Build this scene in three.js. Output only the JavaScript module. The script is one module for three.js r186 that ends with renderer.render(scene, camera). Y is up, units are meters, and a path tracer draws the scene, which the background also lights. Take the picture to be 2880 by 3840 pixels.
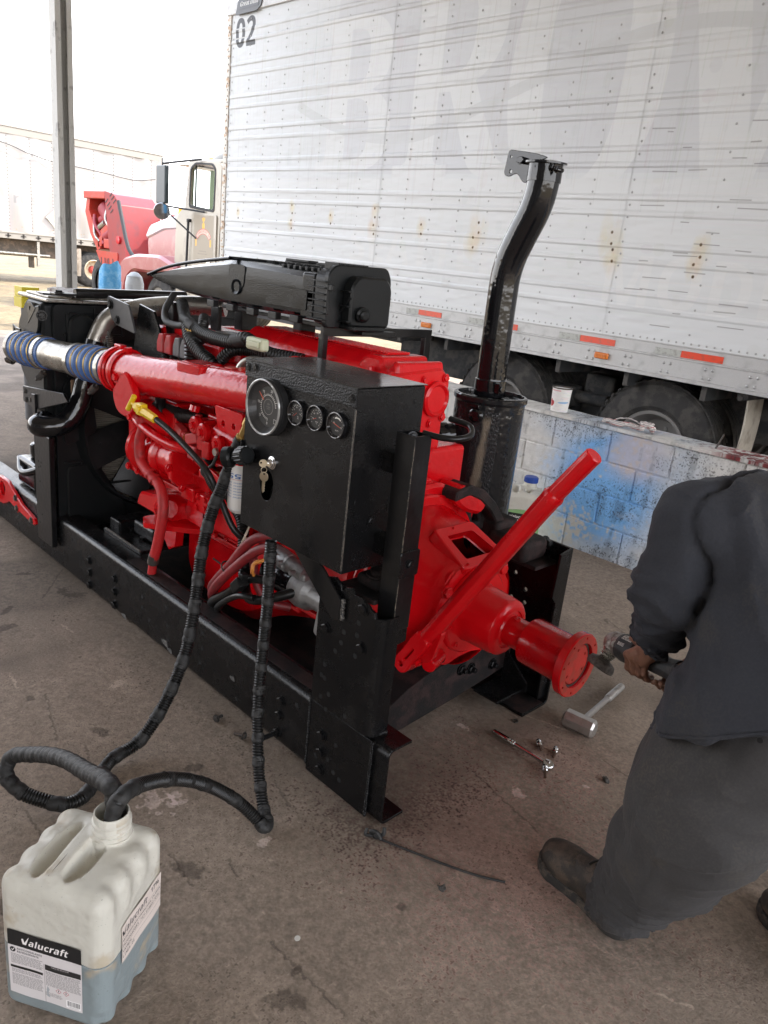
import * as THREE from 'three';
import { RoundedBoxGeometry } from 'three/addons/geometries/RoundedBoxGeometry.js';
import { mergeGeometries, mergeVertices, toCreasedNormals } from 'three/addons/utils/BufferGeometryUtils.js';
import { MarchingCubes } from 'three/addons/objects/MarchingCubes.js';

// ---------------------------------------------------------------- camera, sky, sun, exposure
const scene = new THREE.Scene();
const camera = new THREE.PerspectiveCamera(68.0, 0.75, 0.05, 400);
camera.position.set(0, 1.6, 0);
camera.quaternion.setFromRotationMatrix(new THREE.Matrix4().makeBasis(
  new THREE.Vector3(0.69481649, 0.1030511, -0.71176577),
  new THREE.Vector3(-0.28971707, 0.94593223, -0.14586377),
  new THREE.Vector3(0.65825076, 0.30755925, 0.68710498)));
const renderer = new THREE.WebGLRenderer({ antialias: true });
renderer.toneMapping = THREE.LinearToneMapping;
renderer.toneMappingExposure = 4.2;
renderer.shadowMap.enabled = true;
const SUN = new THREE.Vector3(0.34, 0.72, -0.6).normalize();
const SUN_POWER = 1.8;
{
  const w = 512, h = 256, d = new Float32Array(w * h * 4);
  for (let j = 0; j < h; j++) for (let i = 0; i < w; i++) {
    const el = ((j + 0.5) / h - 0.5) * Math.PI;               // -90..90 degrees, row 0 at the bottom
    const t = Math.max(0, Math.sin(el)), k = (j * w + i) * 4, a = Math.pow(t, 0.55);
    d[k] = 1.5 * (1 - a) + 0.7 * a; d[k + 1] = 1.45 * (1 - a) + 0.82 * a; d[k + 2] = 1.4 * (1 - a) + 1.05 * a; d[k + 3] = 1;
  }
  const sky = new THREE.DataTexture(d, w, h, THREE.RGBAFormat, THREE.FloatType);
  sky.mapping = THREE.EquirectangularReflectionMapping; sky.magFilter = sky.minFilter = THREE.LinearFilter;
  sky.colorSpace = THREE.LinearSRGBColorSpace; sky.needsUpdate = true;
  scene.background = sky; scene.environment = sky;
}
const sun = new THREE.DirectionalLight(new THREE.Color(1, 0.93, 0.82), SUN_POWER);
sun.position.copy(SUN).multiplyScalar(60).add(new THREE.Vector3(-6, 0, -5)); sun.target.position.set(-6, 0, -5);
sun.castShadow = true; sun.shadow.mapSize.set(4096, 4096);
Object.assign(sun.shadow.camera, { left: -32, right: 32, top: 32, bottom: -32, near: 1, far: 140 });
sun.shadow.bias = -0.0004;
scene.add(sun, sun.target);

// ---------------------------------------------------------------- helpers
const V = (x, y, z) => new THREE.Vector3(x, y, z);
let seed = 7; const rnd = () => { seed = (seed * 1664525 + 1013904223) >>> 0; return seed / 4294967296; };
const rr = (a, b) => a + (b - a) * rnd();
const clamp = (x, a = 0, b = 1) => Math.min(b, Math.max(a, x));
const sm = (a, b, x) => { const t = clamp((x - a) / (b - a)); return t * t * (3 - 2 * t); };
const hash = (x, y) => { let n = Math.imul(x, 374761393) ^ Math.imul(y, 668265263); n = Math.imul(n ^ (n >>> 13), 1274126177); return ((n ^ (n >>> 16)) >>> 0) / 4294967296; };
function vn(x, y, p = 0) {                                     // value noise, periodic when p > 0
  const i = Math.floor(x), j = Math.floor(y); let u = x - i, v = y - j; u = u * u * (3 - 2 * u); v = v * v * (3 - 2 * v);
  const m = p ? (a => ((a % p) + p) % p) : (a => a), a = m(i), b = m(i + 1), c = m(j), e = m(j + 1);
  return (hash(a, c) * (1 - u) + hash(b, c) * u) * (1 - v) + (hash(a, e) * (1 - u) + hash(b, e) * u) * v;
}
function fbm(x, y, o = 4, p = 0) { let s = 0, a = 0.5, n = 0; for (let k = 0; k < o; k++) { s += a * vn(x + k * 17.3 * (p ? 0 : 1), y, p); n += a; a *= 0.5; x *= 2; y *= 2; p *= 2; } return s / n; }
function vn3(x, y, z) {
  const i = Math.floor(x), j = Math.floor(y), k = Math.floor(z), f = t => t * t * (3 - 2 * t), u = f(x - i), v = f(y - j), w = f(z - k);
  const h = (a, b, c) => hash(a + c * 131, b + c * 57), L = (a, b, t) => a + (b - a) * t;
  return L(L(L(h(i, j, k), h(i + 1, j, k), u), L(h(i, j + 1, k), h(i + 1, j + 1, k), u), v), L(L(h(i, j, k + 1), h(i + 1, j, k + 1), u), L(h(i, j + 1, k + 1), h(i + 1, j + 1, k + 1), u), v), w);
}
const lin2s = c => c <= 0.0031308 ? 12.92 * c : 1.055 * Math.pow(c, 1 / 2.4) - 0.055;
function dataTex(w, h, fn, { srgb = false, repeat = 0 } = {}) {    // fn(u, v, i, j) -> grey or [r, g, b], linear 0..1
  const d = new Uint8Array(w * h * 4);
  for (let j = 0; j < h; j++) for (let i = 0; i < w; i++) {
    const c = fn(i / w, j / h, i, j), k = (j * w + i) * 4, e = srgb ? lin2s : (x => x);
    if (typeof c === 'number') d[k] = d[k + 1] = d[k + 2] = 255 * e(clamp(c)); else { d[k] = 255 * e(clamp(c[0])); d[k + 1] = 255 * e(clamp(c[1])); d[k + 2] = 255 * e(clamp(c[2])); }
    d[k + 3] = 255;
  }
  const t = new THREE.DataTexture(d, w, h); t.magFilter = THREE.LinearFilter; t.minFilter = THREE.LinearMipmapLinearFilter; t.generateMipmaps = true;
  if (srgb) t.colorSpace = THREE.SRGBColorSpace;
  if (repeat) { t.wrapS = t.wrapT = THREE.RepeatWrapping; t.repeat.set(1 / repeat, 1 / repeat); }
  t.needsUpdate = true; return t;
}
function canvasTex(w, h, draw) {
  const c = document.createElement('canvas'); c.width = w; c.height = h; draw(c.getContext('2d'), w, h);
  const t = new THREE.CanvasTexture(c); t.colorSpace = THREE.SRGBColorSpace; t.anisotropy = 8; return t;
}
// geometry -----------------------------------------------------------------------------------
function boxUV(g) {                                             // uv in metres by the way each face points
  const p = g.attributes.position, n = p.count, uv = new Float32Array(n * 2), A = V(), B = V(), C = V(), N = V();
  for (let i = 0; i < n; i += 3) {
    A.fromBufferAttribute(p, i); B.fromBufferAttribute(p, i + 1); C.fromBufferAttribute(p, i + 2);
    N.crossVectors(B.sub(A), C.sub(A)); const x = Math.abs(N.x), y = Math.abs(N.y), z = Math.abs(N.z);
    for (let k = i; k < i + 3; k++) {
      const X = p.getX(k), Y = p.getY(k), Z = p.getZ(k);
      if (y >= x && y >= z) { uv[2 * k] = X; uv[2 * k + 1] = Z; } else if (x >= z) { uv[2 * k] = Z; uv[2 * k + 1] = Y; } else { uv[2 * k] = X; uv[2 * k + 1] = Y; }
    }
  }
  g.setAttribute('uv', new THREE.BufferAttribute(uv, 2)); return g;
}
function clean(g) {
  g = g.index ? g.toNonIndexed() : g; if (!g.attributes.normal) g.computeVertexNormals();
  for (const k of Object.keys(g.attributes)) if (!['position', 'normal', 'uv'].includes(k)) g.deleteAttribute(k);
  if (!g.attributes.uv) g.setAttribute('uv', new THREE.BufferAttribute(new Float32Array(g.attributes.position.count * 2), 2));
  g.clearGroups(); return g;
}
const flat = a => Array.isArray(a) ? a.flat(9).filter(Boolean) : [a];
function join(gs, keepUV) { gs = flat(gs).map(clean); const g = gs.length > 1 ? mergeGeometries(gs) : gs[0]; return keepUV ? g : boxUV(g); }
const names = {};
function numbered(n) { names[n] = (names[n] ?? -1) + 1; return names[n] ? n + '_' + String(names[n]).padStart(3, '0') : n; }
let ORG = V(0, 0, 0);                                           // world place of the thing being built: parts are given in world metres
function thing(name, label, category, pos = [0, 0, 0], group) {
  const o = new THREE.Group(); o.name = numbered(name); o.position.set(...pos); o.userData = { label, category }; if (group) o.userData.group = group;
  scene.add(o); ORG = o.position.clone(); return o;
}
function part(name, gs, mat, parent, { uv = false, label, kind, local = false } = {}) {
  let g = join(gs, uv);
  if (!local && parent !== scene) { g = g.clone(); g.translate(-ORG.x, -ORG.y, -ORG.z); }
  const m = new THREE.Mesh(g, mat); m.name = name; m.castShadow = m.receiveShadow = true;
  if (label) m.userData.label = label; if (kind) m.userData.kind = kind;
  parent.add(m); return m;
}
function each(name, list, m, parent, opt) { return list.map(g => part(name, g, m, parent, opt)); }
function struct(name, gs, mat, opt = {}) { const m = part(numbered(name), gs, mat, scene, opt); m.userData.kind = 'structure'; return m; }
const cr = (g, a = 0.6) => toCreasedNormals(g.index ? g.toNonIndexed() : g, a);
function bx(x0, x1, y0, y1, z0, z1, r = 0.003) {
  const w = Math.abs(x1 - x0), h = Math.abs(y1 - y0), d = Math.abs(z1 - z0); r = Math.min(r, w * 0.45, h * 0.45, d * 0.45);
  const g = r > 0 ? new RoundedBoxGeometry(w, h, d, r > 0.008 ? 3 : 1, r) : new THREE.BoxGeometry(w, h, d);
  g.translate((x0 + x1) / 2, (y0 + y1) / 2, (z0 + z1) / 2); return g;
}
const AX = { x: V(1, 0, 0), y: V(0, 1, 0), z: V(0, 0, 1) };
function along(g, p, dir) {                                     // +Y of g is laid along dir, its origin at p
  g.applyQuaternion(new THREE.Quaternion().setFromUnitVectors(AX.y, dir.clone().normalize())); g.translate(p.x, p.y, p.z); return g;
}
function lathe(prof, p, dir, seg = 32, crease = 0.5) { return along(cr(new THREE.LatheGeometry(prof.map(([t, r]) => new THREE.Vector2(Math.max(r, 1e-4), t)), seg), crease), p, dir); }
function rod(a, b, r0, r1 = r0, seg = 20, ch = 0.15) {          // solid round bar between two points with chamfered ends
  const d = b.clone().sub(a), L = d.length(), c0 = Math.min(r0 * ch, L * 0.3), c1 = Math.min(r1 * ch, L * 0.3);
  return lathe([[0, 0], [0, r0 - c0], [c0, r0], [L - c1, r1], [L, r1 - c1], [L, 0]], a, d, seg);
}
const pv = a => a.map(p => Array.isArray(p) ? V(...p) : p);
function tube(pts, r, { n = 0, seg = 12, closed = false, tension = 0.5 } = {}) {
  pts = pv(pts); const c = new THREE.CatmullRomCurve3(pts, closed, 'catmullrom', tension); n = n || Math.max(8, pts.length * 8);
  const g = new THREE.TubeGeometry(c, n, r, seg, closed); if (closed) return g;
  const t0 = c.getTangent(0).negate(), t1 = c.getTangent(1), cap = (p, t) => along(new THREE.CircleGeometry(r, seg).rotateX(-Math.PI / 2), p, t);
  return [g, cap(pts[0], t0), cap(pts[pts.length - 1], t1)];
}
function sweep(curve, n, seg, rad) {                            // tube whose radius follows rad(arc length, angle)
  const L = curve.getLength(), fr = curve.computeFrenetFrames(n, false), pos = [], nor = [], idx = [];
  for (let i = 0; i <= n; i++) {
    const P = curve.getPointAt(i / n), N = fr.normals[i], B = fr.binormals[i];
    for (let j = 0; j <= seg; j++) { const a = j / seg * 2 * Math.PI, r = rad(i / n * L, a), x = Math.cos(a), y = Math.sin(a);
      pos.push(P.x + r * (N.x * x + B.x * y), P.y + r * (N.y * x + B.y * y), P.z + r * (N.z * x + B.z * y)); }
  }
  for (let i = 0; i < n; i++) for (let j = 0; j < seg; j++) { const a = i * (seg + 1) + j, b = a + seg + 1; idx.push(a, a + 1, b, b, a + 1, b + 1); }
  const g = new THREE.BufferGeometry(); g.setAttribute('position', new THREE.Float32BufferAttribute(pos, 3)); g.setIndex(idx); g.computeVertexNormals(); return g;
}
function shape(pts, holes = []) {
  const s = new THREE.Shape(pts.map(p => new THREE.Vector2(p[0], p[1])));
  for (const h of holes) { const q = new THREE.Path(); if (h.length === 3 && typeof h[0] === 'number') q.absarc(h[0], h[1], h[2], 0, Math.PI * 2, true); else { q.setFromPoints(h.map(p => new THREE.Vector2(p[0], p[1]))); } s.holes.push(q); }
  return s;
}
function rpoly(pts, r = 0.02, k = 5) {                          // polygon with rounded corners
  const out = [], n = pts.length;
  for (let i = 0; i < n; i++) {
    const p = new THREE.Vector2(...pts[i]), a = new THREE.Vector2(...pts[(i + n - 1) % n]).sub(p), b = new THREE.Vector2(...pts[(i + 1) % n]).sub(p), q = Math.min(r, a.length() * 0.45, b.length() * 0.45);
    a.setLength(q); b.setLength(q);
    for (let t = 0; t <= k; t++) { const u = t / k, A = (1 - u) * (1 - u), B = u * u; out.push([p.x + a.x * A + b.x * B, p.y + a.y * A + b.y * B]); }
  }
  return out;
}
// plate: outline in the plane of two axes, thickness along the third. ax = 'z' (x,y), 'x' (z,y), 'y' (x,z); from t0 to t1 along it
function plate(pts, ax, t0, t1, { holes = [], bevel = 0.0015, curve = 12 } = {}) {
  const lo = Math.min(t0, t1), hi = Math.max(t0, t1); bevel = Math.min(bevel, (hi - lo) * 0.3);
  const g = new THREE.ExtrudeGeometry(shape(pts, holes), { depth: hi - lo - 2 * bevel, bevelEnabled: bevel > 0, bevelThickness: bevel, bevelSize: bevel, bevelOffset: -bevel, bevelSegments: 1, curveSegments: curve });
  g.translate(0, 0, lo + bevel);
  if (ax === 'x') g.applyMatrix4(new THREE.Matrix4().set(0, 0, 1, 0, 0, 1, 0, 0, 1, 0, 0, 0, 0, 0, 0, 1));
  if (ax === 'y') g.applyMatrix4(new THREE.Matrix4().set(1, 0, 0, 0, 0, 0, 1, 0, 0, 1, 0, 0, 0, 0, 0, 1));
  if (ax !== 'z') { const h = g.toNonIndexed ? (g.index ? g.toNonIndexed() : g) : g, p = h.attributes.position.array; for (let i = 0; i < p.length; i += 9) for (let k = 0; k < 3; k++) { const t = p[i + 3 + k]; p[i + 3 + k] = p[i + 6 + k]; p[i + 6 + k] = t; } h.computeVertexNormals(); return cr(h, 0.5); }
  return cr(g, 0.5);
}
function bolt(p, dir, r = 0.014, { h = 0.7, washer = 1.35, stud = 0 } = {}) {   // hexagon head on a washer
  const a = [lathe([[0, 0], [0, r * washer], [r * 0.18, r * washer], [r * 0.18, 0]], V(0, 0, 0), AX.y, 14), lathe([[0.15 * r, 0], [0.15 * r, r], [(h - 0.1) * r, r], [h * r, r * 0.84], [h * r, 0]], V(0, 0, 0), AX.y, 6, 0.3)];
  if (stud) a.push(rod(V(0, h * r, 0), V(0, h * r + stud, 0), r * 0.55, r * 0.55, 10));
  return a.map(g => along(g, V(...p), dir));
}
function blob(x, y, z, sx, sy, sz, seg = 20) { const g = new THREE.SphereGeometry(1, seg, Math.round(seg * 0.7)); g.scale(sx, sy, sz); g.translate(x, y, z); return g; }
function rot(gs, axis, ang, c) { return flat(gs).map(g => { g.translate(-c[0], -c[1], -c[2]); g.applyQuaternion(new THREE.Quaternion().setFromAxisAngle(axis, ang)); g.translate(c[0], c[1], c[2]); return g; }); }
// signed-distance modelling: fn(x, y, z) < 0 inside
function field(fn, lo, hi, cell, crease = 0) {
  const S = Math.max(hi[0] - lo[0], hi[1] - lo[1], hi[2] - lo[2]) / 2 + cell * 2, c = [0, 1, 2].map(k => (lo[k] + hi[k]) / 2), res = Math.ceil(2 * S / cell) + 2;
  const mc = new MarchingCubes(res, new THREE.MeshBasicMaterial(), false, false, 900000); mc.isolation = 0; mc.init(res); mc.isolation = 0;
  for (let k = 0; k < res; k++) for (let j = 0; j < res; j++) for (let i = 0; i < res; i++) {
    const x = c[0] + (i - res / 2) / (res / 2) * S, y = c[1] + (j - res / 2) / (res / 2) * S, z = c[2] + (k - res / 2) / (res / 2) * S;
    const out = x < lo[0] - cell || x > hi[0] + cell || y < lo[1] - cell || y > hi[1] + cell || z < lo[2] - cell || z > hi[2] + cell;
    mc.field[i + j * res + k * res * res] = out ? -1 : -fn(x, y, z);
  }
  mc.update();
  const n = mc.count ?? mc.geometry.drawRange.count, pa = mc.positionArray, p = new Float32Array(n * 3);
  for (let i = 0; i < n; i++) { p[3 * i] = c[0] + pa[3 * i] * S; p[3 * i + 1] = c[1] + pa[3 * i + 1] * S; p[3 * i + 2] = c[2] + pa[3 * i + 2] * S; }
  let g = new THREE.BufferGeometry(); g.setAttribute('position', new THREE.BufferAttribute(p, 3));
  g = mergeVertices(g, 1e-5); g.computeVertexNormals(); return g;
}
const smin = (a, b, k) => { const h = Math.max(k - Math.abs(a - b), 0) / k; return Math.min(a, b) - h * h * k * 0.25; };
function cap(x, y, z, a, b, ra, rb) {                           // distance to a tapered capsule
  const bx_ = b[0] - a[0], by = b[1] - a[1], bz = b[2] - a[2], px = x - a[0], py = y - a[1], pz = z - a[2];
  const t = clamp((px * bx_ + py * by + pz * bz) / (bx_ * bx_ + by * by + bz * bz));
  return Math.hypot(px - bx_ * t, py - by * t, pz - bz * t) - (ra + (rb - ra) * t);
}
const ell = (x, y, z, c, r) => { const X = (x - c[0]) / r[0], Y = (y - c[1]) / r[1], Z = (z - c[2]) / r[2], k = Math.hypot(X, Y, Z); return (k - 1) * Math.min(...r) ; };

// ---------------------------------------------------------------- materials
const noiseBump = dataTex(512, 512, (u, v) => fbm(u * 32, v * 32, 4, 32), { repeat: 0.12 });            // grainy textured paint
const peelBump = dataTex(512, 512, (u, v) => fbm(u * 24, v * 24, 2, 24), { repeat: 0.4 });               // orange peel, cast skin
const dustTex = dataTex(512, 512, (u, v) => { const a = fbm(u * 8, v * 8, 5, 8), b = vn(u * 256, v * 256, 256); return 0.62 + 0.5 * (a - 0.5) + 0.16 * (b - 0.5); }, { repeat: 0.5 });   // roughness wear
const weave = dataTex(256, 256, (u, v) => { const s = Math.sin((u * 64 + v * 64) * Math.PI * 2) * 0.25, n = fbm(u * 16, v * 16, 4, 16); return 0.5 + s * 0.6 + (n - 0.5) * 0.8; }, { repeat: 0.09 });
const mat = (o) => new THREE.MeshPhysicalMaterial(Object.assign({ roughness: 0.5, metalness: 0 }, o));
const C = (r, g, b) => new THREE.Color().setRGB(r, g, b);
function mottled(base, other, scale, rep, lo = 0.45, hi = 0.75, fine = 0.12) {  // colour map: two paints / dirt in patches with grain
  return dataTex(512, 512, (u, v) => { const n = fbm(u * scale, v * scale, 5, scale), g = vn(u * 200, v * 200, 200) - 0.5, t = sm(lo, hi, n + g * 0.12), f = 1 + g * fine * 2; return base.map((b, i) => (b + (other[i] - b) * t) * f); }, { srgb: true, repeat: rep });
}
const MAT = {
  red: mat({ map: mottled([0.56, 0.0035, 0.007], [0.46, 0.003, 0.007], 6, 0.7, 0.5, 0.8, 0.03), roughness: 0.36, roughnessMap: dustTex, specularIntensity: 0.5, clearcoat: 0.3, clearcoatRoughness: 0.14, bumpMap: peelBump, bumpScale: 0.0012 }),
  redDull: mat({ map: mottled([0.45, 0.012, 0.014], [0.3, 0.02, 0.02], 8, 0.4, 0.45, 0.75, 0.08), roughness: 0.55, bumpMap: peelBump, bumpScale: 0.001 }),
  cableRed: mat({ map: mottled([0.22, 0.012, 0.016], [0.13, 0.012, 0.014], 8, 0.3, 0.4, 0.75, 0.1), roughness: 0.5, bumpMap: peelBump, bumpScale: 0.001 }),
  redScuff: mat({ map: mottled([0.5, 0.025, 0.016], [0.36, 0.04, 0.022], 10, 0.25, 0.35, 0.7, 0.1), roughness: 0.55, bumpMap: peelBump, bumpScale: 0.0008 }),
  black: mat({ map: mottled([0.0065, 0.0065, 0.007], [0.013, 0.0125, 0.0125], 8, 0.8, 0.5, 0.85, 0.1), roughness: 0.42, roughnessMap: dustTex, bumpMap: noiseBump, bumpScale: 0.0007, specularIntensity: 0.55 }),
  blackSmooth: mat({ map: mottled([0.006, 0.006, 0.0065], [0.012, 0.012, 0.0125], 8, 0.6, 0.5, 0.85, 0.06), roughness: 0.3, bumpMap: peelBump, bumpScale: 0.0006, specularIntensity: 0.55, clearcoat: 0.2, clearcoatRoughness: 0.2 }),
  blackGloss: mat({ color: C(0.007, 0.007, 0.008), roughness: 0.1, bumpMap: peelBump, bumpScale: 0.0006, specularIntensity: 1 }),
  blackDust: mat({ map: mottled([0.01, 0.009, 0.009], [0.034, 0.02, 0.019], 10, 0.5, 0.35, 0.75, 0.25), roughness: 0.7, specularIntensity: 0.5, bumpMap: noiseBump, bumpScale: 0.001 }),
  plastic: mat({ map: mottled([0.008, 0.009, 0.0095], [0.016, 0.016, 0.0165], 6, 0.5, 0.5, 0.8, 0.06), roughness: 0.36, specularIntensity: 0.5, bumpMap: noiseBump, bumpScale: 0.0003 }),
  rubber: mat({ map: mottled([0.016, 0.016, 0.016], [0.035, 0.034, 0.032], 10, 0.4, 0.45, 0.8, 0.15), roughness: 0.62, bumpMap: noiseBump, bumpScale: 0.0004 }),
  hoseSkin: mat({ map: mottled([0.008, 0.008, 0.008], [0.016, 0.0155, 0.015], 10, 0.3, 0.45, 0.8, 0.1), roughness: 0.33, specularIntensity: 0.7, bumpMap: noiseBump, bumpScale: 0.0003 }),
  tape: mat({ map: mottled([0.0095, 0.0095, 0.0095], [0.02, 0.019, 0.018], 12, 0.25, 0.4, 0.8, 0.15), roughness: 0.62, bumpMap: weave, bumpScale: 0.0008 }),
  steel: mat({ map: mottled([0.4, 0.38, 0.34], [0.27, 0.25, 0.22], 8, 0.3, 0.4, 0.7, 0.06), metalness: 0.8, roughness: 0.52, roughnessMap: dustTex, bumpMap: noiseBump, bumpScale: 0.0002 }),
  chrome: mat({ color: C(0.62, 0.61, 0.6), metalness: 1, roughness: 0.16 }),
  alu: mat({ map: mottled([0.4, 0.4, 0.4], [0.3, 0.3, 0.3], 10, 0.2, 0.4, 0.7, 0.08), metalness: 0.75, roughness: 0.5, bumpMap: noiseBump, bumpScale: 0.0004 }),
  iron: mat({ map: mottled([0.06, 0.055, 0.05], [0.12, 0.08, 0.06], 10, 0.2, 0.5, 0.8, 0.15), metalness: 0.5, roughness: 0.6, bumpMap: noiseBump, bumpScale: 0.0004 }),
  brass: mat({ color: C(0.55, 0.38, 0.14), metalness: 0.9, roughness: 0.35 }),
  blue: mat({ map: mottled([0.045, 0.115, 0.32], [0.075, 0.15, 0.34], 8, 0.2, 0.4, 0.75, 0.06), roughness: 0.5, bumpMap: noiseBump, bumpScale: 0.0004 }),
  yellow: mat({ color: C(0.75, 0.5, 0.01), roughness: 0.42 }),
  grey: mat({ color: C(0.1, 0.1, 0.105), roughness: 0.5, bumpMap: noiseBump, bumpScale: 0.0003 }),
  hole: mat({ color: C(0.004, 0.004, 0.004), roughness: 0.9 }),
  orangeWire: mat({ color: C(0.6, 0.22, 0.04), roughness: 0.5 }),
  cream: mat({ color: C(0.5, 0.52, 0.36), roughness: 0.5 }),
  weld: mat({ map: mottled([0.03, 0.03, 0.03], [0.25, 0.23, 0.2], 16, 0.05, 0.45, 0.8, 0.2), roughness: 0.4, metalness: 0.3, bumpMap: noiseBump, bumpScale: 0.002 }),
  glass: mat({ color: 0xffffff, transmission: 1, thickness: 0, roughness: 0, ior: 1.45, specularIntensity: 0.5 }),
};
// ---------------------------------------------------------------- ground
// concrete: one world-space recipe for every sheet, so the sheets run on without a seam
const spots = []; seed = 91;
for (let k = 0; k < 150; k++) spots.push([rr(-5.5, 0.6), rr(-4.2, 0.4), rr(0.006, 0.03) * (rnd() < 0.12 ? 2.2 : 1), rnd() < 0.82 ? 0 : 1, rr(0, 3.14), rr(1, 2.6)]);
const blotches = [[-1.73, -0.95, 0.055, 1], [-1.7, -1.02, 0.03, 1], [-1.41, -1.12, 0.03, 1], [-1.07, -1.9, 0.028, 1], [-1.43, -2.04, 0.02, 1], [-0.94, -2.12, 0.014, 1]];   // pale chipped patches
const cell = new Map(); spots.forEach(s => { for (let i = -1; i < 2; i++) for (let j = -1; j < 2; j++) { const k = (Math.floor(s[0] * 4) + i) + ',' + (Math.floor(s[1] * 4) + j); if (!cell.has(k)) cell.set(k, []); cell.get(k).push(s); } });
const segd = (x, z, a, b) => { const dx = b[0] - a[0], dz = b[1] - a[1], t = clamp(((x - a[0]) * dx + (z - a[1]) * dz) / (dx * dx + dz * dz)); return Math.hypot(x - a[0] - dx * t, z - a[1] - dz * t); };
const scratches = []; for (let k = 0; k < 70; k++) { const x = rr(-5, 0.5), z = rr(-4, 0.4), a = rr(-0.5, 0.9), l = rr(0.05, 0.35); scratches.push([[x, z], [x + Math.cos(a) * l, z + Math.sin(a) * l], rnd() < 0.35]); }
function concrete(x, z, fine) {
  const big = fbm(x * 0.9 + 5, z * 0.9 + 9, 4), mid = fbm(x * 5, z * 5 + 40, 4), grit = fbm(x * 70, z * 70, 3), sp = vn(x * 190, z * 190), swirl = fbm(x * 7 + 4 * mid, z * 16 + 3 * big, 3);
  let L = 0.225 + 0.075 * (big - 0.5) + 0.1 * (mid - 0.5) + 0.12 * (grit - 0.5) + 0.04 * (swirl - 0.5);
  let R = 1.2, B = 0.76;
  if (fine) L *= 1 + 0.4 * (sp - 0.5) - 0.6 * sm(0.74, 0.9, sp) * sm(0.35, 0.6, mid) + 0.35 * sm(0.9, 0.98, vn(x * 120 + 9, z * 120));
  // dirt and old oil, broken by the grain
  const oil = sm(0.56, 0.72, fbm(x * 1.7 + 20, z * 1.7, 4) + 0.16 * (grit - 0.5)); L *= 1 - 0.34 * oil;
  // black overspray round the skid and the near leg, red overspray before the flange: specks of paint that thin out
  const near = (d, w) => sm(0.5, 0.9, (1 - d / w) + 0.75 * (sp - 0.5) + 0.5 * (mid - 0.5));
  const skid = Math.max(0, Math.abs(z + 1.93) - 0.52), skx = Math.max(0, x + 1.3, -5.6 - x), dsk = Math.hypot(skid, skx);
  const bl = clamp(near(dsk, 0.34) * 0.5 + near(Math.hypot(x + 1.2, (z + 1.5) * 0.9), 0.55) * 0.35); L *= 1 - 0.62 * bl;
  const rd = clamp(near(Math.hypot((x + 1.0) * 0.85, (z + 1.62) * 1.1), 0.95) * 0.55 + near(Math.hypot(x + 1.15, z + 2.2), 0.55) * 0.35); R *= 1 + 0.22 * rd; B *= 1 - 0.04 * rd; const G = 0.96 - 0.1 * rd;
  for (const s of cell.get(Math.floor(x * 4) + ',' + Math.floor(z * 4)) ?? []) {
    const dx = x - s[0], dz = z - s[1], u = dx * Math.cos(s[4]) + dz * Math.sin(s[4]), w = -dx * Math.sin(s[4]) + dz * Math.cos(s[4]), d = Math.hypot(u / s[5], w) / s[2] + 0.9 * (grit - 0.5);
    if (d < 1.1) L *= s[3] ? 1 + 0.5 * sm(1.1, 0.6, d) : 1 - 0.42 * sm(1.1, 0.7, d);
  }
  for (const b of blotches) { const d = Math.hypot(x - b[0], (z - b[1]) * 1.4) / b[2]; if (d < 1.6) { const t = sm(0.54, 0.62, fbm(x * 60, z * 60, 3) + 0.3 * (1 - d)); L *= 1 + 0.75 * t; B *= 1 + 0.08 * t; } }
  if (fine) for (const s of scratches) if (Math.abs(x - s[0][0]) < 0.4 && Math.abs(z - s[0][1]) < 0.4) { const d = segd(x + 0.012 * (mid - 0.5), z + 0.02 * (grit - 0.5), s[0], s[1]); if (d < 0.0035) L *= s[2] ? 1.45 : 0.66; }
  L = clamp(L, 0.012, 0.5); return [L * R, L * G, L * B];
}
const gritBump = dataTex(1024, 1024, (u, v) => { const n = fbm(u * 90, v * 90, 3, 90), f = vn(u * 400, v * 400, 400), c = fbm(u * 12, v * 12, 4, 12); return 0.35 + 0.35 * (n - 0.5) + 0.25 * (f - 0.5) - 0.5 * sm(0.8, 0.95, f) + 0.5 * (c - 0.5) + 0.2; }, { repeat: 0.7 });
const SL = [[-3.4, 0.6, -2.9, 0.6, 2048], [-7.4, -3.4, -4.6, 0.6, 1536], [-3.4, 0.6, -5.0, -2.9, 1024]];   // finely mapped sheets
const slabs = new THREE.Group(); slabs.name = 'concrete_floor'; slabs.userData = { kind: 'structure', label: 'stained grey concrete floor under the canopy' }; scene.add(slabs); ORG = V(0, 0, 0);
function sheet(x0, x1, z0, z1, m, y = 0) { const g = new THREE.PlaneGeometry(x1 - x0, z1 - z0).rotateX(-Math.PI / 2); g.translate((x0 + x1) / 2, y, (z0 + z1) / 2); const uv = g.attributes.uv, p = g.attributes.position; for (let i = 0; i < uv.count; i++) uv.setXY(i, (p.getX(i) - x0) / (x1 - x0), (p.getZ(i) - z0) / (z1 - z0)); return g; }
function slabMat(x0, x1, z0, z1, n, fine) {
  const w = n, h = Math.round(n * (z1 - z0) / (x1 - x0)), H = Math.min(h, 2048);
  const m = mat({ map: dataTex(w, H, (u, v) => concrete(x0 + (x1 - x0) * u, z0 + (z1 - z0) * v, fine), { srgb: true }), roughness: 0.82, bumpScale: 0.004, specularIntensity: 0.35 });
  const b = gritBump.clone(); b.repeat.set((x1 - x0) / 0.7, (z1 - z0) / 0.7); m.bumpMap = b; return m;
}
for (const [x0, x1, z0, z1, n] of SL) part('floor_slab', sheet(x0, x1, z0, z1), slabMat(x0, x1, z0, z1, n, true), slabs, { uv: true });
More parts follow.
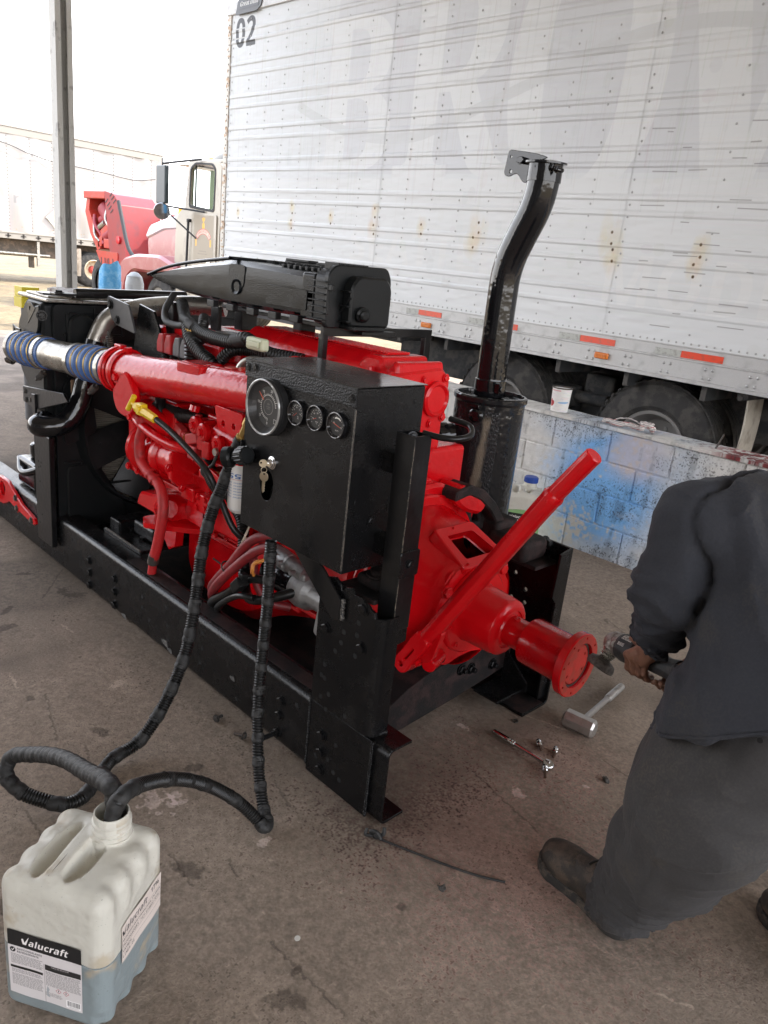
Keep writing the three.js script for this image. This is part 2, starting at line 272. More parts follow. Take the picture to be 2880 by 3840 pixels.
for (const [x0, x1, z0, z1] of [[-13, -7.4, -4.6, 0.6], [-13, -3.4, -9.5, -4.6 - 0], [-3.4, 4, -9.5, -5], [0.6, 4, -5, 0.6], [-13, 4, 0.6, 12], [4, 9, -9.5, 12]]) {
  if (x0 === -13 && z1 === -4.6) part('floor_slab', sheet(-13, -3.4, -9.5, -4.6), slabMat(-13, -3.4, -9.5, -4.6, 768, false), slabs, { uv: true });
  else part('floor_slab', sheet(x0, x1, z0, z1), slabMat(x0, x1, z0, z1, 512, false), slabs, { uv: true });
}
struct('yard_ground', (() => { const g = new THREE.PlaneGeometry(400, 400).rotateX(-Math.PI / 2); g.translate(-30, -0.006, -30); return g; })(),
  mat({ map: dataTex(1024, 1024, (u, v) => { const n = fbm(u * 10, v * 10, 5, 10), g = fbm(u * 120, v * 120, 2, 120), s = sm(0.55, 0.7, fbm(u * 6 + 3, v * 6, 4, 6)), f = 0.8 + 0.5 * (n - 0.5) + 0.5 * (g - 0.5); return [0.27 * f * (1 - 0.25 * s), 0.2 * f * (1 - 0.22 * s), 0.11 * f * (1 - 0.1 * s)]; }, { srgb: true, repeat: 9 }), roughness: 0.95, bumpMap: gritBump, bumpScale: 0.006 }));

// ---------------------------------------------------------------- the canopy: roof sheet, beams and posts (only one post is in the picture)
{
  const t = thing('canopy_roof', 'flat steel canopy roof over the concrete floor, above the picture', 'canopy', [-2, 5.6, -2]);
  const rm = mat({ color: C(0.62, 0.61, 0.58), roughness: 0.7 });
  part('roof_sheet', bx(-9.4, 7.4, 5.85, 5.97, -9.6, 11.2, 0), rm, t);
  for (let x = -9.1; x < 6; x += 3.6) part('roof_beam', bx(x, x + 0.16, 5.6, 5.848, -9.5, 11, 0.004), MAT.grey, t);
  const pm = mat({ map: mottled([0.5, 0.49, 0.46], [0.3, 0.29, 0.27], 10, 0.9, 0.62, 0.8, 0.05), roughness: 0.6, bumpMap: noiseBump, bumpScale: 0.0004 });
  const post = (x, z, label) => {
    const p = thing('canopy_post', label, 'post', [x, 0, z]);
    const s = [[-0.075, -0.085], [0.075, -0.085], [0.075, -0.03], [0.066, -0.03], [0.066, -0.074], [-0.066, -0.074], [-0.066, 0.074], [0.066, 0.074], [0.066, 0.03], [0.075, 0.03], [0.075, 0.085], [-0.075, 0.085]];
    const g = plate(s.map(([a, b]) => [x + a, z + b]), 'y', 0.012, 5.598); part('channel_post', g, pm, p);
    part('base_plate', [bx(x - 0.15, x + 0.15, 0.002, 0.014, z - 0.15, z + 0.15), ...[[1, 1], [1, -1], [-1, 1], [-1, -1]].map(([a, b]) => bolt([x + a * 0.115, 0.014, z + b * 0.115], AX.y, 0.014))], pm, p);
    return p;
  };
  post(-8.6, -3.6, 'weathered grey steel channel post standing at the far left behind the radiator');
  post(4.6, -8.9, 'grey steel canopy post far off to the right, behind the camera side'); post(-8.6, 4.1, 'grey steel canopy post on the near left, out of the picture'); post(4.6, 4.1, 'grey steel canopy post on the near right, out of the picture');
}

{ // unseen wall added behind the camera: it keeps that side dark
  const t = thing('added_back_wall', 'unseen grey wall with roller doors, added behind the camera to keep that side dark', 'wall', [-1, 0, 11.4]);
  part('wall', bx(-10, 8, 0, 5.84, 11.25, 11.6, 0), mat({ color: C(0.34, 0.33, 0.31), roughness: 0.85 }), t);
  for (const x of [-7, -2.2, 2.6]) each('added_roller_door', [bx(x, x + 3.6, 0.01, 4.2, 11.2, 11.246, 0.004)], mat({ color: C(0.12, 0.12, 0.125), roughness: 0.6 }), t);
}
// ---------------------------------------------------------------- low wall of painted concrete blocks
{
  const t = thing('block_wall', 'low painted concrete block wall, white and sky blue, black with grime, behind the engine', 'wall', [-2.5, 0, -4.3]);
  t.rotation.z = 0; const X0 = -9.2, X1 = 3.6, bw = 0.4, bh = 0.2, z0 = -4.2, z1 = -4.42;
  // paint: white coat, sky blue patch in the middle, red on the cap at the right end, black mould streaks with grain
  const paint = (x, y, top) => {
    const n = fbm(x * 3, y * 5 + 7, 4), g = fbm(x * 40, y * 40, 3), sp = vn(x * 150, y * 150), run = fbm(x * 22, y * 3, 4);
    let c = [0.66, 0.65, 0.62];
    const d = Math.hypot((x + 2.18) * 1.05, (y - 0.46) * 0.95) + 0.55 * (n - 0.5), blue = sm(0.5, 0.16, d) * sm(0.25, 0.5, n + 0.6 * (g - 0.5) + 0.1) + 0.35 * sm(0.85, 0.45, d) * sm(0.4, 0.6, n);
    const bcol = [0.2, 0.44, 0.78]; c = c.map((v, i) => v + (bcol[i] - v) * clamp(blue));
    const pink = sm(0.3, 0.05, Math.hypot(x + 2.02, (y - 0.68) * 1.2) + 0.2 * (n - 0.5)); c = c.map((v, i) => v + ([0.6, 0.52, 0.52][i] - v) * pink * 0.7);
    if (top) { const r = sm(-1.75, -1.45, x + 0.4 * (n - 0.5)) * sm(0.4, 0.52, g + 0.25 * (n - 0.5)); c = c.map((v, i) => v * (1 - r) + [0.25, 0.03, 0.035][i] * r); }
    const lower = sm(0.25, 0.0, y), mould = clamp(sm(0.54, 0.74, run * 0.55 + n * 0.45 + 0.35 * (g - 0.5) + 0.08 * lower + (top ? 0.06 : 0) + 0.1 * sm(-2.6, -3.6, x)) * 0.5 + 0.75 * sm(0.66, 0.85, sp) * sm(0.42, 0.6, n + 0.2 * (g - 0.5)));
    c = c.map((v, i) => v * (1 - 0.82 * mould) + [0.03, 0.028, 0.024][i] * mould * 0.82); const f = 0.92 + 0.3 * (g - 0.5);
    return c.map(v => v * f);
  };
  const tx = dataTex(2048, 256, (u, v) => paint(-4.6 + 4.2 * u, 0.9 * v, false), { srgb: true }), tt = dataTex(1024, 64, (u, v) => paint(-4.6 + 4.2 * u, 0.8 + v * 0.2, true), { srgb: true });
  tx.wrapS = tt.wrapS = THREE.MirroredRepeatWrapping;
  const bm = dataTex(512, 512, (u, v) => 0.5 + 0.5 * (fbm(u * 50, v * 50, 3, 50) - 0.5) - 0.4 * sm(0.75, 0.9, vn(u * 130, v * 130, 130)), { repeat: 0.6 });
  const face = (g, ax) => { g = clean(g); const p = g.attributes.position, n = g.attributes.normal, uv = g.attributes.uv; for (let i = 0; i < p.count; i++) { if (ax === 'top') uv.setXY(i, (p.getX(i) + 4.6) / 4.2, (p.getZ(i) - z1) / 0.24); else uv.setXY(i, (p.getX(i) + 4.6) / 4.2, p.getY(i) / 0.9); } return g; };
  const mw = mat({ map: tx, roughness: 0.78, specularIntensity: 0.4 }), mt = mat({ map: tt, roughness: 0.85 });
  mw.bumpMap = (() => { const b = bm.clone(); b.repeat.set(7, 1.5); return b; })(); mw.bumpScale = 0.003; mt.bumpMap = mw.bumpMap; mt.bumpScale = 0.003;
  seed = 5;
  for (let r = 0; r < 4; r++) for (let x = X0 - (r % 2) * 0.2; x < X1; x += bw) {
    const a = Math.max(X0, x) + 0.005, b = Math.min(X1, x + bw) - 0.005; if (b - a < 0.05) continue; const o = rr(-0.002, 0.002), ln = Math.round(a * 100) % 7;
    part('block', face(bx(a, b, r * bh + (r ? 0.005 : -0.02), (r + 1) * bh - 0.005, z0 + o, z1, 0.006)), mw, t, { uv: true });
  }
  part('mortar', face(bx(X0, X1, 0, 0.797, z0 - 0.008, z1 + 0.006, 0)), mw, t, { uv: true });
  part('wall_cap', face((() => { const g = new THREE.BoxGeometry(X1 - X0, 0.022, 0.25, 160, 1, 4); g.translate((X0 + X1) / 2, 0.8115, (z0 + z1) / 2); const p = g.attributes.position; for (let i = 0; i < p.count; i++) { const x = p.getX(i), y = p.getY(i), z = p.getZ(i); if (y > 0.81) p.setY(i, y + 0.018 * (fbm(x * 8, z * 20, 3) - 0.6)); if (z > -4.25) p.setZ(i, z + 0.014 * (fbm(x * 11, y * 40, 3) - 0.6)); } g.computeVertexNormals(); return g; })(), 'top'), mt, t, { uv: true });
}
// things lying on the wall
{
  const t = thing('tin_can', 'white paint tin smeared with red and blue, standing on the wall top', 'can', [-2.64, 0.82, -4.28]);
  const tin = canvasTex(256, 256, (c, w, h) => { c.fillStyle = '#dedcd8'; c.fillRect(0, 0, w, h); for (let i = 0; i < 300; i++) { c.fillStyle = `rgba(${180 + rnd() * 40},${175 + rnd() * 40},${175 + rnd() * 40},0.25)`; c.fillRect(rnd() * w, rnd() * h, rnd() * 30, rnd() * 14); } c.fillStyle = '#a3262c'; c.beginPath(); c.ellipse(92, 170, 12, 34, 0.1, 0, 7); c.fill(); c.beginPath(); c.ellipse(84, 140, 6, 20, 0.3, 0, 7); c.fill(); c.fillStyle = 'rgba(110,160,205,.8)'; c.beginPath(); c.ellipse(150, 150, 28, 10, -0.2, 0, 7); c.fill(); c.fillStyle = 'rgba(210,120,120,.6)'; c.fillRect(60, 20, 70, 12); });
  const g = new THREE.CylinderGeometry(0.062, 0.055, 0.15, 28, 1, true); g.rotateY(Math.PI + 0.4); g.translate(-2.64, 0.899, -4.28); part('can_body', g, mat({ map: tin, roughness: 0.45, side: THREE.DoubleSide }), t, { uv: true });
  part('rim', [new THREE.TorusGeometry(0.062, 0.004, 8, 28).rotateX(Math.PI / 2).translate(-2.64, 0.974, -4.28), new THREE.CircleGeometry(0.06, 28).rotateX(-Math.PI / 2).translate(-2.64, 0.955, -4.28)], MAT.iron, t);
  part('can_base', lathe([[0, 0], [0, 0.054], [0.006, 0.055], [0.006, 0]], V(-2.64, 0.821, -4.28), AX.y, 28), MAT.chrome, t);
}
{
  const t = thing('rag', 'crumpled white rag with red and dark stripes on the wall top beside the wheel', 'rag', [-2.1, 0.825, -4.28]); seed = 12;
  const rag = mat({ map: canvasTex(128, 128, (c, w, h) => { c.fillStyle = '#cfc8c4'; c.fillRect(0, 0, w, h); for (let i = 0; i < 12; i++) { c.fillStyle = i % 3 ? '#3d4148' : '#a0343c'; c.fillRect(0, i * 11, w, i % 3 ? 2 : 4); } }), roughness: 0.95, bumpMap: weave, bumpScale: 0.001 });
  rag.map.wrapS = rag.map.wrapT = THREE.RepeatWrapping; rag.map.repeat.set(9, 9);
  part('knotted_end', field((x, y, z) => { let d = 9; for (let k = 0; k < 7; k++) { const a = k * 0.9; d = smin(d, cap(x, y, z, [-2.03 + 0.045 * Math.cos(a), 0.85 + 0.018 * Math.sin(a * 2), -4.28 + 0.035 * Math.sin(a)], [-2.03 + 0.03 * Math.cos(a + 2), 0.868, -4.28 + 0.04 * Math.sin(a + 2)], 0.014, 0.01), 0.008); } return d + 0.006 * (vn3(x * 60, y * 60, z * 60) - 0.5); }, [-2.12, 0.81, -4.36], [-1.94, 0.92, -4.2], 0.006), rag, t);
  part('rag_strip', sweep(new THREE.CatmullRomCurve3(pv([[-2.05, 0.838, -4.27], [-2.12, 0.846, -4.25], [-2.18, 0.838, -4.24], [-2.26, 0.842, -4.25], [-2.3, 0.836, -4.25]])), 40, 10, (s, a) => 0.014 + 0.004 * Math.sin(a * 3 + s * 40)), rag, t);
  part('loose_cord', tube([[-2.24, 0.84, -4.24], [-2.2, 0.87, -4.26], [-2.12, 0.878, -4.27], [-2.04, 0.85, -4.27]], 0.004, { seg: 6 }), rag, t);
}
{ const t = thing('stick', 'short thin stick leaning on the wall top near its right end', 'stick', [-1.62, 0.8, -4.3]); part('stick', rod(V(-1.625, 0.78, -4.3), V(-1.6, 0.9, -4.34), 0.006, 0.005, 8), MAT.iron, t); }
// ---------------------------------------------------------------- shared vehicle pieces
function wheelGeo(r, w, p, ax, tread = 36) {                   // tyre with shoulders, grooves and tread blocks; ax points outwards
  const prof = [[0.02, r * 0.56], [0.0, r * 0.62], [0.012, r * 0.8], [0.03, r * 0.93], [0.055, r * 0.985], [0.06, r]];
  const g = []; for (const k of [0.2, 0.4, 0.6, 0.8]) g.push([w * k - 0.008, r], [w * k - 0.006, r - 0.012], [w * k + 0.006, r - 0.012], [w * k + 0.008, r]);
  const half = prof.map(([t, q]) => [w - t, q]).reverse();
  return lathe([...prof, ...g, ...half], p, ax, 72, 0.35);
}
const tyreMat = mat({ map: mottled([0.028, 0.027, 0.026], [0.06, 0.055, 0.05], 8, 0.5, 0.35, 0.7, 0.12), roughness: 0.85, bumpMap: noiseBump, bumpScale: 0.0012 });
const dirtyIron = mat({ map: mottled([0.03, 0.032, 0.035], [0.075, 0.07, 0.065], 8, 0.6, 0.4, 0.7, 0.15), roughness: 0.8, bumpMap: noiseBump, bumpScale: 0.001 });

// ---------------------------------------------------------------- near white semi trailer
{
  const Z0 = -5.3, XL = -8.17, XR = 3.4, YB = 1.275, YT = 4.0, pw = 1.283;
  const t = thing('semi_trailer', 'large white ribbed semi trailer with faded grey lettering, parked close behind the block wall', 'trailer', [-3, 0, -6.6]);
  // faded print: old letters show as grey ghosts on the white skin; dirt washed down in fine runs; rust at the bolts
  const TW = 2048, TH = 640, X0 = -8.2, X1 = 0.2, Y0 = 1.25, Y1 = 4.05;
  const print = canvasTex(TW, TH, (c, w, h) => {
    const sx = w / (X1 - X0), sy = h / (Y1 - Y0), px = x => (x - X0) * sx, py = y => (Y1 - y) * sy; seed = 33;
    c.fillStyle = '#cdd0d2'; c.fillRect(0, 0, w, h);
    // bare aluminium showing between the letters
    c.save(); c.beginPath(); c.rect(px(-7.1), 0, w, py(2.32)); c.clip();
    const gh = 'rgba(199,201,204,1)';
    const letter = (ch, x, y0, y1, wd, col, font = 'serif', st = 'bold') => { c.save(); c.translate(px(x), py(y0)); const H = (y1 - y0) * sy; c.font = `${st} 200px ${font}`; const m = c.measureText(ch).width; c.scale(wd * sx / m, H / 142); c.fillStyle = col; c.fillText(ch, 0, 0); c.restore(); };
    c.fillStyle = gh; c.fillRect(px(-6.35), py(3.98), px(0.2) - px(-6.35), py(2.4) - py(3.98));
    c.restore();
    const white = '#d1d3d4';
    letter('B', -6.62, 2.42, 3.75, 1.15, white); letter('R', -5.5, 2.36, 3.92, 1.35, white); letter('O', -4.33, 2.2, 4.0, 1.55, white); letter('W', -3.05, 2.2, 4.1, 2.3, white); letter('N', -0.8, 2.2, 4.1, 1.6, white);
    c.fillStyle = white; c.fillRect(0, py(2.36), w, h);
    // the script band that crosses the letters
    c.strokeStyle = 'rgba(195,197,199,0.8)'; c.lineWidth = 20; c.beginPath(); c.moveTo(px(-6.9), py(3.05)); c.quadraticCurveTo(px(-5.9), py(2.6), px(-5.1), py(2.72)); c.quadraticCurveTo(px(-4.3), py(2.95), px(-3.5), py(3.2)); c.quadraticCurveTo(px(-2.6), py(3.45), px(-1.9), py(3.12)); c.stroke();
    c.fillStyle = 'rgba(196,198,202,0.75)'; c.font = 'bold 60px sans-serif'; const word = (s, x, y, wd, H, a) => { c.save(); c.translate(px(x), py(y)); const m = c.measureText(s).width; c.scale(wd * sx / m, H * sy / 44); c.fillStyle = a; c.fillText(s, 0, 0); c.restore(); };
    word('SEATTLE', -5.95, 1.62, 1.9, 0.3, 'rgba(211,212,212,1)'); word('MODESTO', -3.12, 1.5, 2.3, 0.36, 'rgba(213,214,214,1)');
    for (let i = 0; i < 900; i++) { const x = rnd() * w, y = rnd() * h * 0.55; c.fillStyle = `rgba(${130 + rnd() * 40},${125 + rnd() * 40},${115 + rnd() * 40},${0.03 + rnd() * 0.07})`; c.fillRect(x, y, 1 + rnd() * 2, 20 + rnd() * 120); }
    for (let i = 0; i < 1500; i++) { c.fillStyle = `rgba(${140 + rnd() * 90},${140 + rnd() * 90},${140 + rnd() * 90},0.05)`; c.fillRect(rnd() * w, rnd() * h, 20 + rnd() * 160, 1); }
    for (let i = 0; i < 420; i++) { const r = rnd() * 10 + 2; c.fillStyle = `rgba(${150 + rnd() * 30},${148 + rnd() * 30},${146 + rnd() * 30},${0.03 + rnd() * 0.06})`; c.beginPath(); c.ellipse(rnd() * w, rnd() * h, r, r * (0.5 + rnd()), 0, 0, 7); c.fill(); }
    for (const [x, y, s] of [[-6.9, 1.95, 0.6], [-6.9, 2.1, 0.6], [-6.26, 2.02, 0.5], [-5.62, 1.95, 0.9], [-5.62, 2.1, 0.6], [-5.0, 1.98, 0.6], [-4.34, 2.02, 1.3], [-4.38, 1.9, 1], [-3.08, 2.0, 1.4], [-3.05, 1.88, 1], [-2.4, 1.95, 0.8], [-2.42, 1.82, 0.7], [-7.9, 2.02, 0.4]])
      for (let i = 0; i < 26; i++) { const q = 0.12 * s; c.fillStyle = `rgba(${190 + rnd() * 20},${165 + rnd() * 20},${110 + rnd() * 30},${0.02 + rnd() * 0.025})`; c.beginPath(); c.ellipse(px(x + (rnd() - 0.5) * q), py(y - rnd() * q * 1.4 + q * 0.4), 4 + rnd() * 10 * s, 6 + rnd() * 16 * s, 0, 0, 7); c.fill(); if (i < 2) { c.fillStyle = '#3c2c1e'; c.beginPath(); c.arc(px(x) + (i - 0.5) * 3, py(y) + i * 18, 2.4, 0, 7); c.fill(); } }
    c.strokeStyle = 'rgba(90,88,86,.7)'; c.lineWidth = 1; for (let i = 0; i < 60; i++) { const x = rnd() * w * 0.3 + w * 0.62, y = h * (0.45 + rnd() * 0.5); c.beginPath(); c.moveTo(x, y); c.lineTo(x + 8 + rnd() * 40, y + (rnd() - 0.5) * 2); c.stroke(); }
    // stencilled number in the top left corner
    c.save(); c.translate(px(-8.09), py(3.685)); c.font = 'bold 100px sans-serif'; const m = c.measureText('02').width; c.scale(0.39 * sx / m, 0.275 * sy / 72); c.fillStyle = '#4a4c50'; c.fillText('02', 0, 0); c.restore();
    c.fillStyle = '#c0c0bd'; for (const y of [3.865, 3.775]) c.fillRect(px(-8.1), py(y), px(-7.86) - px(-8.1), 3);
  });
  const skin = mat({ map: print, roughness: 0.42, metalness: 0.08, bumpMap: peelBump, bumpScale: 0.003, specularIntensity: 0.5 });
  const white = mat({ map: mottled([0.48, 0.48, 0.475], [0.38, 0.38, 0.375], 10, 0.8, 0.5, 0.8, 0.05), roughness: 0.42, metalness: 0.2 });
  // ribbed skin, one sheet per post bay
  const ribs = []; for (let k = 0; k < 9; k++) { const y = 1.49 + k * 0.3215; ribs.push(y, y + 0.105); }
  const prof = [[YB, 0]]; for (const y of ribs) if (y < YT - 0.05) prof.push([y - 0.024, 0], [y - 0.01, 0.0045], [y + 0.01, 0.0045], [y + 0.024, 0]); prof.push([YT, 0]);
  function bay(x0, x1, off) {
    const pos = [], idx = [], uv = [], n = 4; seed = Math.round((x0 + 20) * 100);
    for (const [y, d] of prof) for (let i = 0; i <= n; i++) { const x = x0 + (x1 - x0) * i / n; pos.push(x, y, Z0 + d + off + (i % 2 ? 0.003 * (rnd() - 0.5) : 0)); uv.push((x - X0) / (X1 - X0), (y - Y0) / (Y1 - Y0)); }
    for (let r = 0; r < prof.length - 1; r++) for (let i = 0; i < n; i++) { const a = r * (n + 1) + i, b = a + n + 1; idx.push(a, a + 1, b, b, a + 1, b + 1); }
    const g = new THREE.BufferGeometry(); g.setAttribute('position', new THREE.Float32BufferAttribute(pos, 3)); g.setAttribute('uv', new THREE.Float32BufferAttribute(uv, 2)); g.setIndex(idx); const h = g.toNonIndexed(); h.computeVertexNormals(); return cr(h, 0.2);
  }
  for (let k = 0, x = XL + 0.01; x < XR - 0.1; k++, x += pw) part('side_panel', bay(x, Math.min(XR, x + pw + 0.012), (k % 2) * 0.0025), skin, t, { uv: true });
  // rivets: rows on every post, closer ones over the bottom rail
  const rv = []; const dome = (x, y, r) => { const g = new THREE.SphereGeometry(r, 8, 4, 0, Math.PI * 2, 0, Math.PI / 2); g.rotateX(Math.PI / 2); g.scale(1, 1, 0.45); g.translate(x, y, Z0 + 0.002); return g; };
  for (let x = XL + 0.05, c = 0; x < -1.6; x += pw / 4, c++) { if (x > -3 && c % 2) continue; const st = x > -2.9 ? 0.166 : 0.083; for (let y = 1.36; y < 3.98; y += st) if (!ribs.some(q => Math.abs(q - y) < 0.018)) rv.push(dome(x, y, 0.0085)); }
  for (let x = XL + 0.02; x < -1.5; x += 0.055) rv.push(dome(x, 1.3, 0.008));
  part('rivet_rows', rv, mat({ color: C(0.4, 0.4, 0.4), metalness: 0.3, roughness: 0.5 }), t, { kind: 'stuff' });
  // bottom rail: two steps of extruded aluminium with bolts
  part('bottom_rail', plate([[Z0 - 0.06, 1.04], [Z0 + 0.03, 1.04], [Z0 + 0.03, 1.062], [Z0 + 0.018, 1.068], [Z0 + 0.018, 1.183], [Z0 + 0.026, 1.187], [Z0 + 0.026, 1.196], [Z0 + 0.012, 1.2], [Z0 + 0.012, 1.272], [Z0 + 0.019, 1.275], [Z0 + 0.019, 1.283], [Z0 - 0.06, 1.283]], 'x', XL, XR, { bevel: 0 }), white, t);
  const rb = []; for (let x = XL + 0.2, k = 0; x < -1.2; x += 0.305, k++) for (const dx of [0, 0.05]) for (const y of [1.09, 1.15]) rb.push(along(new THREE.SphereGeometry(0.012, 10, 5, 0, 7, 0, Math.PI / 2).scale(1, 0.6, 1), V(x + dx + (y > 1.1 ? 0 : -0.008), y, Z0 + 0.018), AX.z));
  part('rail_bolts', rb, mat({ color: C(0.42, 0.42, 0.42), metalness: 0.7, roughness: 0.4 }), t, { kind: 'stuff' });
  const rt = mat({ map: mottled([0.72, 0.06, 0.02], [0.5, 0.08, 0.04], 12, 0.2, 0.5, 0.75, 0.08), roughness: 0.35, clearcoat: 0.4 }), gt = mat({ map: mottled([0.42, 0.43, 0.4], [0.3, 0.3, 0.28], 12, 0.2, 0.45, 0.7, 0.12), roughness: 0.4 });
  for (const [a, b, red] of [[-5.51, -5.33, 1], [-5.06, -4.9, 0], [-4.9, -4.62, 1], [-4.3, -4.12, 0], [-3.98, -3.78, 1], [-3.376, -3.188, 0], [-3.184, -2.886, 1], [-2.565, -2.372, 0], [-2.37, -2.072, 1], [-7.3, -7.0, 1], [-6.4, -6.1, 1]]) part('reflector_strip', bx(a, b, 1.204, 1.25, Z0 + 0.0125, Z0 + 0.0165, 0.0008), red ? rt : gt, t);
  const lampM = mat({ color: C(0.75, 0.2, 0.02), roughness: 0.15, clearcoat: 1, transmission: 0.15 });
  for (const x of [-4.78, -2.97]) { const l = part('marker_lamp', bx(x - 0.058, x + 0.058, 1.1, 1.148, Z0 + 0.014, Z0 + 0.044, 0.012), lampM, t); each('lens_ridge', [0, 1, 2, 3].map(k => bx(x - 0.045 + k * 0.024, x - 0.03 + k * 0.024, 1.106, 1.142, Z0 + 0.043, Z0 + 0.046, 0.001)), lampM, l); }
  // front corner post with rusty edge, top rail, dark badge
  part('corner_post', [bx(XL - 0.075, XL + 0.01, 1.05, 4.02, Z0 - 0.09, Z0 + 0.012, 0.012), bx(XL - 0.13, XL - 0.078, 1.05, 4.0, Z0 - 0.2, Z0 - 0.03, 0.01)], mat({ map: mottled([0.5, 0.48, 0.44], [0.34, 0.22, 0.13], 14, 0.5, 0.55, 0.75, 0.1), roughness: 0.5, metalness: 0.3 }), t);
  part('post_rivets', Array.from({ length: 44 }, (_, k) => along(new THREE.SphereGeometry(0.008, 8, 4, 0, 7, 0, Math.PI / 2).scale(1, 0.5, 1), V(XL - 0.02, 1.2 + k * 0.063, Z0 + 0.012), AX.z)), MAT.iron, t, { kind: 'stuff' });
  part('top_rail', bx(XL - 0.08, XR, 4.0, 4.12, Z0 - 0.1, Z0 + 0.02, 0.01), white, t);
  const bad = part('maker_badge', plate(rpoly([[-8.06, 3.985], [-8.02, 4.13], [-7.56, 4.13], [-7.6, 4.02], [-7.68, 3.985]], 0.02), 'z', Z0 + 0.021, Z0 + 0.03), mat({ color: C(0.06, 0.065, 0.075), roughness: 0.4 }), t);
  const bt = canvasTex(512, 128, (c, w, h) => { c.fillStyle = '#43474f'; c.fillRect(0, 0, w, h); c.fillStyle = '#d8d8d4'; c.font = 'italic bold 84px serif'; c.fillText('Great Dane', 30, 92); });
  part('badge_lettering', (() => { const g = new THREE.PlaneGeometry(0.36, 0.09); g.translate(-7.82, 4.075, Z0 + 0.0325); return g; })(), mat({ map: bt, roughness: 0.4 }), bad, { uv: true });
  part('cargo_box', [bx(XL, XR, 1.06, 4.05, -7.9, Z0 - 0.03, 0.01)], white, t);
  // running gear
  part('chassis', [bx(XL + 1.2, XR, 0.82, 1.035, -6.15, -6.05), bx(XL + 1.2, XR, 0.82, 1.035, -7.15, -7.05), ...[-7, -6.4, -5.8, -5.2, -4.6, -4, -3.4, -2.8, -2.2, -1.6, -1].map(x => bx(x, x + 0.04, 0.93, 1.04, -7.85, Z0 - 0.05)), bx(-4.8, -1.2, 0.62, 0.95, -6.04, -5.98), bx(-3.38, -3.1, 0.5, 0.92, -5.95, -5.8, 0.03), ...[-3.95, -2.55].map(x => rod(V(x, 0.5, -7.8), V(x, 0.5, -5.42), 0.07, 0.07, 16)), bx(-4.4, -3.4, 0.56, 0.66, -5.97, -5.85, 0.02), bx(-3.05, -2.1, 0.56, 0.66, -5.97, -5.85, 0.02), rod(V(-3.5, 0.72, -5.75), V(-3.1, 0.72, -5.75), 0.05, 0.05, 14), bx(-3.6, -3.4, 0.62, 0.8, -5.85, -5.6, 0.03)], dirtyIron, t);
  part('side_skirt', bx(-5.6, -4.5, 0.62, 1.03, -5.85, -5.83, 0.004), dirtyIron, t);
  for (const x of [-3.98, -2.55]) for (const z of [-5.72, -6.04, -7.82, -7.5]) {
    const w = part('wheel', wheelGeo(0.5, 0.27, V(x, 0.5, z), AX.z), tyreMat, t);
    part('tread_blocks', Array.from({ length: 44 }, (_, k) => { const a = k / 44 * Math.PI * 2; return [0.03, 0.215].map(q => { const g = new THREE.BoxGeometry(0.03, 0.012, 0.03); g.translate(0, 0.5, z + q + 0.013); g.translate(0, 0, 0); const m = new THREE.Matrix4().makeRotationZ(a); g.applyMatrix4(m); g.translate(x, 0.5, 0); return g; }); }), tyreMat, w);
    part('rim', [lathe([[0.05, 0.285], [0.24, 0.28], [0.255, 0.275], [0.25, 0.25], [0.12, 0.2], [0.1, 0.11], [0.17, 0.1], [0.18, 0.0]], V(x, 0.5, z), AX.z, 40), ...Array.from({ length: 10 }, (_, k) => bolt([x + 0.145 * Math.cos(k * 0.628), 0.5 + 0.145 * Math.sin(k * 0.628), z + 0.108], AX.z, 0.014))], mat({ color: C(0.3, 0.29, 0.28), metalness: 0.6, roughness: 0.5 }), w);
  }
  part('mud_flap', (() => { const g = new THREE.BoxGeometry(0.012, 0.66, 0.3, 1, 10, 6); const p = g.attributes.position; for (let i = 0; i < p.count; i++) p.setX(i, p.getX(i) + 0.03 * Math.sin((p.getY(i) + 0.33) * 4) * (1 + p.getZ(i))); g.translate(-1.93, 0.7, -5.6); g.computeVertexNormals(); return [g]; })(), mat({ map: mottled([0.5, 0.46, 0.39], [0.34, 0.3, 0.25], 8, 0.5, 0.4, 0.75, 0.08), roughness: 0.75 }), t);
  part('flap_bracket', [bx(-1.98, -1.9, 0.98, 1.035, -5.8, -5.42, 0.006), rod(V(-1.95, 0.99, -5.8), V(-1.95, 0.99, -5.41), 0.02)], dirtyIron, t);
  each('air_hose', [tube([[-1.7, 0.95, -5.7], [-1.66, 0.8, -5.68], [-1.72, 0.62, -5.72], [-1.62, 0.5, -5.75]], 0.012), tube([[-3.4, 0.9, -5.9], [-3.3, 0.76, -5.8], [-3.1, 0.7, -5.85], [-2.95, 0.86, -5.95]], 0.012)], MAT.rubber, t);
}

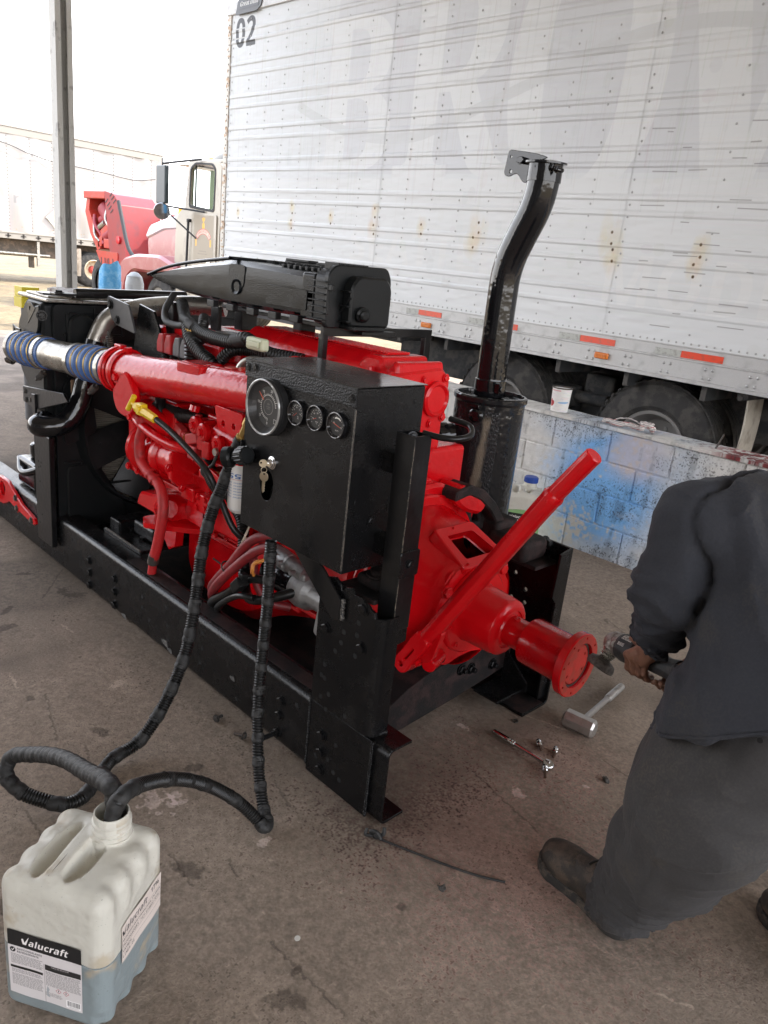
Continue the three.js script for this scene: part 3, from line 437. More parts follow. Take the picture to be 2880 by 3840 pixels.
// ---------------------------------------------------------------- far trailer, sunlit, at right angles
{
  const FX = -24, YB = 1.42, YT = 3.98, z1 = -3.5, z2 = -13.2;
  const t = thing('box_trailer', 'dented old white box trailer in the sun at the far left, with rusty dual wheels', 'trailer', [-25.3, 0, -9]);
  const lett = canvasTex(1024, 320, (c, w, h) => {
    c.fillStyle = '#a19c98'; c.fillRect(0, 0, w, h); seed = 77; const px = z => (z1 - z) / (z1 - z2) * w, py = y => (YT - y) / (YT - YB) * h;
    for (let i = 0; i < 500; i++) { c.fillStyle = `rgba(${150 + rnd() * 60},${145 + rnd() * 50},${140 + rnd() * 50},0.06)`; c.fillRect(rnd() * w, rnd() * h, 2 + rnd() * 10, 20 + rnd() * 120); }
    c.fillStyle = 'rgba(214,212,208,.95)'; c.font = 'bold 40px sans-serif'; c.fillText('1-800-', px(-8.95), py(3.42)); c.fillStyle = '#8f8c8a'; c.font = 'bold 44px sans-serif'; c.fillText('ru', px(-8.55), py(2.2)); c.fillStyle = 'rgba(150,146,142,.8)'; c.fillText('s', px(-9.05), py(2.2));
    c.strokeStyle = 'rgba(120,118,116,.6)'; c.strokeRect(px(-13.0), py(3.0), 60, 110); c.fillStyle = 'rgba(170,120,60,.4)'; for (let i = 0; i < 40; i++) c.fillRect(rnd() * w, h - rnd() * 30, 4, 2);
  });
  const sk = mat({ map: lett, roughness: 0.4, metalness: 0.1 }), edge = mat({ color: C(0.3, 0.275, 0.24), roughness: 0.5, metalness: 0.2 });
  const pw = 0.62;
  for (let z = z1, k = 0; z > z2 + 0.1; z -= pw, k++) {                    // thin skin, buckled between its posts
    const g = new THREE.PlaneGeometry(pw + 0.01, YT - YB, 8, 16).rotateY(Math.PI / 2); g.translate(FX, (YT + YB) / 2, z - pw / 2); const p = g.attributes.position, uv = g.attributes.uv;
    for (let i = 0; i < p.count; i++) { const Z = p.getZ(i), y = p.getY(i), e = Math.sin(clamp((z - Z) / pw) * Math.PI); p.setX(i, FX + (k % 2) * 0.004 + e * 0.17 * (vn(Z * 2.2, y * 0.9) - 0.45) + e * 0.035 * (vn(Z * 5 + 9, y * 3) - 0.5)); uv.setXY(i, (z1 - Z) / (z1 - z2), (y - YB) / (YT - YB)); }
    g.computeVertexNormals(); part('side_panel', g, sk, t, { uv: true });
  }
  const rv = []; for (let z = z1; z > z2; z -= pw) for (let y = YB + 0.06; y < YT; y += 0.09) rv.push(along(new THREE.SphereGeometry(0.012, 6, 3, 0, 7, 0, Math.PI / 2), V(FX + 0.004, y, z), AX.x));
  part('rivet_rows', rv, MAT.iron, t, { kind: 'stuff' });
  part('top_rail', [bx(FX - 0.05, FX + 0.03, YT - 0.02, YT + 0.16, z2, z1, 0.01), bx(FX - 0.05, FX + 0.045, YT + 0.162, YT + 0.2, z2, z1, 0.005)], edge, t);
  part('bottom_rail', [bx(FX - 0.05, FX + 0.03, YB - 0.2, YB, z2, z1, 0.01), bx(FX - 0.05, FX + 0.05, YB - 0.045, YB - 0.02, z2, z1, 0.004)], edge, t);
  part('rail_cleats', Array.from({ length: 20 }, (_, k) => { const z = z1 - 0.3 - k * 0.42; return [bx(FX + 0.03, FX + 0.042, YB - 0.17, YB - 0.05, z, z + 0.05), bx(FX + 0.03, FX + 0.042, YB - 0.13, YB - 0.1, z - 0.05, z + 0.1)]; }), MAT.iron, t, { kind: 'stuff' });
  part('cargo_box', bx(FX - 2.5, FX - 0.13, YB - 0.15, YT + 0.15, z2, z1, 0.01), edge, t);
  const dz = part('placard_holder', rot([bx(FX + 0.02, FX + 0.032, 1.72, 2.1, -9.95, -9.55), bx(FX + 0.032, FX + 0.06, 2.06, 2.1, -9.97, -9.53), bx(FX + 0.032, FX + 0.06, 1.72, 1.76, -9.97, -9.53), ...[0, 1, 2].map(k => bx(FX + 0.032, FX + 0.045, 1.8, 2.02, -9.88 + k * 0.1, -9.87 + k * 0.1))], AX.x, 0.72, [FX, 1.9, -9.75]), mat({ color: C(0.55, 0.5, 0.42), roughness: 0.5, metalness: 0.3 }), t);
  part('placard_holder', rot([bx(FX + 0.02, FX + 0.05, 1.55, 1.85, -12.5, -12.2)], AX.x, 0.75, [FX, 1.7, -12.35]), mat({ color: C(0.55, 0.5, 0.42), roughness: 0.5, metalness: 0.3 }), t);
  part('loose_cable', tube([[FX + 0.09, 3.86, -7.2], [FX + 0.1, 3.7, -8.4], [FX + 0.08, 3.55, -9.0], [FX + 0.1, 3.42, -9.8], [FX + 0.09, 3.4, -10.5], [FX + 0.1, 3.36, -11.2], [FX + 0.08, 3.3, -12.2], [FX + 0.1, 3.42, -12.9]], 0.011, { n: 120, seg: 6 }), MAT.rubber, t);
  part('chassis', [bx(FX - 0.9, FX - 0.8, 0.9, 1.22, z2, z1), bx(FX - 0.35, FX - 0.3, 0.75, 1.2, -10.3, z1, 0.01), ...[-6, -7.5, -9.2].map(z => bx(FX - 0.4, FX - 0.25, 0.45, 0.8, z, z + 0.12))], mat({ map: mottled([0.09, 0.075, 0.06], [0.16, 0.12, 0.09], 8, 0.8, 0.4, 0.7, 0.1), roughness: 0.9 }), t);
  part('side_bar', [rod(V(FX - 0.1, 0.82, -9.6), V(FX - 0.1, 0.84, z1), 0.04, 0.04, 12), bx(FX - 0.14, FX - 0.06, 0.5, 1.2, -9.3, -9.22)], MAT.steel, t);
  const rim = mat({ map: mottled([0.55, 0.46, 0.33], [0.34, 0.24, 0.15], 8, 0.5, 0.5, 0.75, 0.1), roughness: 0.6 });
  for (const z of [-10.95, -12.3]) for (const [x, o] of [[FX - 0.36, 1], [FX - 0.72, 0]]) { const w = part('wheel', wheelGeo(0.52, 0.28, V(x, 0.52, z), AX.x), tyreMat, t); part('rim', [lathe([[0.05, 0.3], [0.27, 0.31], [0.28, 0.28], [0.13, 0.22], [0.11, 0.11]], V(x, 0.52, z), AX.x, 36), ...Array.from({ length: 10 }, (_, k) => lathe([[0.1, 0.028], [0.135, 0.028], [0.135, 0]], V(x, 0.52 + 0.17 * Math.cos(k * 0.628), z + 0.17 * Math.sin(k * 0.628)), AX.x, 10))], rim, w, o ? {} : {}); part('hub', lathe([[0.1, 0.12], [0.22, 0.1], [0.25, 0.07], [0.25, 0]], V(x, 0.52, z), AX.x, 24), mat({ color: C(0.4, 0.05, 0.04), roughness: 0.6 }), w); }
  part('wheel_chock_tyre', lathe([[0, 0.25], [0, 0.42], [0.06, 0.5], [0.2, 0.5], [0.26, 0.42], [0.26, 0.25]], V(FX + 0.5, 0.02, -11.3), AX.y, 40), mat({ color: C(0.42, 0.33, 0.16), roughness: 0.8 }), t);
  part('mud_flap', (() => { const g = new THREE.BoxGeometry(0.02, 0.8, 0.52, 1, 8, 4); const p = g.attributes.position; for (let i = 0; i < p.count; i++) p.setX(i, p.getX(i) + 0.05 * Math.sin((p.getY(i) + 0.4) * 3)); g.translate(FX + 0.06, 0.72, -10.2); g.computeVertexNormals(); return g; })(), mat({ map: mottled([0.3, 0.25, 0.2], [0.2, 0.16, 0.12], 8, 0.6, 0.4, 0.7, 0.1), roughness: 0.8 }), t);
  part('flap_reflector', bx(FX + 0.105, FX + 0.115, 0.86, 0.92, -10.28, -10.1), mat({ color: C(0.6, 0.03, 0.03), roughness: 0.3 }), t);
}

// ---------------------------------------------------------------- red and white road tractor nosing left behind the engine
{
  const ZN = -7.2, ZF = -9.4;                                     // near and far side
  const t = thing('road_tractor', 'cream cabbed road tractor with red hood and fender, left of the white trailer', 'truck', [-13, 0, -8.3]);
  const cream = mat({ map: mottled([0.3, 0.26, 0.2], [0.25, 0.21, 0.165], 6, 0.9, 0.5, 0.8, 0.03), roughness: 0.32, clearcoat: 0.5, clearcoatRoughness: 0.15 });
  const oldRed = mat({ map: mottled([0.26, 0.03, 0.038], [0.3, 0.09, 0.09], 6, 0.9, 0.4, 0.8, 0.04), roughness: 0.3, clearcoat: 0.7, clearcoatRoughness: 0.12 });
  const pale = mat({ map: mottled([0.42, 0.38, 0.4], [0.36, 0.28, 0.3], 6, 0.9, 0.45, 0.8, 0.03), roughness: 0.3, clearcoat: 0.6 });
  const dark = mat({ color: C(0.02, 0.02, 0.022), roughness: 0.6 });
  const op = [[-12.02, 2.22], [-12.0, 2.78], [-11.86, 2.85], [-11.36, 2.83], [-11.28, 2.76], [-11.3, 2.16]];
  // cab with an open window frame
  part('cab_shell', [plate(rpoly([[-12.22, 0.75], [-12.2, 2.14], [-12.08, 2.9], [-11.1, 2.88], [-11.1, 0.75]], 0.08), 'z', ZN - 0.06, ZN, { holes: [rpoly(op, 0.05)] }), bx(-12.2, -11.1, 0.8, 2.88, ZF, ZF + 0.06), bx(-12.26, -12.2, 1.2, 2.14, ZF, ZN - 0.08, 0.02), bx(-11.16, -11.1, 0.8, 2.9, ZF, ZN - 0.07, 0.01), bx(-12.12, -11.1, 2.86, 2.92, ZF, ZN - 0.02, 0.02), bx(-12.2, -11.1, 0.78, 0.84, ZF, ZN - 0.07)], cream, t);
  const roof = part('cab_roof', field((x, y, z) => { const a = ell(x, y, z, [-11.3, 2.86, (ZN + ZF) / 2], [0.86, 0.38, 1.04]); return Math.max(a, 2.88 - y) ; }, [-12.25, 2.84, ZF], [-10.4, 3.3, ZN], 0.05), mat({ map: mottled([0.15, 0.135, 0.11], [0.11, 0.1, 0.085], 6, 0.9, 0.5, 0.8, 0.05), roughness: 0.5 }), t);  // cab paint darkened on the roof, stands in for shade there
  part('roof_lamp', blob(-11.95, 2.96, ZN - 0.35, 0.1, 0.05, 0.07), mat({ color: C(0.65, 0.2, 0.05), roughness: 0.3 }), roof);
  part('roof_marker', blob(-10.98, 3.17, ZN - 0.5, 0.17, 0.12, 0.1), mat({ color: C(0.5, 0.22, 0.1), roughness: 0.4 }), roof);
  part('sun_visor', bx(-12.5, -12.06, 2.84, 2.87, ZF + 0.1, ZN - 0.04, 0.01), cream, t);
  const sp = new THREE.Shape(op.map(p => new THREE.Vector2(...p))); const wg = new THREE.ShapeGeometry(sp); wg.translate(0, 0, ZN - 0.03);
  part('side_window', wg, mat({ color: C(0.8, 0.9, 0.86), transmission: 1, thickness: 0, roughness: 0, ior: 1.4, specularIntensity: 0.4 }), t);
  part('window_seal', [plate(rpoly([[-12.05, 2.18], [-12.03, 2.8], [-11.87, 2.88], [-11.34, 2.86], [-11.25, 2.77], [-11.27, 2.12]], 0.06), 'z', ZN + 0.001, ZN + 0.008, { holes: [rpoly(op, 0.05)] }), bx(-11.93, -11.89, 2.2, 2.83, ZN - 0.045, ZN - 0.028, 0.004)], dark, t);
  part('curtain', (() => { const g = new THREE.PlaneGeometry(0.55, 0.7, 40, 4); const p = g.attributes.position; for (let i = 0; i < p.count; i++) p.setZ(i, 0.03 * Math.sin(p.getX(i) * 55)); g.translate(-11.58, 2.44, ZN - 0.25); g.computeVertexNormals(); return g; })(), mat({ color: C(0.3, 0.34, 0.17), roughness: 0.9, side: THREE.DoubleSide }), t);
  part('seat', [bx(-11.7, -11.2, 1.5, 2.35, ZN - 0.9, ZN - 0.4, 0.08)], dark, t);
  // door, seam and sign writing: a pineapple over a red banner, small lines below
  const sign = canvasTex(512, 640, (c, w, h) => {
    c.fillStyle = '#8e8372'; c.fillRect(0, 0, w, h); c.fillStyle = '#d9a441'; c.beginPath(); c.ellipse(256, 135, 34, 46, 0, 0, 7); c.fill(); for (let k = -3; k < 4; k++) { c.save(); c.translate(256, 95); c.rotate(k * 0.22); c.fillRect(-5, -70, 10, 60); c.restore(); }
    c.strokeStyle = '#b8453a'; c.lineWidth = 70; c.beginPath(); c.arc(256, 420, 215, Math.PI * 1.2, Math.PI * 1.8); c.stroke(); c.strokeStyle = '#cdb8a8'; c.lineWidth = 52; c.beginPath(); c.arc(256, 420, 215, Math.PI * 1.21, Math.PI * 1.79); c.stroke();
    c.fillStyle = '#b8453a'; c.font = 'bold 46px serif'; const s = 'COWARRUBIAS'; for (let i = 0; i < s.length; i++) { const a = Math.PI * (1.235 + 0.053 * i); c.save(); c.translate(256 + 202 * Math.cos(a), 420 + 202 * Math.sin(a)); c.rotate(a + Math.PI / 2); c.fillText(s[i], -16, 0); c.restore(); }
    c.fillStyle = '#d9a441'; c.fillRect(50, 310, 36, 90); c.fillRect(428, 310, 36, 90); c.fillStyle = '#6d645c'; c.font = 'bold 22px sans-serif'; c.fillText('20 FREEDOM LANE', 150, 470); c.fillText('WATSONVILLE CA 95076', 120, 505); c.font = 'bold 26px sans-serif'; c.fillText('USDOT 1047504', 110, 575); c.fillStyle = '#b8453a'; c.fillText('327', 330, 575);
  });
  const door = part('door', plate(rpoly([[-11.93, 0.86], [-11.93, 2.12], [-11.17, 2.08], [-11.17, 0.86]], 0.05), 'z', ZN + 0.002, ZN + 0.02), cream, t);
  part('sign_writing', (() => { const g = new THREE.PlaneGeometry(0.6, 0.78); g.translate(-11.55, 1.68, ZN + 0.0215); return g; })(), mat({ map: sign, roughness: 0.4 }), door, { uv: true });
  part('handle', bx(-11.42, -11.3, 1.3, 1.36, ZN + 0.02, ZN + 0.04, 0.008), MAT.chrome, door);
  part('grab_rail', [rod(V(-12.02, 1.15, ZN + 0.05), V(-11.98, 1.98, ZN + 0.05), 0.02), bx(-12.04, -11.96, 1.95, 2.0, ZN - 0.01, ZN + 0.05), bx(-12.06, -11.98, 1.14, 1.18, ZN - 0.01, ZN + 0.05)], dark, t);
  part('cowl', [plate(rpoly([[-12.55, 0.95], [-12.5, 2.02], [-12.3, 2.16], [-12.18, 2.14], [-12.18, 0.75]], 0.06), 'z', ZF + 0.15, ZN - 0.02)], cream, t);
  part('hood', plate(rpoly([[-14.02, 1.3], [-14.05, 1.62], [-13.9, 1.82], [-13.2, 2.0], [-12.56, 2.06], [-12.58, 1.2], [-13.9, 1.2]], 0.12), 'z', ZF + 0.4, ZN - 0.3, { bevel: 0.03 }), oldRed, t);
  part('hood_top', plate(rpoly([[-14.06, 1.68], [-13.92, 1.86], [-13.2, 2.03], [-12.57, 2.09], [-12.57, 1.86], [-13.4, 1.8], [-14.02, 1.62]], 0.06), 'z', ZF + 0.37, ZN - 0.27, { bevel: 0.025 }), pale, t);
  // fender: a thick arch over the front wheel
  const arch = [[-14.55, 0.55], [-14.5, 1.02], [-14.3, 1.22], [-13.75, 1.33], [-12.9, 1.36], [-12.3, 1.22], [-12.3, 1.05], [-12.75, 1.06], [-13.3, 1.02], [-13.85, 1.02], [-14.12, 0.85], [-14.22, 0.55]];
  part('fender', plate(rpoly(arch, 0.12, 6), 'z', ZN - 0.5, ZN + 0.1, { bevel: 0.05 }), oldRed, t);
  part('indicator', bx(-14.6, -14.5, 0.8, 1.1, ZN - 0.35, ZN - 0.05, 0.02), mat({ color: C(0.6, 0.25, 0.04), roughness: 0.3 }), t);
  part('bumper', [bx(-14.75, -14.3, 0.45, 0.75, ZF, ZN - 0.1, 0.06)], mat({ color: C(0.5, 0.35, 0.28), roughness: 0.25, metalness: 0.7 }), t);
  for (const z of [ZN - 0.36, ZF + 0.1]) { const w = part('wheel', wheelGeo(0.5, 0.3, V(-13.2, 0.5, z), AX.z), tyreMat, t); part('rim', lathe([[0.05, 0.28], [0.27, 0.28], [0.24, 0.2], [0.2, 0.1], [0.26, 0.08], [0.27, 0]], V(-13.2, 0.5, z), AX.z, 32), MAT.alu, w); }
  part('chassis', [bx(-14.2, -8.6, 0.55, 0.8, -8.9, -7.7), bx(-12.6, -11.2, 0.4, 0.8, ZN - 0.4, ZN - 0.05)], dark, t);
  part('step_tank', [bx(-12.45, -11.95, 0.45, 1.05, ZN - 0.5, ZN + 0.02, 0.06)], cream, t);
  part('side_marker', bx(-12.38, -12.2, 0.86, 0.94, ZN + 0.021, ZN + 0.04, 0.01), mat({ color: C(0.7, 0.25, 0.03), roughness: 0.2 }), t);
  // mirrors on their arms
  const m1 = part('mirror', bx(-12.76, -12.46, 2.2, 2.79, ZN + 0.28, ZN + 0.36, 0.02), mat({ color: C(0.035, 0.045, 0.05), roughness: 0.35 }), t);
  each('mirror_arm', [rod(V(-12.62, 2.82, ZN + 0.32), V(-11.9, 2.92, ZN + 0.02), 0.018, 0.018, 8), rod(V(-12.4, 2.16, ZN + 0.34), V(-11.78, 2.12, ZN + 0.02), 0.016, 0.016, 8), rod(V(-12.38, 2.06, ZN + 0.34), V(-11.98, 1.7, ZN + 0.04), 0.014, 0.014, 8), rod(V(-12.62, 2.79, ZN + 0.32), V(-12.62, 2.9, ZN + 0.32), 0.012, 0.012, 8), rod(V(-12.6, 2.0, ZN + 0.32), V(-12.6, 2.22, ZN + 0.32), 0.014, 0.014, 8)], dark, t);
  part('round_mirror', [lathe([[0, 0], [0, 0.13], [0.02, 0.135], [0.03, 0.125], [0.036, 0]], V(-12.58, 2.08, ZN + 0.34), V(0.8, -0.2, 0.56), 32)], mat({ color: C(0.3, 0.3, 0.3), metalness: 1, roughness: 0.08 }), t);
  // behind the cab: sleeper gap, far mirror back, stack
  part('rear_wall', [bx(-11.08, -10.7, 0.8, 2.8, ZF + 0.1, ZN - 0.3, 0.03)], dark, t);
  part('mirror_back', bx(-11.02, -10.76, 2.42, 2.86, ZN - 0.1, ZN - 0.02, 0.02), mat({ color: C(0.5, 0.47, 0.42), roughness: 0.4 }), t);
  each('hose', [tube([[-11.06, 2.0, ZN - 0.1], [-11.0, 1.6, ZN - 0.05], [-11.05, 1.2, ZN - 0.1], [-10.9, 0.9, ZN - 0.2]], 0.035), tube([[-10.95, 1.9, ZN - 0.15], [-10.85, 1.5, ZN - 0.1], [-10.7, 1.3, ZN - 0.15], [-9.6, 1.2, ZN - 0.5]], 0.025)], MAT.rubber, t);
  t.position.x -= 0.14; for (const o of t.children) if (/^(mirror|round_mirror)/.test(o.name)) o.position.x += 0.24;
}

// ---------------------------------------------------------------- red telehandler behind the tractor
{
  const t = thing('telehandler', 'red telehandler with open dented engine cover, between the tractor hood and the far trailer', 'telehandler', [-17.2, 0, -9]);
  const red = mat({ map: mottled([0.42, 0.035, 0.02], [0.36, 0.06, 0.04], 8, 0.9, 0.45, 0.8, 0.06), roughness: 0.4, clearcoat: 0.3 }), dr = mat({ color: C(0.25, 0.02, 0.03), roughness: 0.5 }), dk = mat({ color: C(0.03, 0.03, 0.032), roughness: 0.6 });
  const z = -8;                                                   // the face turned this way
  part('frame_tower', plate(rpoly([[-17.05, 2.5], [-16.62, 2.44], [-16.32, 2.24], [-16.02, 1.0], [-16.6, 0.85], [-16.85, 1.35]], 0.03), 'z', z - 0.9, z), mat({ map: mottled([0.26, 0.02, 0.022], [0.2, 0.025, 0.03], 8, 0.9, 0.45, 0.8, 0.06), roughness: 0.4 }), t);  // tower red darkened in the colour, stands for its shaded face
  part('engine_cover', [bx(-18.1, -17.05, 2.34, 2.5, z - 0.9, z, 0.02), plate(rpoly([[-18.05, 2.36], [-18.15, 2.06], [-17.9, 1.6], [-17.55, 1.25], [-17.4, 1.3], [-17.7, 1.75], [-17.95, 2.1], [-17.9, 2.36]], 0.03), 'z', z - 0.85, z - 0.06)], red, t);
  each('vent_slot', [0, 1, 2, 3, 4, 5, 6].map(k => rot([bx(-16.98 + (k % 2) * 0.24 + (k >> 1) * 0.03, -16.84 + (k % 2) * 0.24 + (k >> 1) * 0.03, 2.36 - (k >> 1) * 0.1, 2.385 - (k >> 1) * 0.1, z + 0.001, z + 0.006, 0)], AX.z, 0.55, [-16.8, 2.3, z])), dk, t);
  part('engine_bay', [bx(-17.9, -16.9, 1.3, 2.34, z - 0.8, z - 0.5, 0.05)], dr, t);
  part('engine', [rod(V(-17.55, 2.2, z - 0.3), V(-17.1, 1.75, z - 0.3), 0.22, 0.2), rod(V(-17.6, 1.9, z - 0.2), V(-17.3, 1.95, z - 0.2), 0.1), rod(V(-17.3, 1.55, z - 0.15), V(-17.0, 1.65, z - 0.15), 0.1), bx(-17.35, -17.0, 1.55, 1.75, z - 0.3, z - 0.1, 0.04), tube([[-17.75, 2.0, z - 0.1], [-17.65, 1.8, z - 0.06], [-17.45, 1.6, z - 0.1], [-17.3, 1.4, z - 0.1]], 0.04)], dr, t);
  each('hose', [tube([[-17.15, 2.25, z - 0.15], [-17.12, 1.95, z - 0.05], [-16.95, 1.72, z - 0.08]], 0.028), tube([[-17.8, 1.95, z - 0.1], [-17.6, 1.6, z - 0.02], [-17.45, 1.45, z - 0.06]], 0.025), rod(V(-17.5, 1.75, z - 0.1), V(-17.25, 1.85, z - 0.1), 0.06)], MAT.steel, t);
  each('panel', [plate(rpoly([[-17.45, 1.68], [-17.05, 1.86], [-16.95, 1.72], [-17.35, 1.5]], 0.02), 'z', z - 0.12, z - 0.08), plate(rpoly([[-17.55, 1.5], [-17.3, 1.6], [-17.35, 1.35], [-17.5, 1.32]], 0.02), 'z', z - 0.1, z - 0.06)], red, t);
  const cw = part('counterweight', plate(rpoly([[-17.46, 1.26], [-16.42, 1.26], [-16.4, 1.2], [-16.45, 0.78], [-17.02, 0.78]], 0.03), 'z', z - 0.7, z + 0.02), red, t);
  part('upper_step', bx(-17.2, -16.45, 1.32, 1.52, z - 0.6, z - 0.04, 0.02), red, t);
  const slot = (pts) => plate(pts, 'z', z + 0.021, z + 0.026, { bevel: 0 });
  const L = x => [[x, 1.12], [x + 0.035, 1.12], [x + 0.05, 0.96], [x + 0.14, 0.95], [x + 0.14, 0.92], [x + 0.015, 0.92]];
  each('cut_letter', [slot(L(-17.2)), slot([[-17.02, 1.12], [-16.985, 1.12], [-16.97, 0.955], [-16.92, 0.952], [-16.915, 1.11], [-16.88, 1.11], [-16.885, 0.925], [-17.0, 0.92]]), slot(L(-16.84)), slot(L(-16.64))], dk, cw);
  part('tail_lamp', [lathe([[0, 0.08], [0.04, 0.08], [0.05, 0]], V(-16.36, 1.52, z), AX.z, 20)], mat({ color: C(0.5, 0.02, 0.03), roughness: 0.2 }), t);
  part('boom', [plate(rpoly([[-16.3, 2.1], [-14.3, 2.06], [-14.3, 1.75], [-15.5, 1.8], [-15.6, 1.1], [-16.2, 1.0]], 0.03), 'z', z - 1.4, z - 0.95), bx(-15.9, -14.2, 2.02, 2.16, z - 1.2, z - 0.94, 0.02)], mat({ map: mottled([0.5, 0.035, 0.02], [0.42, 0.05, 0.035], 8, 0.9, 0.45, 0.8, 0.06), roughness: 0.4 }), t);  // boom red brightened in the colour, stands for sun on it
  part('beacon', lathe([[0, 0.09], [0.12, 0.085], [0.15, 0.06], [0.16, 0]], V(-15.6, 2.17, z - 1.05), AX.y, 18), mat({ color: C(0.8, 0.4, 0.02), roughness: 0.2 }), t);
  part('exhaust_pipe', tube([[-16.18, 2.3, z + 0.1], [-16.05, 2.0, z + 0.1], [-15.75, 1.4, z + 0.1], [-15.5, 1.18, z + 0.05]], 0.04), dk, t);
  part('lift_rod', rod(V(-15.9, 2.0, z - 0.9), V(-14.7, 1.72, z - 0.9), 0.05), MAT.steel, t);
  for (const x of [-17.35, -14.4]) for (const zz of [z - 0.45, z - 2.4]) { const w = part('wheel', wheelGeo(0.56, 0.42, V(x, 0.55, zz), AX.z), tyreMat, t); part('rim', lathe([[0.05, 0.3], [0.36, 0.3], [0.34, 0.2], [0.2, 0.12], [0.24, 0]], V(x, 0.55, zz), AX.z, 28), dk, w); }
  part('chassis', bx(-17.3, -14, 0.55, 0.95, z - 2.2, z - 0.5, 0.05), dr, t);
}

// ---------------------------------------------------------------- small things at the canopy edge
{
  let t = thing('bollard', 'low bollard wrapped in sky blue sheeting at the canopy edge, behind the radiator', 'bollard', [-9.35, 0, -4.45]);
  part('bollard_post', lathe([[0, 0.09], [1.05, 0.09], [1.1, 0.07], [1.12, 0]], V(-9.35, 0, -4.45), AX.y, 20), MAT.grey, t);
  part('blue_wrap', (() => { const g = new THREE.CylinderGeometry(0.125, 0.14, 0.7, 40, 14, true); const p = g.attributes.position; for (let i = 0; i < p.count; i++) { const a = Math.atan2(p.getZ(i), p.getX(i)), y = p.getY(i), q = 1 + 0.16 * (vn(a * 3 + 20, y * 6) - 0.5); p.setX(i, p.getX(i) * q); p.setZ(i, p.getZ(i) * q); if (y > 0.3) p.setY(i, y + 0.09 * Math.sin(a * 1 + 1.6) - 0.02 * Math.sin(a * 4)); } g.translate(-9.35, 0.86, -4.45); g.computeVertexNormals(); return g; })(), mat({ map: mottled([0.07, 0.32, 0.6], [0.16, 0.42, 0.66], 10, 0.3, 0.35, 0.7, 0.15), roughness: 0.6, side: THREE.DoubleSide }), t);
  t = thing('bollard', 'pale grey round topped bollard right of the blue wrapped one', 'bollard', [-8.62, 0, -4.4]);
  part('bollard_post', lathe([[0, 0.105], [1.1, 0.105], [1.18, 0.085], [1.22, 0.04], [1.23, 0]], V(-8.62, 0, -4.4), AX.y, 28), mat({ map: mottled([0.42, 0.44, 0.45], [0.34, 0.35, 0.36], 8, 0.5, 0.4, 0.7, 0.05), roughness: 0.5 }), t);
  t = thing('concrete_pier', 'broken grey concrete pier with rough top, at the foot of the canopy post', 'pier', [-8.1, 0, -3.5]);
  part('pier_block', (() => { const g = new THREE.BoxGeometry(0.72, 1.02, 0.4, 24, 20, 12); g.translate(-8.0, 0.5, -3.5); const p = g.attributes.position; for (let i = 0; i < p.count; i++) { const x = p.getX(i), y = p.getY(i), z = p.getZ(i); if (y > 0.9) p.setY(i, y + 0.07 * (fbm(x * 6, z * 8, 3) - 0.5)); p.setX(i, x + 0.03 * (fbm(y * 5, z * 7, 3) - 0.5)); p.setZ(i, z + 0.03 * (fbm(x * 6, y * 6, 3) - 0.5)); } g.computeVertexNormals(); return g; })(), mat({ map: mottled([0.36, 0.34, 0.31], [0.2, 0.14, 0.13], 10, 0.4, 0.5, 0.75, 0.2), roughness: 0.85, bumpMap: gritBump, bumpScale: 0.006 }), t);
  t = thing('marker_post', 'grey post carrying two yellow boxes marked 256, at the left edge', 'post', [-6.78, 0, -2.5]);
  part('post', rod(V(-6.78, 0, -2.5), V(-6.78, 0.955, -2.5), 0.05, 0.05, 16), MAT.grey, t);
  const ytx = canvasTex(128, 96, (c, w, h) => { c.fillStyle = '#c9b814'; c.fillRect(0, 0, w, h); c.strokeStyle = '#4a4712'; c.lineWidth = 2; c.beginPath(); c.ellipse(66, 48, 54, 40, 0, 0, 7); c.stroke(); c.fillStyle = '#3b3a14'; c.font = 'bold 34px sans-serif'; c.fillText('256', 34, 60); });
  for (const [y, dx] of [[0.957, -0.02], [1.042, 0]]) { const b = part('yellow_box', bx(-6.86 + dx, -6.69 + dx, y, y + 0.083, -2.57, -2.43, 0.004), mat({ color: C(0.58, 0.46, 0.01), roughness: 0.5 }), t); part('number_print', (() => { const g = new THREE.PlaneGeometry(0.13, 0.075).rotateY(Math.PI / 2); g.translate(-6.689 + dx, y + 0.0415, -2.5); return g; })(), mat({ map: ytx, roughness: 0.5 }), b, { uv: true }); }
}
// ================================================================ the power unit
const U = thing('diesel_power_unit', 'red diesel engine on a black steel skid with radiator, control box and exhaust stack', 'engine', [-2.4, 0, -1.935]);
const ZC = -1.935, mir = z => 2 * ZC - z, axY = x => 0.51 - 0.036 * (x + 0.97), AXD = V(1, -0.036, 0).normalize(), axP = x => V(x, axY(x), ZC);
const lx = (prof, x, y = axY(x), z = ZC, seg = 48, d = AXD) => lathe(prof, V(x, y, z), d, seg);

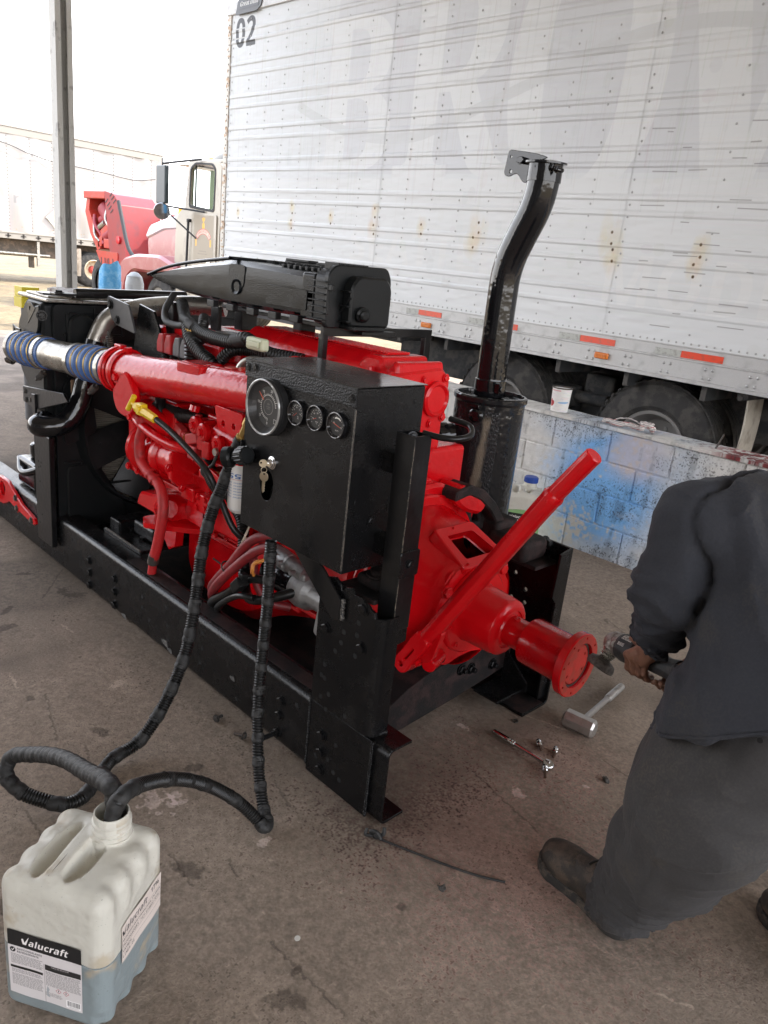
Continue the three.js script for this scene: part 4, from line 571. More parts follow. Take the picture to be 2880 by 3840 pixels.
// ---------------- skid
{
  const arc = (cz, cy, r, a0, a1) => Array.from({ length: 6 }, (_, k) => { const a = (a0 + (a1 - a0) * k / 5) * Math.PI / 180; return [cz + r * Math.cos(a), cy + r * Math.sin(a)]; });
  const ch = (depth, h) => [[-1.42 - depth, 0.002], ...arc(-1.445, 0.027, 0.025, -90, 0), ...arc(-1.445, h - 0.025, 0.025, 0, 90), [-1.42 - depth, h], [-1.42 - depth, h - 0.009], ...arc(-1.445, h - 0.025, 0.016, 90, 0), ...arc(-1.445, 0.027, 0.016, 0, -90), [-1.42 - depth, 0.011]];
  const rail = part('frame_rail', plate(ch(0.1, 0.265), 'x', -5.8, -1.237), MAT.black, U);
  part('frame_rail', plate(ch(0.17, 0.265).map(([z, y]) => [mir(z), y]).reverse(), 'x', -5.8, -1.33), MAT.black, U);
  const dust = part('overspray_flange', [bx(-2.9, -1.6, 0.2655, 0.2675, -1.505, -1.446, 0.0005)], MAT.blackDust, rail);
  part('foot_plate', [bx(-1.7, -1.335, 0.0115, 0.0135, mir(-1.585), mir(-1.446), 0.0005)], MAT.blackDust, U);
  // near leg: upright channel with a rounded corner, torch cut top, weld seams
  const cc = [[-1.583, -1.421], [-1.583, -1.411], ...Array.from({ length: 7 }, (_, k) => { const a = Math.PI / 2 * (1 - k / 6); return [-1.346 + 0.034 * Math.cos(a), -1.445 + 0.034 * Math.sin(a)]; }), [-1.312, -1.485], [-1.322, -1.485], ...Array.from({ length: 7 }, (_, k) => { const a = Math.PI / 2 * (k / 6); return [-1.346 + 0.024 * Math.cos(a), -1.445 + 0.024 * Math.sin(a)]; })];
  const leg = part('leg', [plate(cc, 'y', 0.268, 0.652), plate([[-1.583, 0.003], [-1.583, 0.269], [-1.299, 0.269], [-1.299, 0.003]], 'z', -1.4165, -1.411)], MAT.black, U);
  part('torch_cut_edge', plate([[-1.583, 0.65], [-1.578, 0.688], [-1.55, 0.704], [-1.52, 0.712], [-1.495, 0.7], [-1.487, 0.682], [-1.47, 0.7], [-1.448, 0.705], [-1.434, 0.69], [-1.405, 0.692], [-1.39, 0.684], [-1.375, 0.682], [-1.36, 0.67], [-1.345, 0.668], [-1.34, 0.65]], 'z', -1.4212, -1.4108), MAT.black, leg);
  const bead = (a, b, r, n) => { const out = []; seed = 3; for (let k = 0; k < n; k++) { const t = k / (n - 1); out.push(blob(a[0] + (b[0] - a[0]) * t, a[1] + (b[1] - a[1]) * t, a[2] + (b[2] - a[2]) * t, r * rr(0.8, 1.2), r * rr(0.8, 1.3), r * rr(0.6, 1), 8)); } return out; };
  part('weld_bead', [bead([-1.297, 0.01, -1.412], [-1.297, 0.262, -1.412], 0.006, 30), bead([-1.325, 0.268, -1.43], [-1.312, 0.268, -1.48], 0.007, 10), bead([-1.583, 0.268, -1.41], [-1.583, 0.03, -1.41], 0.005, 24)], MAT.black, leg);
  const hp = [[-1.47, 0.596], [-1.405, 0.612], [-1.462, 0.558], [-1.47, 0.519], [-1.492, 0.481], [-1.406, 0.572], [-1.406, 0.504], [-1.534, 0.416], [-1.543, 0.374], [-1.528, 0.37], [-1.504, 0.325], [-1.54, 0.3], [-1.511, 0.268], [-1.423, 0.289], [-1.45, 0.17], [-1.48, 0.1], [-1.45, 0.07], [-1.42, 0.06], [-1.54, 0.08]];
  part('bolt_hole', hp.map(([x, y], k) => lathe([[0, 0.0085], [0.0006, 0.008], [0.0006, 0]], V(x, y, -1.411), AX.z, 14)), MAT.hole, leg, { kind: 'stuff' });
  for (const [x, y] of [[-1.39, 0.664], [-1.54, 0.538], [-1.383, 0.54], [-1.518, 0.17], [-1.515, 0.108], [-1.513, 0.045]]) part('bolt', bolt([x, y, -1.411], AX.z, 0.016), MAT.black, leg);
  for (const [x, y, s] of [[-1.741, 0.174, 0], [-1.746, 0.117, 0], [-1.752, 0.045, 0.05], [-2.962, 0.161, 0], [-2.963, 0.096, 0], [-2.963, 0.034, 0], [-3.218, 0.156, 0], [-3.215, 0.096, 0], [-3.217, 0.034, 0], [-4.5, 0.15, 0]]) part('bolt', bolt([x, y, -1.42], AX.z, 0.016, { stud: s }), MAT.black, rail);
  part('bolt_hole', [[-2.708, 0.174], [-2.708, 0.124], [-2.65, 0.09], [-2.509, 0.206], [-2.5, 0.13], [-2.49, 0.07], [-2.238, 0.211], [-2.238, 0.145], [-2.25, 0.08], [-1.9, 0.2], [-1.9, 0.1], [-3.4, 0.2], [-3.45, 0.14], [-3.5, 0.1], [-3.6, 0.16], [-3.75, 0.08], [-3.8, 0.2], [-3.95, 0.12], [-4.1, 0.1], [-4.1, 0.06], [-1.66, 0.2], [-2.0, 0.05]].map(([x, y]) => lathe([[0, 0.009], [0.0006, 0.0085], [0.0006, 0]], V(x, y, -1.42), AX.z, 14)), MAT.hole, rail, { kind: 'stuff' });
  part('scraped_paint', [[-2.55, 0.05, 0.05], [-2.5, 0.03, 0.035], [-2.05, 0.12, 0.03], [-2.9, 0.02, 0.04]].map(([x, y, s], k) => plate(rpoly([[x, y], [x + s, y + 0.01], [x + s * 1.2, y - s * 0.4], [x + s * 0.3, y - s * 0.3]], 0.01), 'z', -1.4199, -1.4192, { bevel: 0 })), mat({ map: mottled([0.05, 0.05, 0.05], [0.14, 0.13, 0.12], 14, 0.08, 0.4, 0.7, 0.2), roughness: 0.7 }), rail);
  // far leg: web with through holes, flange on its outer edge
  const far = part('leg', [plate([[-1.65, 0.02], [-1.65, 0.66], [-1.6, 0.672], [-1.36, 0.665], [-1.345, 0.03], [-1.4, 0.002]], 'z', -2.452, -2.442, { holes: [[-1.574, 0.485, 0.011], [-1.515, 0.432, 0.011], [-1.51, 0.377, 0.011], [-1.508, 0.299, 0.011], [-1.576, 0.378, 0.011], [-1.46, 0.2, 0.011]] }), plate([[-2.452, 0.03], [-2.452, 0.665], [-2.375, 0.652], [-2.365, 0.48], [-2.395, 0.45], [-2.395, 0.03]], 'x', -1.356, -1.345)], MAT.black, U);
  part('bolt', bolt([-1.45, 0.64, -2.441], AX.z, 0.016, { stud: 0.03 }), MAT.black, far);
  part('mount_bracket', [plate([[-1.66, 0.585], [-1.66, 0.6], [-1.4, 0.6], [-1.4, 0.585]], 'z', -2.44, -2.3), bx(-1.62, -1.43, 0.6, 0.69, -2.42, -2.26, 0.03), bx(-1.68, -1.58, 0.6, 0.72, -2.42, -2.28, 0.02)], MAT.blackDust, U);
  each('mount_bolt', [bolt([-1.46, 0.655, -2.43], V(1, 0.2, 0.2), 0.02, { stud: 0.02 }), bolt([-1.52, 0.69, -2.34], AX.y, 0.018)], MAT.black, U);
  // cross members
  const cm = [[-1.45, 0.05], [-1.45, 0.12], [-1.6, 0.125], [-1.7, 0.15], [-1.8, 0.195], [-1.9, 0.222], [-2.0, 0.235], [-2.42, 0.238], [-2.42, 0.1], [-2.1, 0.06], [-1.8, 0.035]];
  part('cross_member', [plate(cm, 'x', -1.53, -1.52), plate([[-1.45, 0.12], [-1.6, 0.125], [-1.7, 0.15], [-1.8, 0.195], [-1.9, 0.222], [-2.0, 0.235], [-2.42, 0.238], [-2.42, 0.23], [-2.0, 0.227], [-1.9, 0.214], [-1.8, 0.187], [-1.7, 0.142], [-1.6, 0.117], [-1.45, 0.112]].map(([z, y]) => [z, y + 0.004]), 'x', -1.62, -1.515)], MAT.blackDust, U);
  for (const [y, z] of [[0.18, -2.1], [0.165, -2.16], [0.14, -2.3]]) part('bolt', bolt([-1.519, y, z], AX.x, 0.018, { stud: 0.015 }), MAT.black, U);
  part('gusset', [plate([[-1.5, 0.06], [-1.5, 0.2], [-1.38, 0.1], [-1.38, 0.06]], 'z', -2.36, -2.35), bx(-1.52, -1.4, 0.05, 0.062, -2.4, -2.2)], MAT.black, U);
  part('drain_hose', tube([[-1.6, 0.36, -1.66], [-1.56, 0.24, -1.62], [-1.55, 0.14, -1.6], [-1.6, 0.1, -1.64], [-1.7, 0.09, -1.72]], 0.006), MAT.rubber, U);
  part('front_mount_plate', [bx(-3.28, -2.92, 0.2662, 0.284, -1.52, mir(-1.52), 0.003), bx(-3.3, -3.2, 0.27, 0.33, -2.3, -1.56, 0.01), bx(-3.15, -2.95, 0.284, 0.36, -1.85, -1.6, 0.02)], MAT.black, U);
  part('weld_bead', bead([-2.925, 0.285, -1.52], [-3.26, 0.285, -1.523], 0.006, 40), MAT.weld, U);
  for (const [x, z] of [[-3.05, -1.6], [-2.98, -1.7], [-3.2, -1.62]]) part('bolt', bolt([x, 0.285, z], AX.y, 0.018), MAT.black, U);
  part('skid_floor', bx(-3.5, -1.6, 0.02, 0.03, -2.36, -1.525, 0.002), MAT.blackDust, U);
  // left end: pad eye painted red, clutter beyond the radiator
  const hk = part('tow_hook', plate([[-4.4, 0.12], [-4.39, 0.24], [-4.3, 0.285], [-4.17, 0.285], [-4.12, 0.262], [-3.98, 0.205], [-3.82, 0.178], [-3.795, 0.155], [-3.82, 0.14], [-3.95, 0.15], [-4.02, 0.155], [-4.05, 0.14], [-4.08, 0.16], [-4.16, 0.17], [-4.25, 0.13]], 'z', -1.417, -1.397, { holes: [[-4.25, 0.222, 0.045]], bevel: 0.004 }), MAT.red, U);
  each('bolt', [[-4.06, 0.22], [-4.05, 0.165], [-3.85, 0.16]].map(([x, y]) => bolt([x, y, -1.397], AX.z, 0.014)), MAT.iron, hk);
  part('pipe_stub', rod(V(-4.42, 0.14, -1.42), V(-4.4, 0.13, -1.34), 0.025), MAT.black, U);
  part('front_clutter', [bx(-4.2, -3.95, 0.27, 0.42, -1.6, -1.46, 0.02), rod(V(-4.1, 0.42, -1.55), V(-4.1, 0.5, -1.55), 0.05), bx(-4.25, -4.1, 0.27, 0.36, -1.75, -1.5, 0.03), tube([[-4.2, 0.4, -1.48], [-4.05, 0.36, -1.44], [-3.9, 0.42, -1.5]], 0.02)], MAT.blackGloss, U);
}

// ---------------- radiator, shroud and fan
{
  const X = -3.57, fc = [-1.97, 0.7], fr = 0.43, R = MAT.plastic;
  const sh = part('fan_shroud', [plate(rpoly([[-1.43, 0.14], [-1.43, 1.28], [-2.5, 1.28], [-2.5, 0.14]], 0.03), 'x', X - 0.02, X, { holes: [[fc[0], fc[1], fr]], curve: 40 }),
    lathe([[0, fr + 0.025], [0.03, fr + 0.012], [0.07, fr + 0.006], [0.07, fr - 0.006], [0, fr - 0.004]], V(X - 0.001, fc[1], fc[0]), AX.x, 72)], R, U);
  const rib = []; for (const [z0, z1, y] of [[-1.5, -1.66, 1.235], [-1.46, -1.62, 1.06], [-1.46, -1.66, 0.53], [-1.5, -1.8, 0.4], [-1.55, -1.95, 0.3], [-2.2, -2.5, 1.235], [-1.47, -1.75, 1.14]]) rib.push(bx(X - 0.001, X + 0.012, y, y + 0.01, z0, z1, 0.003));
  for (const [z, y0, y1] of [[-1.64, 0.18, 0.62], [-1.62, 1.05, 1.27], [-1.76, 1.14, 1.27], [-1.49, 0.95, 1.24], [-1.55, 0.2, 0.54], [-1.9, 0.16, 0.26]]) rib.push(bx(X - 0.0012, X + 0.0115, y0, y1, z - 0.006, z + 0.006, 0.003));
  each('stiffening_rib', rib, R, sh);
  each('moulded_panel', [plate(rpoly([[-1.46, 0.62], [-1.46, 0.92], [-1.56, 0.97], [-1.6, 0.84], [-1.62, 0.68]], 0.03), 'x', X, X + 0.02), plate(rpoly([[-1.47, 0.18], [-1.47, 0.52], [-1.62, 0.52], [-1.74, 0.33], [-1.8, 0.2]], 0.04), 'x', X, X + 0.016, { bevel: 0.005 }), plate(rpoly([[-1.48, 1.07], [-1.49, 1.22], [-1.56, 1.25], [-1.66, 1.18], [-1.7, 1.07]], 0.04), 'x', X, X + 0.03, { bevel: 0.01 })], R, sh);
  const finMat = mat({ map: dataTex(64, 256, (u, v) => { const s = Math.abs(((v * 32) % 1) - 0.5) * 2, n = vn(u * 64, v * 256, 64); const t = (0.3 + 0.7 * sm(0.2, 0.6, s)) * (0.8 + 0.4 * n); return [0.3 * t, 0.26 * t, 0.21 * t]; }, { srgb: true, repeat: 0.22 }), roughness: 0.6, metalness: 0.3 });
  part('core_fins', [bx(-3.72, -3.7, 0.16, 1.25, -2.45, -1.47, 0), ...Array.from({ length: 54 }, (_, k) => bx(-3.701, -3.692, 0.17 + k * 0.0198, 0.177 + k * 0.0198, -2.45, -1.47, 0))], finMat, U);
  const fan = part('fan_hub', lx([[0, 0], [0, 0.12], [0.08, 0.12], [0.1, 0.09], [0.16, 0.07], [0.16, 0]], -3.56, fc[1], fc[0], 36, AX.x), MAT.plastic, U);
  for (let k = 0; k < 8; k++) { const a = k * Math.PI / 4 + 0.3; const g = new THREE.BoxGeometry(0.012, 0.3, 0.16, 1, 6, 6); const p = g.attributes.position; for (let i = 0; i < p.count; i++) { const z = p.getZ(i), y = p.getY(i); p.setX(i, p.getX(i) + 0.45 * z - 1.2 * z * z); p.setZ(i, z * (0.8 + 0.9 * (y + 0.15))); } g.translate(0, 0.265, 0); g.rotateX(a); g.translate(-3.56, fc[1], fc[0]); g.computeVertexNormals(); part('fan_blade', cr(g, 0.5), MAT.plastic, fan); }
  part('side_tank', [plate(rpoly([[-3.66, 1.285], [-3.79, 1.286], [-3.9, 1.17], [-3.915, 1.02], [-3.89, 0.93], [-3.79, 0.86], [-3.745, 0.66], [-3.6, 0.66], [-3.6, 1.285]], 0.03), 'z', -1.5, -1.392, { bevel: 0.012 }), plate(rpoly([[-3.6, 1.27], [-3.62, 1.16], [-3.74, 1.04], [-3.8, 1.1], [-3.76, 1.24]], 0.02), 'z', -1.392, -1.378, { bevel: 0.004 }), plate([[-2.5, 0.14], [-2.5, 1.28], [-1.43, 1.28], [-1.43, 0.14]], 'x', -3.86, -3.73)], R, U);
  part('side_plate', [bx(-3.735, -3.555, 0.11, 0.665, -1.412, -1.385, 0.004), bx(-3.735, -3.72, 0.11, 0.665, -1.5, -1.413, 0.002)], MAT.blackSmooth, U);
  part('bolt_hole', [[-3.69, 0.52], [-3.66, 0.52], [-3.69, 0.49], [-3.665, 0.5], [-3.68, 0.42], [-3.67, 0.25], [-3.7, 0.2]].map(([x, y]) => lathe([[0, 0.006], [0.0006, 0]], V(x, y, -1.385), AX.z, 10)), MAT.hole, U, { kind: 'stuff' });
  part('side_bracket', [plate([[-3.83, 0.79], [-3.83, 0.865], [-3.36, 0.915], [-3.31, 0.885], [-3.69, 0.775]], 'z', -1.388, -1.376), plate([[-3.7, 0.768], [-3.7, 0.85], [-3.66, 0.855], [-3.66, 0.745]], 'z', -1.376, -1.366)], MAT.blackSmooth, U);
  each('bolt', [[-3.8, 0.845], [-3.79, 0.805], [-3.73, 0.815]].map(([x, y]) => bolt([x, y, -1.376], AX.z, 0.011)), MAT.iron, U);
  each('hanging_bracket', [plate([[-3.92, 0.985], [-3.92, 1.035], [-3.8, 1.035], [-3.8, 0.985]], 'z', -1.37, -1.362, { holes: [[-3.9, 1.01, 0.012]] }), plate([[-3.86, 1.035], [-3.86, 1.14], [-3.8, 1.14], [-3.8, 1.035]], 'z', -1.3705, -1.3625, { holes: [[-3.83, 1.11, 0.012]] }), plate([[-3.98, 1.095], [-3.98, 1.14], [-3.93, 1.13], [-3.93, 1.095]], 'z', -1.4, -1.394, { holes: [[-3.955, 1.118, 0.009]] }), plate([[-3.73, 1.175], [-3.735, 1.27], [-3.69, 1.275], [-3.64, 1.25]], 'z', -1.384, -1.376, { holes: [[-3.7, 1.245, 0.012]] })], MAT.blackSmooth, U);
  part('bolt', bolt([-3.6, 1.225, -1.39], V(1, 0, 0.4), 0.018), MAT.black, U);
  part('top_tank', [bx(-3.9, -3.56, 1.286, 1.302, -2.52, -1.395, 0.006), bx(-3.86, -3.6, 1.302, 1.312, -2.5, -1.42, 0.004)], MAT.steel, U);
  part('top_bar', [rod(V(-3.5, 1.338, -1.5), V(-3.5, 1.352, -2.06), 0.022), bx(-3.53, -3.47, 1.328, 1.336, -1.58, -1.4, 0.002), bx(-3.53, -3.48, 1.21, 1.345, -2.04, -1.985, 0.006)], MAT.blackSmooth, U);
  each('bar_bolt', [bolt([-3.5, 1.337, -1.43], AX.y, 0.016), bolt([-3.475, 1.25, -2.01], AX.x, 0.014)], MAT.black, U);
  part('flat_strap', [plate([[-3.74, -1.42], [-3.66, -1.42], [-3.52, -1.62], [-3.56, -1.64]], 'y', 1.314, 1.32)], MAT.blackSmooth, U);
  const tri = part('guard_plate', plate(rpoly([[-3.375, 1.33], [-3.36, 1.345], [-3.17, 1.325], [-3.11, 1.21], [-3.29, 1.228], [-3.33, 1.25]], 0.015), 'z', -1.6, -1.59), mat({ map: mottled([0.065, 0.065, 0.068], [0.05, 0.05, 0.05], 8, 0.3, 0.5, 0.8, 0.05), roughness: 0.4, metalness: 0.2 }), U);
  each('bolt', [bolt([-3.335, 1.31, -1.59], AX.z, 0.017), bolt([-3.27, 1.25, -1.59], AX.z, 0.015)], MAT.black, tri);
  part('guard_panel', plate([[-3.19, 1.33], [-3.06, 1.312], [-2.96, 1.16], [-2.94, 1.08], [-3.1, 0.98], [-3.25, 1.1]], 'z', -1.66, -1.65), MAT.black, U);
}

// ---------------- charge air pipe with blue silicone couplings, coolant pipes
{
  const a = V(-3.83, 1.055, -1.35), b = V(-3.0, 1.072, -1.49), D = b.clone().sub(a), L = D.length(), d = D.clone().normalize(), P = t => a.clone().addScaledVector(d, t), r = 0.066;
  const pipe = part('charge_air_pipe', [lathe([[0, 0], [0, r - 0.004], [L + 0.05, r - 0.004], [L + 0.05, 0]], a, d, 40), lathe([[0.27, r - 0.004], [0.275, r + 0.002], [0.52, r + 0.002], [0.525, r - 0.004]], a, d, 40)], MAT.steel, U);
  const sleeve = (t0, t1) => { const n = 60, pr = []; for (let i = 0; i <= n; i++) { const u = i / n; pr.push([t0 + (t1 - t0) * u, r + 0.006 + (u > 0.24 && u < 0.76 ? 0.009 * Math.abs(Math.sin((u - 0.24) / 0.52 * Math.PI * 3)) : 0)]); } return lathe([[t0, r - 0.006], ...pr, [t1, r - 0.006]], a, d, 48, 1.2); };
  for (const [t0, t1] of [[0.02, 0.29], [0.5, 0.77]]) {
    part('silicone_coupling', sleeve(t0, t1), MAT.blue, U);
    const w = t1 - t0;
    for (const k of [0.06, 0.88]) part('band_clamp', lathe([[t0 + w * k - 0.012, r + 0.006], [t0 + w * k - 0.012, r + 0.0095], [t0 + w * k + 0.012, r + 0.0095], [t0 + w * k + 0.012, r + 0.006]], a, d, 48), MAT.steel, U);
    for (const k of [0.24, 0.413, 0.586, 0.76]) part('wire_ring', along(new THREE.TorusGeometry(r + 0.0085, 0.0032, 8, 48).rotateX(Math.PI / 2), P(t0 + w * k), d), MAT.brass, U);
  }
  const spring = (p, dir) => { const q = V(...p); const g = [rod(q, q.clone().addScaledVector(dir, 0.09), 0.004, 0.004, 8)]; for (let k = 0; k < 6; k++) g.push(along(new THREE.TorusGeometry(0.012, 0.0035, 6, 14).rotateX(Math.PI / 2), q.clone().addScaledVector(dir, 0.02 + k * 0.0085), dir)); g.push(rod(q.clone().addScaledVector(dir, 0.07), q.clone().addScaledVector(dir, 0.085), 0.008, 0.008, 6)); return g; };
  for (const [p, q] of [[[-3.79, 0.985, -1.33], V(-1, 0.02, 0.15)], [[-3.53, 0.985, -1.37], V(-0.8, -0.6, 0.2)], [[-3.15, 0.99, -1.44], V(-0.8, -0.6, 0.1)], [[-3.14, 1.13, -1.5], V(-0.35, 0.9, 0)]]) part('spring_bolt', spring(p, q.normalize()), MAT.iron, U);
  part('coolant_pipe', tube([[-3.05, 1.345, -2.0], [-3.2, 1.33, -1.86], [-3.38, 1.29, -1.73], [-3.46, 1.235, -1.64], [-3.48, 1.15, -1.595], [-3.48, 1.1, -1.58]], 0.043, { n: 60, seg: 22 }), MAT.steel, U);
  part('pipe_clamp', [lathe([[0, 0.044], [0, 0.05], [0.02, 0.05], [0.02, 0.044]], V(-3.48, 1.1, -1.58), V(0, 1, -0.05), 28), bolt([-3.43, 1.105, -1.56], AX.z, 0.012)], MAT.iron, U);
  part('coolant_hose', tube([[-3.48, 1.13, -1.585], [-3.48, 1.02, -1.555], [-3.48, 0.93, -1.53], [-3.485, 0.84, -1.505], [-3.49, 0.77, -1.46], [-3.5, 0.735, -1.4], [-3.55, 0.73, -1.34], [-3.6, 0.74, -1.39]], 0.05, { n: 80, seg: 26 }), MAT.blackGloss, U);
  part('copper_patch', bx(-3.5, -3.492, 0.85, 0.95, -1.53, -1.47, 0.003), mat({ color: C(0.2, 0.13, 0.08), roughness: 0.5, metalness: 0.4 }), U);
}

// ---------------- engine core
{
  const R = MAT.red;
  part('engine_block', [bx(-3.1, -1.72, 0.5, 1.0, -2.2, -1.7, 0.02), ...Array.from({ length: 6 }, (_, k) => bx(-2.96 + k * 0.2, -2.84 + k * 0.2, 0.55, 0.98, -1.702, -1.685, 0.012)), bx(-3.05, -1.75, 0.47, 0.51, -2.2, -1.68, 0.006), bx(-3.05, -1.75, 0.555, 0.575, -2.2, -1.675, 0.006), bx(-2.6, -2.3, 0.5, 0.8, -1.69, -1.62, 0.02)], R, U);
  part('cylinder_head', [bx(-3.14, -1.71, 1.0, 1.165, -2.03, -1.73, 0.012), ...Array.from({ length: 7 }, (_, k) => bx(-2.95 + k * 0.19, -2.88 + k * 0.19, 1.02, 1.15, -1.735, -1.71, 0.01))], R, U);
  part('gear_case', [plate(rpoly([[-3.28, 0.52], [-3.28, 1.08], [-3.22, 1.23], [-3.16, 1.25], [-3.04, 1.255], [-3.03, 0.52]], 0.03), 'z', -2.2, -1.69, { bevel: 0.01 }), plate(rpoly([[-3.23, 0.98], [-3.2, 1.16], [-3.1, 1.17], [-3.1, 0.98]], 0.02), 'z', -1.69, -1.67, { bevel: 0.006 })], R, U);
  for (const [x, y] of [[-3.08, 1.17], [-3.22, 0.95], [-3.22, 0.75], [-3.08, 0.9]]) part('bolt', bolt([x, y, -1.678], AX.z, 0.016), R, U);
  // valve cover: chamfered long box with fine ribs, moulded rear end
  const vc = part('valve_cover', [plate(rpoly([[-1.75, 1.165], [-1.75, 1.215], [-1.775, 1.275], [-1.83, 1.318], [-1.96, 1.32], [-2.0, 1.28], [-2.01, 1.165]], 0.02), 'x', -2.58, -1.83, { bevel: 0.006 }), plate(rpoly([[-1.745, 1.165], [-1.745, 1.18], [-2.02, 1.18], [-2.02, 1.165]], 0.004), 'x', -3.1, -1.72), plate(rpoly([[-1.78, 1.165], [-1.79, 1.23], [-1.84, 1.262], [-1.96, 1.262], [-1.99, 1.23], [-2.0, 1.165]], 0.02), 'x', -3.06, -2.585, { bevel: 0.006 })], R, U);
  part('cover_rib', Array.from({ length: 46 }, (_, k) => bx(-2.53 + k * 0.0155, -2.523 + k * 0.0155, 1.318, 1.324, -1.95, -1.84, 0.002)), R, vc, { kind: 'stuff' });
  each('cover_boss', [lathe([[0, 0.03], [0.06, 0.024], [0.07, 0.018], [0.07, 0]], V(-2.03, 1.2, -1.752), V(0, 0.8, 0.6), 16), lathe([[0, 0.03], [0.06, 0.024], [0.07, 0.018], [0.07, 0]], V(-2.55, 1.22, -1.758), V(0, 0.9, 0.4), 16), bx(-2.06, -2.0, 1.165, 1.22, -1.76, -1.725, 0.012), bx(-2.58, -2.52, 1.165, 1.23, -1.77, -1.735, 0.012)], R, vc);
  part('rear_cover', [plate(rpoly([[-1.9, 1.165], [-1.9, 1.285], [-1.86, 1.315], [-1.79, 1.315], [-1.778, 1.28], [-1.752, 1.28], [-1.735, 1.31], [-1.715, 1.305], [-1.702, 1.25], [-1.702, 1.165]], 0.015), 'z', -2.01, -1.775, { bevel: 0.012 }), plate(rpoly([[-1.84, 1.17], [-1.835, 1.27], [-1.81, 1.285], [-1.8, 1.17]], 0.01), 'z', -1.775, -1.75, { bevel: 0.006 }), plate(rpoly([[-1.74, 1.17], [-1.735, 1.275], [-1.715, 1.28], [-1.708, 1.17]], 0.01), 'z', -1.775, -1.75, { bevel: 0.006 }), plate(rpoly([[-1.77, 1.17], [-1.775, 1.255], [-1.745, 1.255], [-1.745, 1.17]], 0.01), 'z', -1.775, -1.757, { bevel: 0.006 })], R, U);
  part('rear_housing', [plate(rpoly([[-1.72, 0.6], [-1.72, 1.27], [-1.99, 1.29], [-2.035, 1.25], [-2.03, 1.12], [-1.99, 1.04], [-1.965, 0.92], [-1.96, 0.6]], 0.02), 'x', -1.77, -1.7, { bevel: 0.008 }), lathe([[0, 0.062], [0.012, 0.062], [0.018, 0.052], [0.01, 0.044], [0.01, 0]], V(-1.7, 1.185, -1.962), AX.x, 36), bx(-1.78, -1.695, 0.86, 0.9, -2.0, -1.8, 0.01), bx(-1.78, -1.69, 0.81, 0.85, -2.04, -1.8, 0.01), bx(-1.8, -1.69, 0.72, 0.79, -2.0, -1.8, 0.015), bx(-1.8, -1.69, 0.95, 1.0, -1.98, -1.8, 0.012)], R, U);
  for (const [y, z] of [[1.255, -2.005], [1.1, -1.95], [1.25, -1.9], [1.12, -2.01], [1.0, -1.95]]) part('bolt', bolt([-1.698, y, z], AX.x, 0.012), R, U);
  part('oil_pan', [plate(rpoly([[-2.93, 0.43], [-2.93, 0.2], [-2.86, 0.1], [-2.6, 0.065], [-2.4, 0.09], [-2.22, 0.2], [-2.0, 0.27], [-1.78, 0.29], [-1.76, 0.43]], 0.09, 8), 'z', -2.14, -1.74, { bevel: 0.05 })], MAT.red, U);
  part('pan_flange', [bx(-3.08, -1.74, 0.435, 0.452, -2.2, -1.675, 0.004), bx(-3.06, -1.74, 0.417, 0.4335, -2.19, -1.69, 0.004), bx(-3.06, -1.74, 0.4525, 0.47, -2.19, -1.685, 0.004)], R, U);
  each('pan_bolt', Array.from({ length: 13 }, (_, k) => bolt([-3.0 + k * 0.1, 0.46, -1.685], V(0, 0.4, 1), 0.01)), R, U);
  // side covers and bosses low on the block
  part('side_cover', [plate(rpoly([[-2.5, 0.58], [-2.48, 0.8], [-2.3, 0.8], [-2.15, 0.7], [-2.1, 0.56]], 0.03), 'z', -1.69, -1.665, { bevel: 0.006 }), plate(rpoly([[-2.7, 0.48], [-2.64, 0.62], [-2.54, 0.66], [-2.5, 0.48]], 0.02), 'z', -1.68, -1.62, { bevel: 0.008 }), bx(-2.66, -2.52, 0.6, 0.72, -1.7, -1.6, 0.015)], R, U);
  each('ribbed_strut', [plate([[-2.78, 0.46], [-2.68, 0.68], [-2.6, 0.7], [-2.52, 0.46]], 'z', -1.66, -1.64), plate([[-2.3, 0.47], [-2.2, 0.62], [-2.1, 0.47]], 'z', -1.66, -1.645)], R, U);
  each('block_plug', [[-2.24, 0.62], [-2.33, 0.53], [-2.12, 0.6], [-2.42, 0.66], [-2.2, 0.55], [-2.5, 0.56]].map(([x, y]) => [lathe([[0, 0.03], [0.012, 0.03], [0.016, 0.022], [0.016, 0]], V(x, y, -1.672), AX.z, 18), bolt([x, y, -1.657], AX.z, 0.012)]), R, U);
  each('sensor_block', [bx(-2.66, -2.56, 0.61, 0.67, -1.62, -1.56, 0.008), bx(-2.56, -2.47, 0.58, 0.66, -1.62, -1.57, 0.008)], R, U);
  each('sensor_bolt', [[-2.54, 0.645], [-2.49, 0.645], [-2.545, 0.6], [-2.49, 0.61], [-2.6, 0.63]].map(([x, y]) => bolt([x, y, -1.57], AX.z, 0.011)), R, U);
  // engine mount foot on the left
  part('engine_mount', [plate(rpoly([[-2.84, -1.7], [-2.86, -1.5], [-2.78, -1.46], [-2.62, -1.6], [-2.56, -1.7]], 0.02), 'y', 0.452, 0.475), plate(rpoly([[-3.06, 0.46], [-3.03, 0.53], [-2.86, 0.555], [-2.76, 0.54], [-2.74, 0.46]], 0.02), 'z', -1.72, -1.57, { bevel: 0.01 }), plate([[-3.02, 0.46], [-2.85, 0.3], [-2.8, 0.33], [-2.78, 0.46]], 'z', -1.66, -1.62), rod(V(-2.86, 0.5, -1.6), V(-2.75, 0.53, -1.56), 0.045)], R, U);
  // air compressor / fuel pump along the block
  const cx = (pr, x, y, z) => lathe(pr, V(x, y, z), V(1, 0.02, 0), 36);
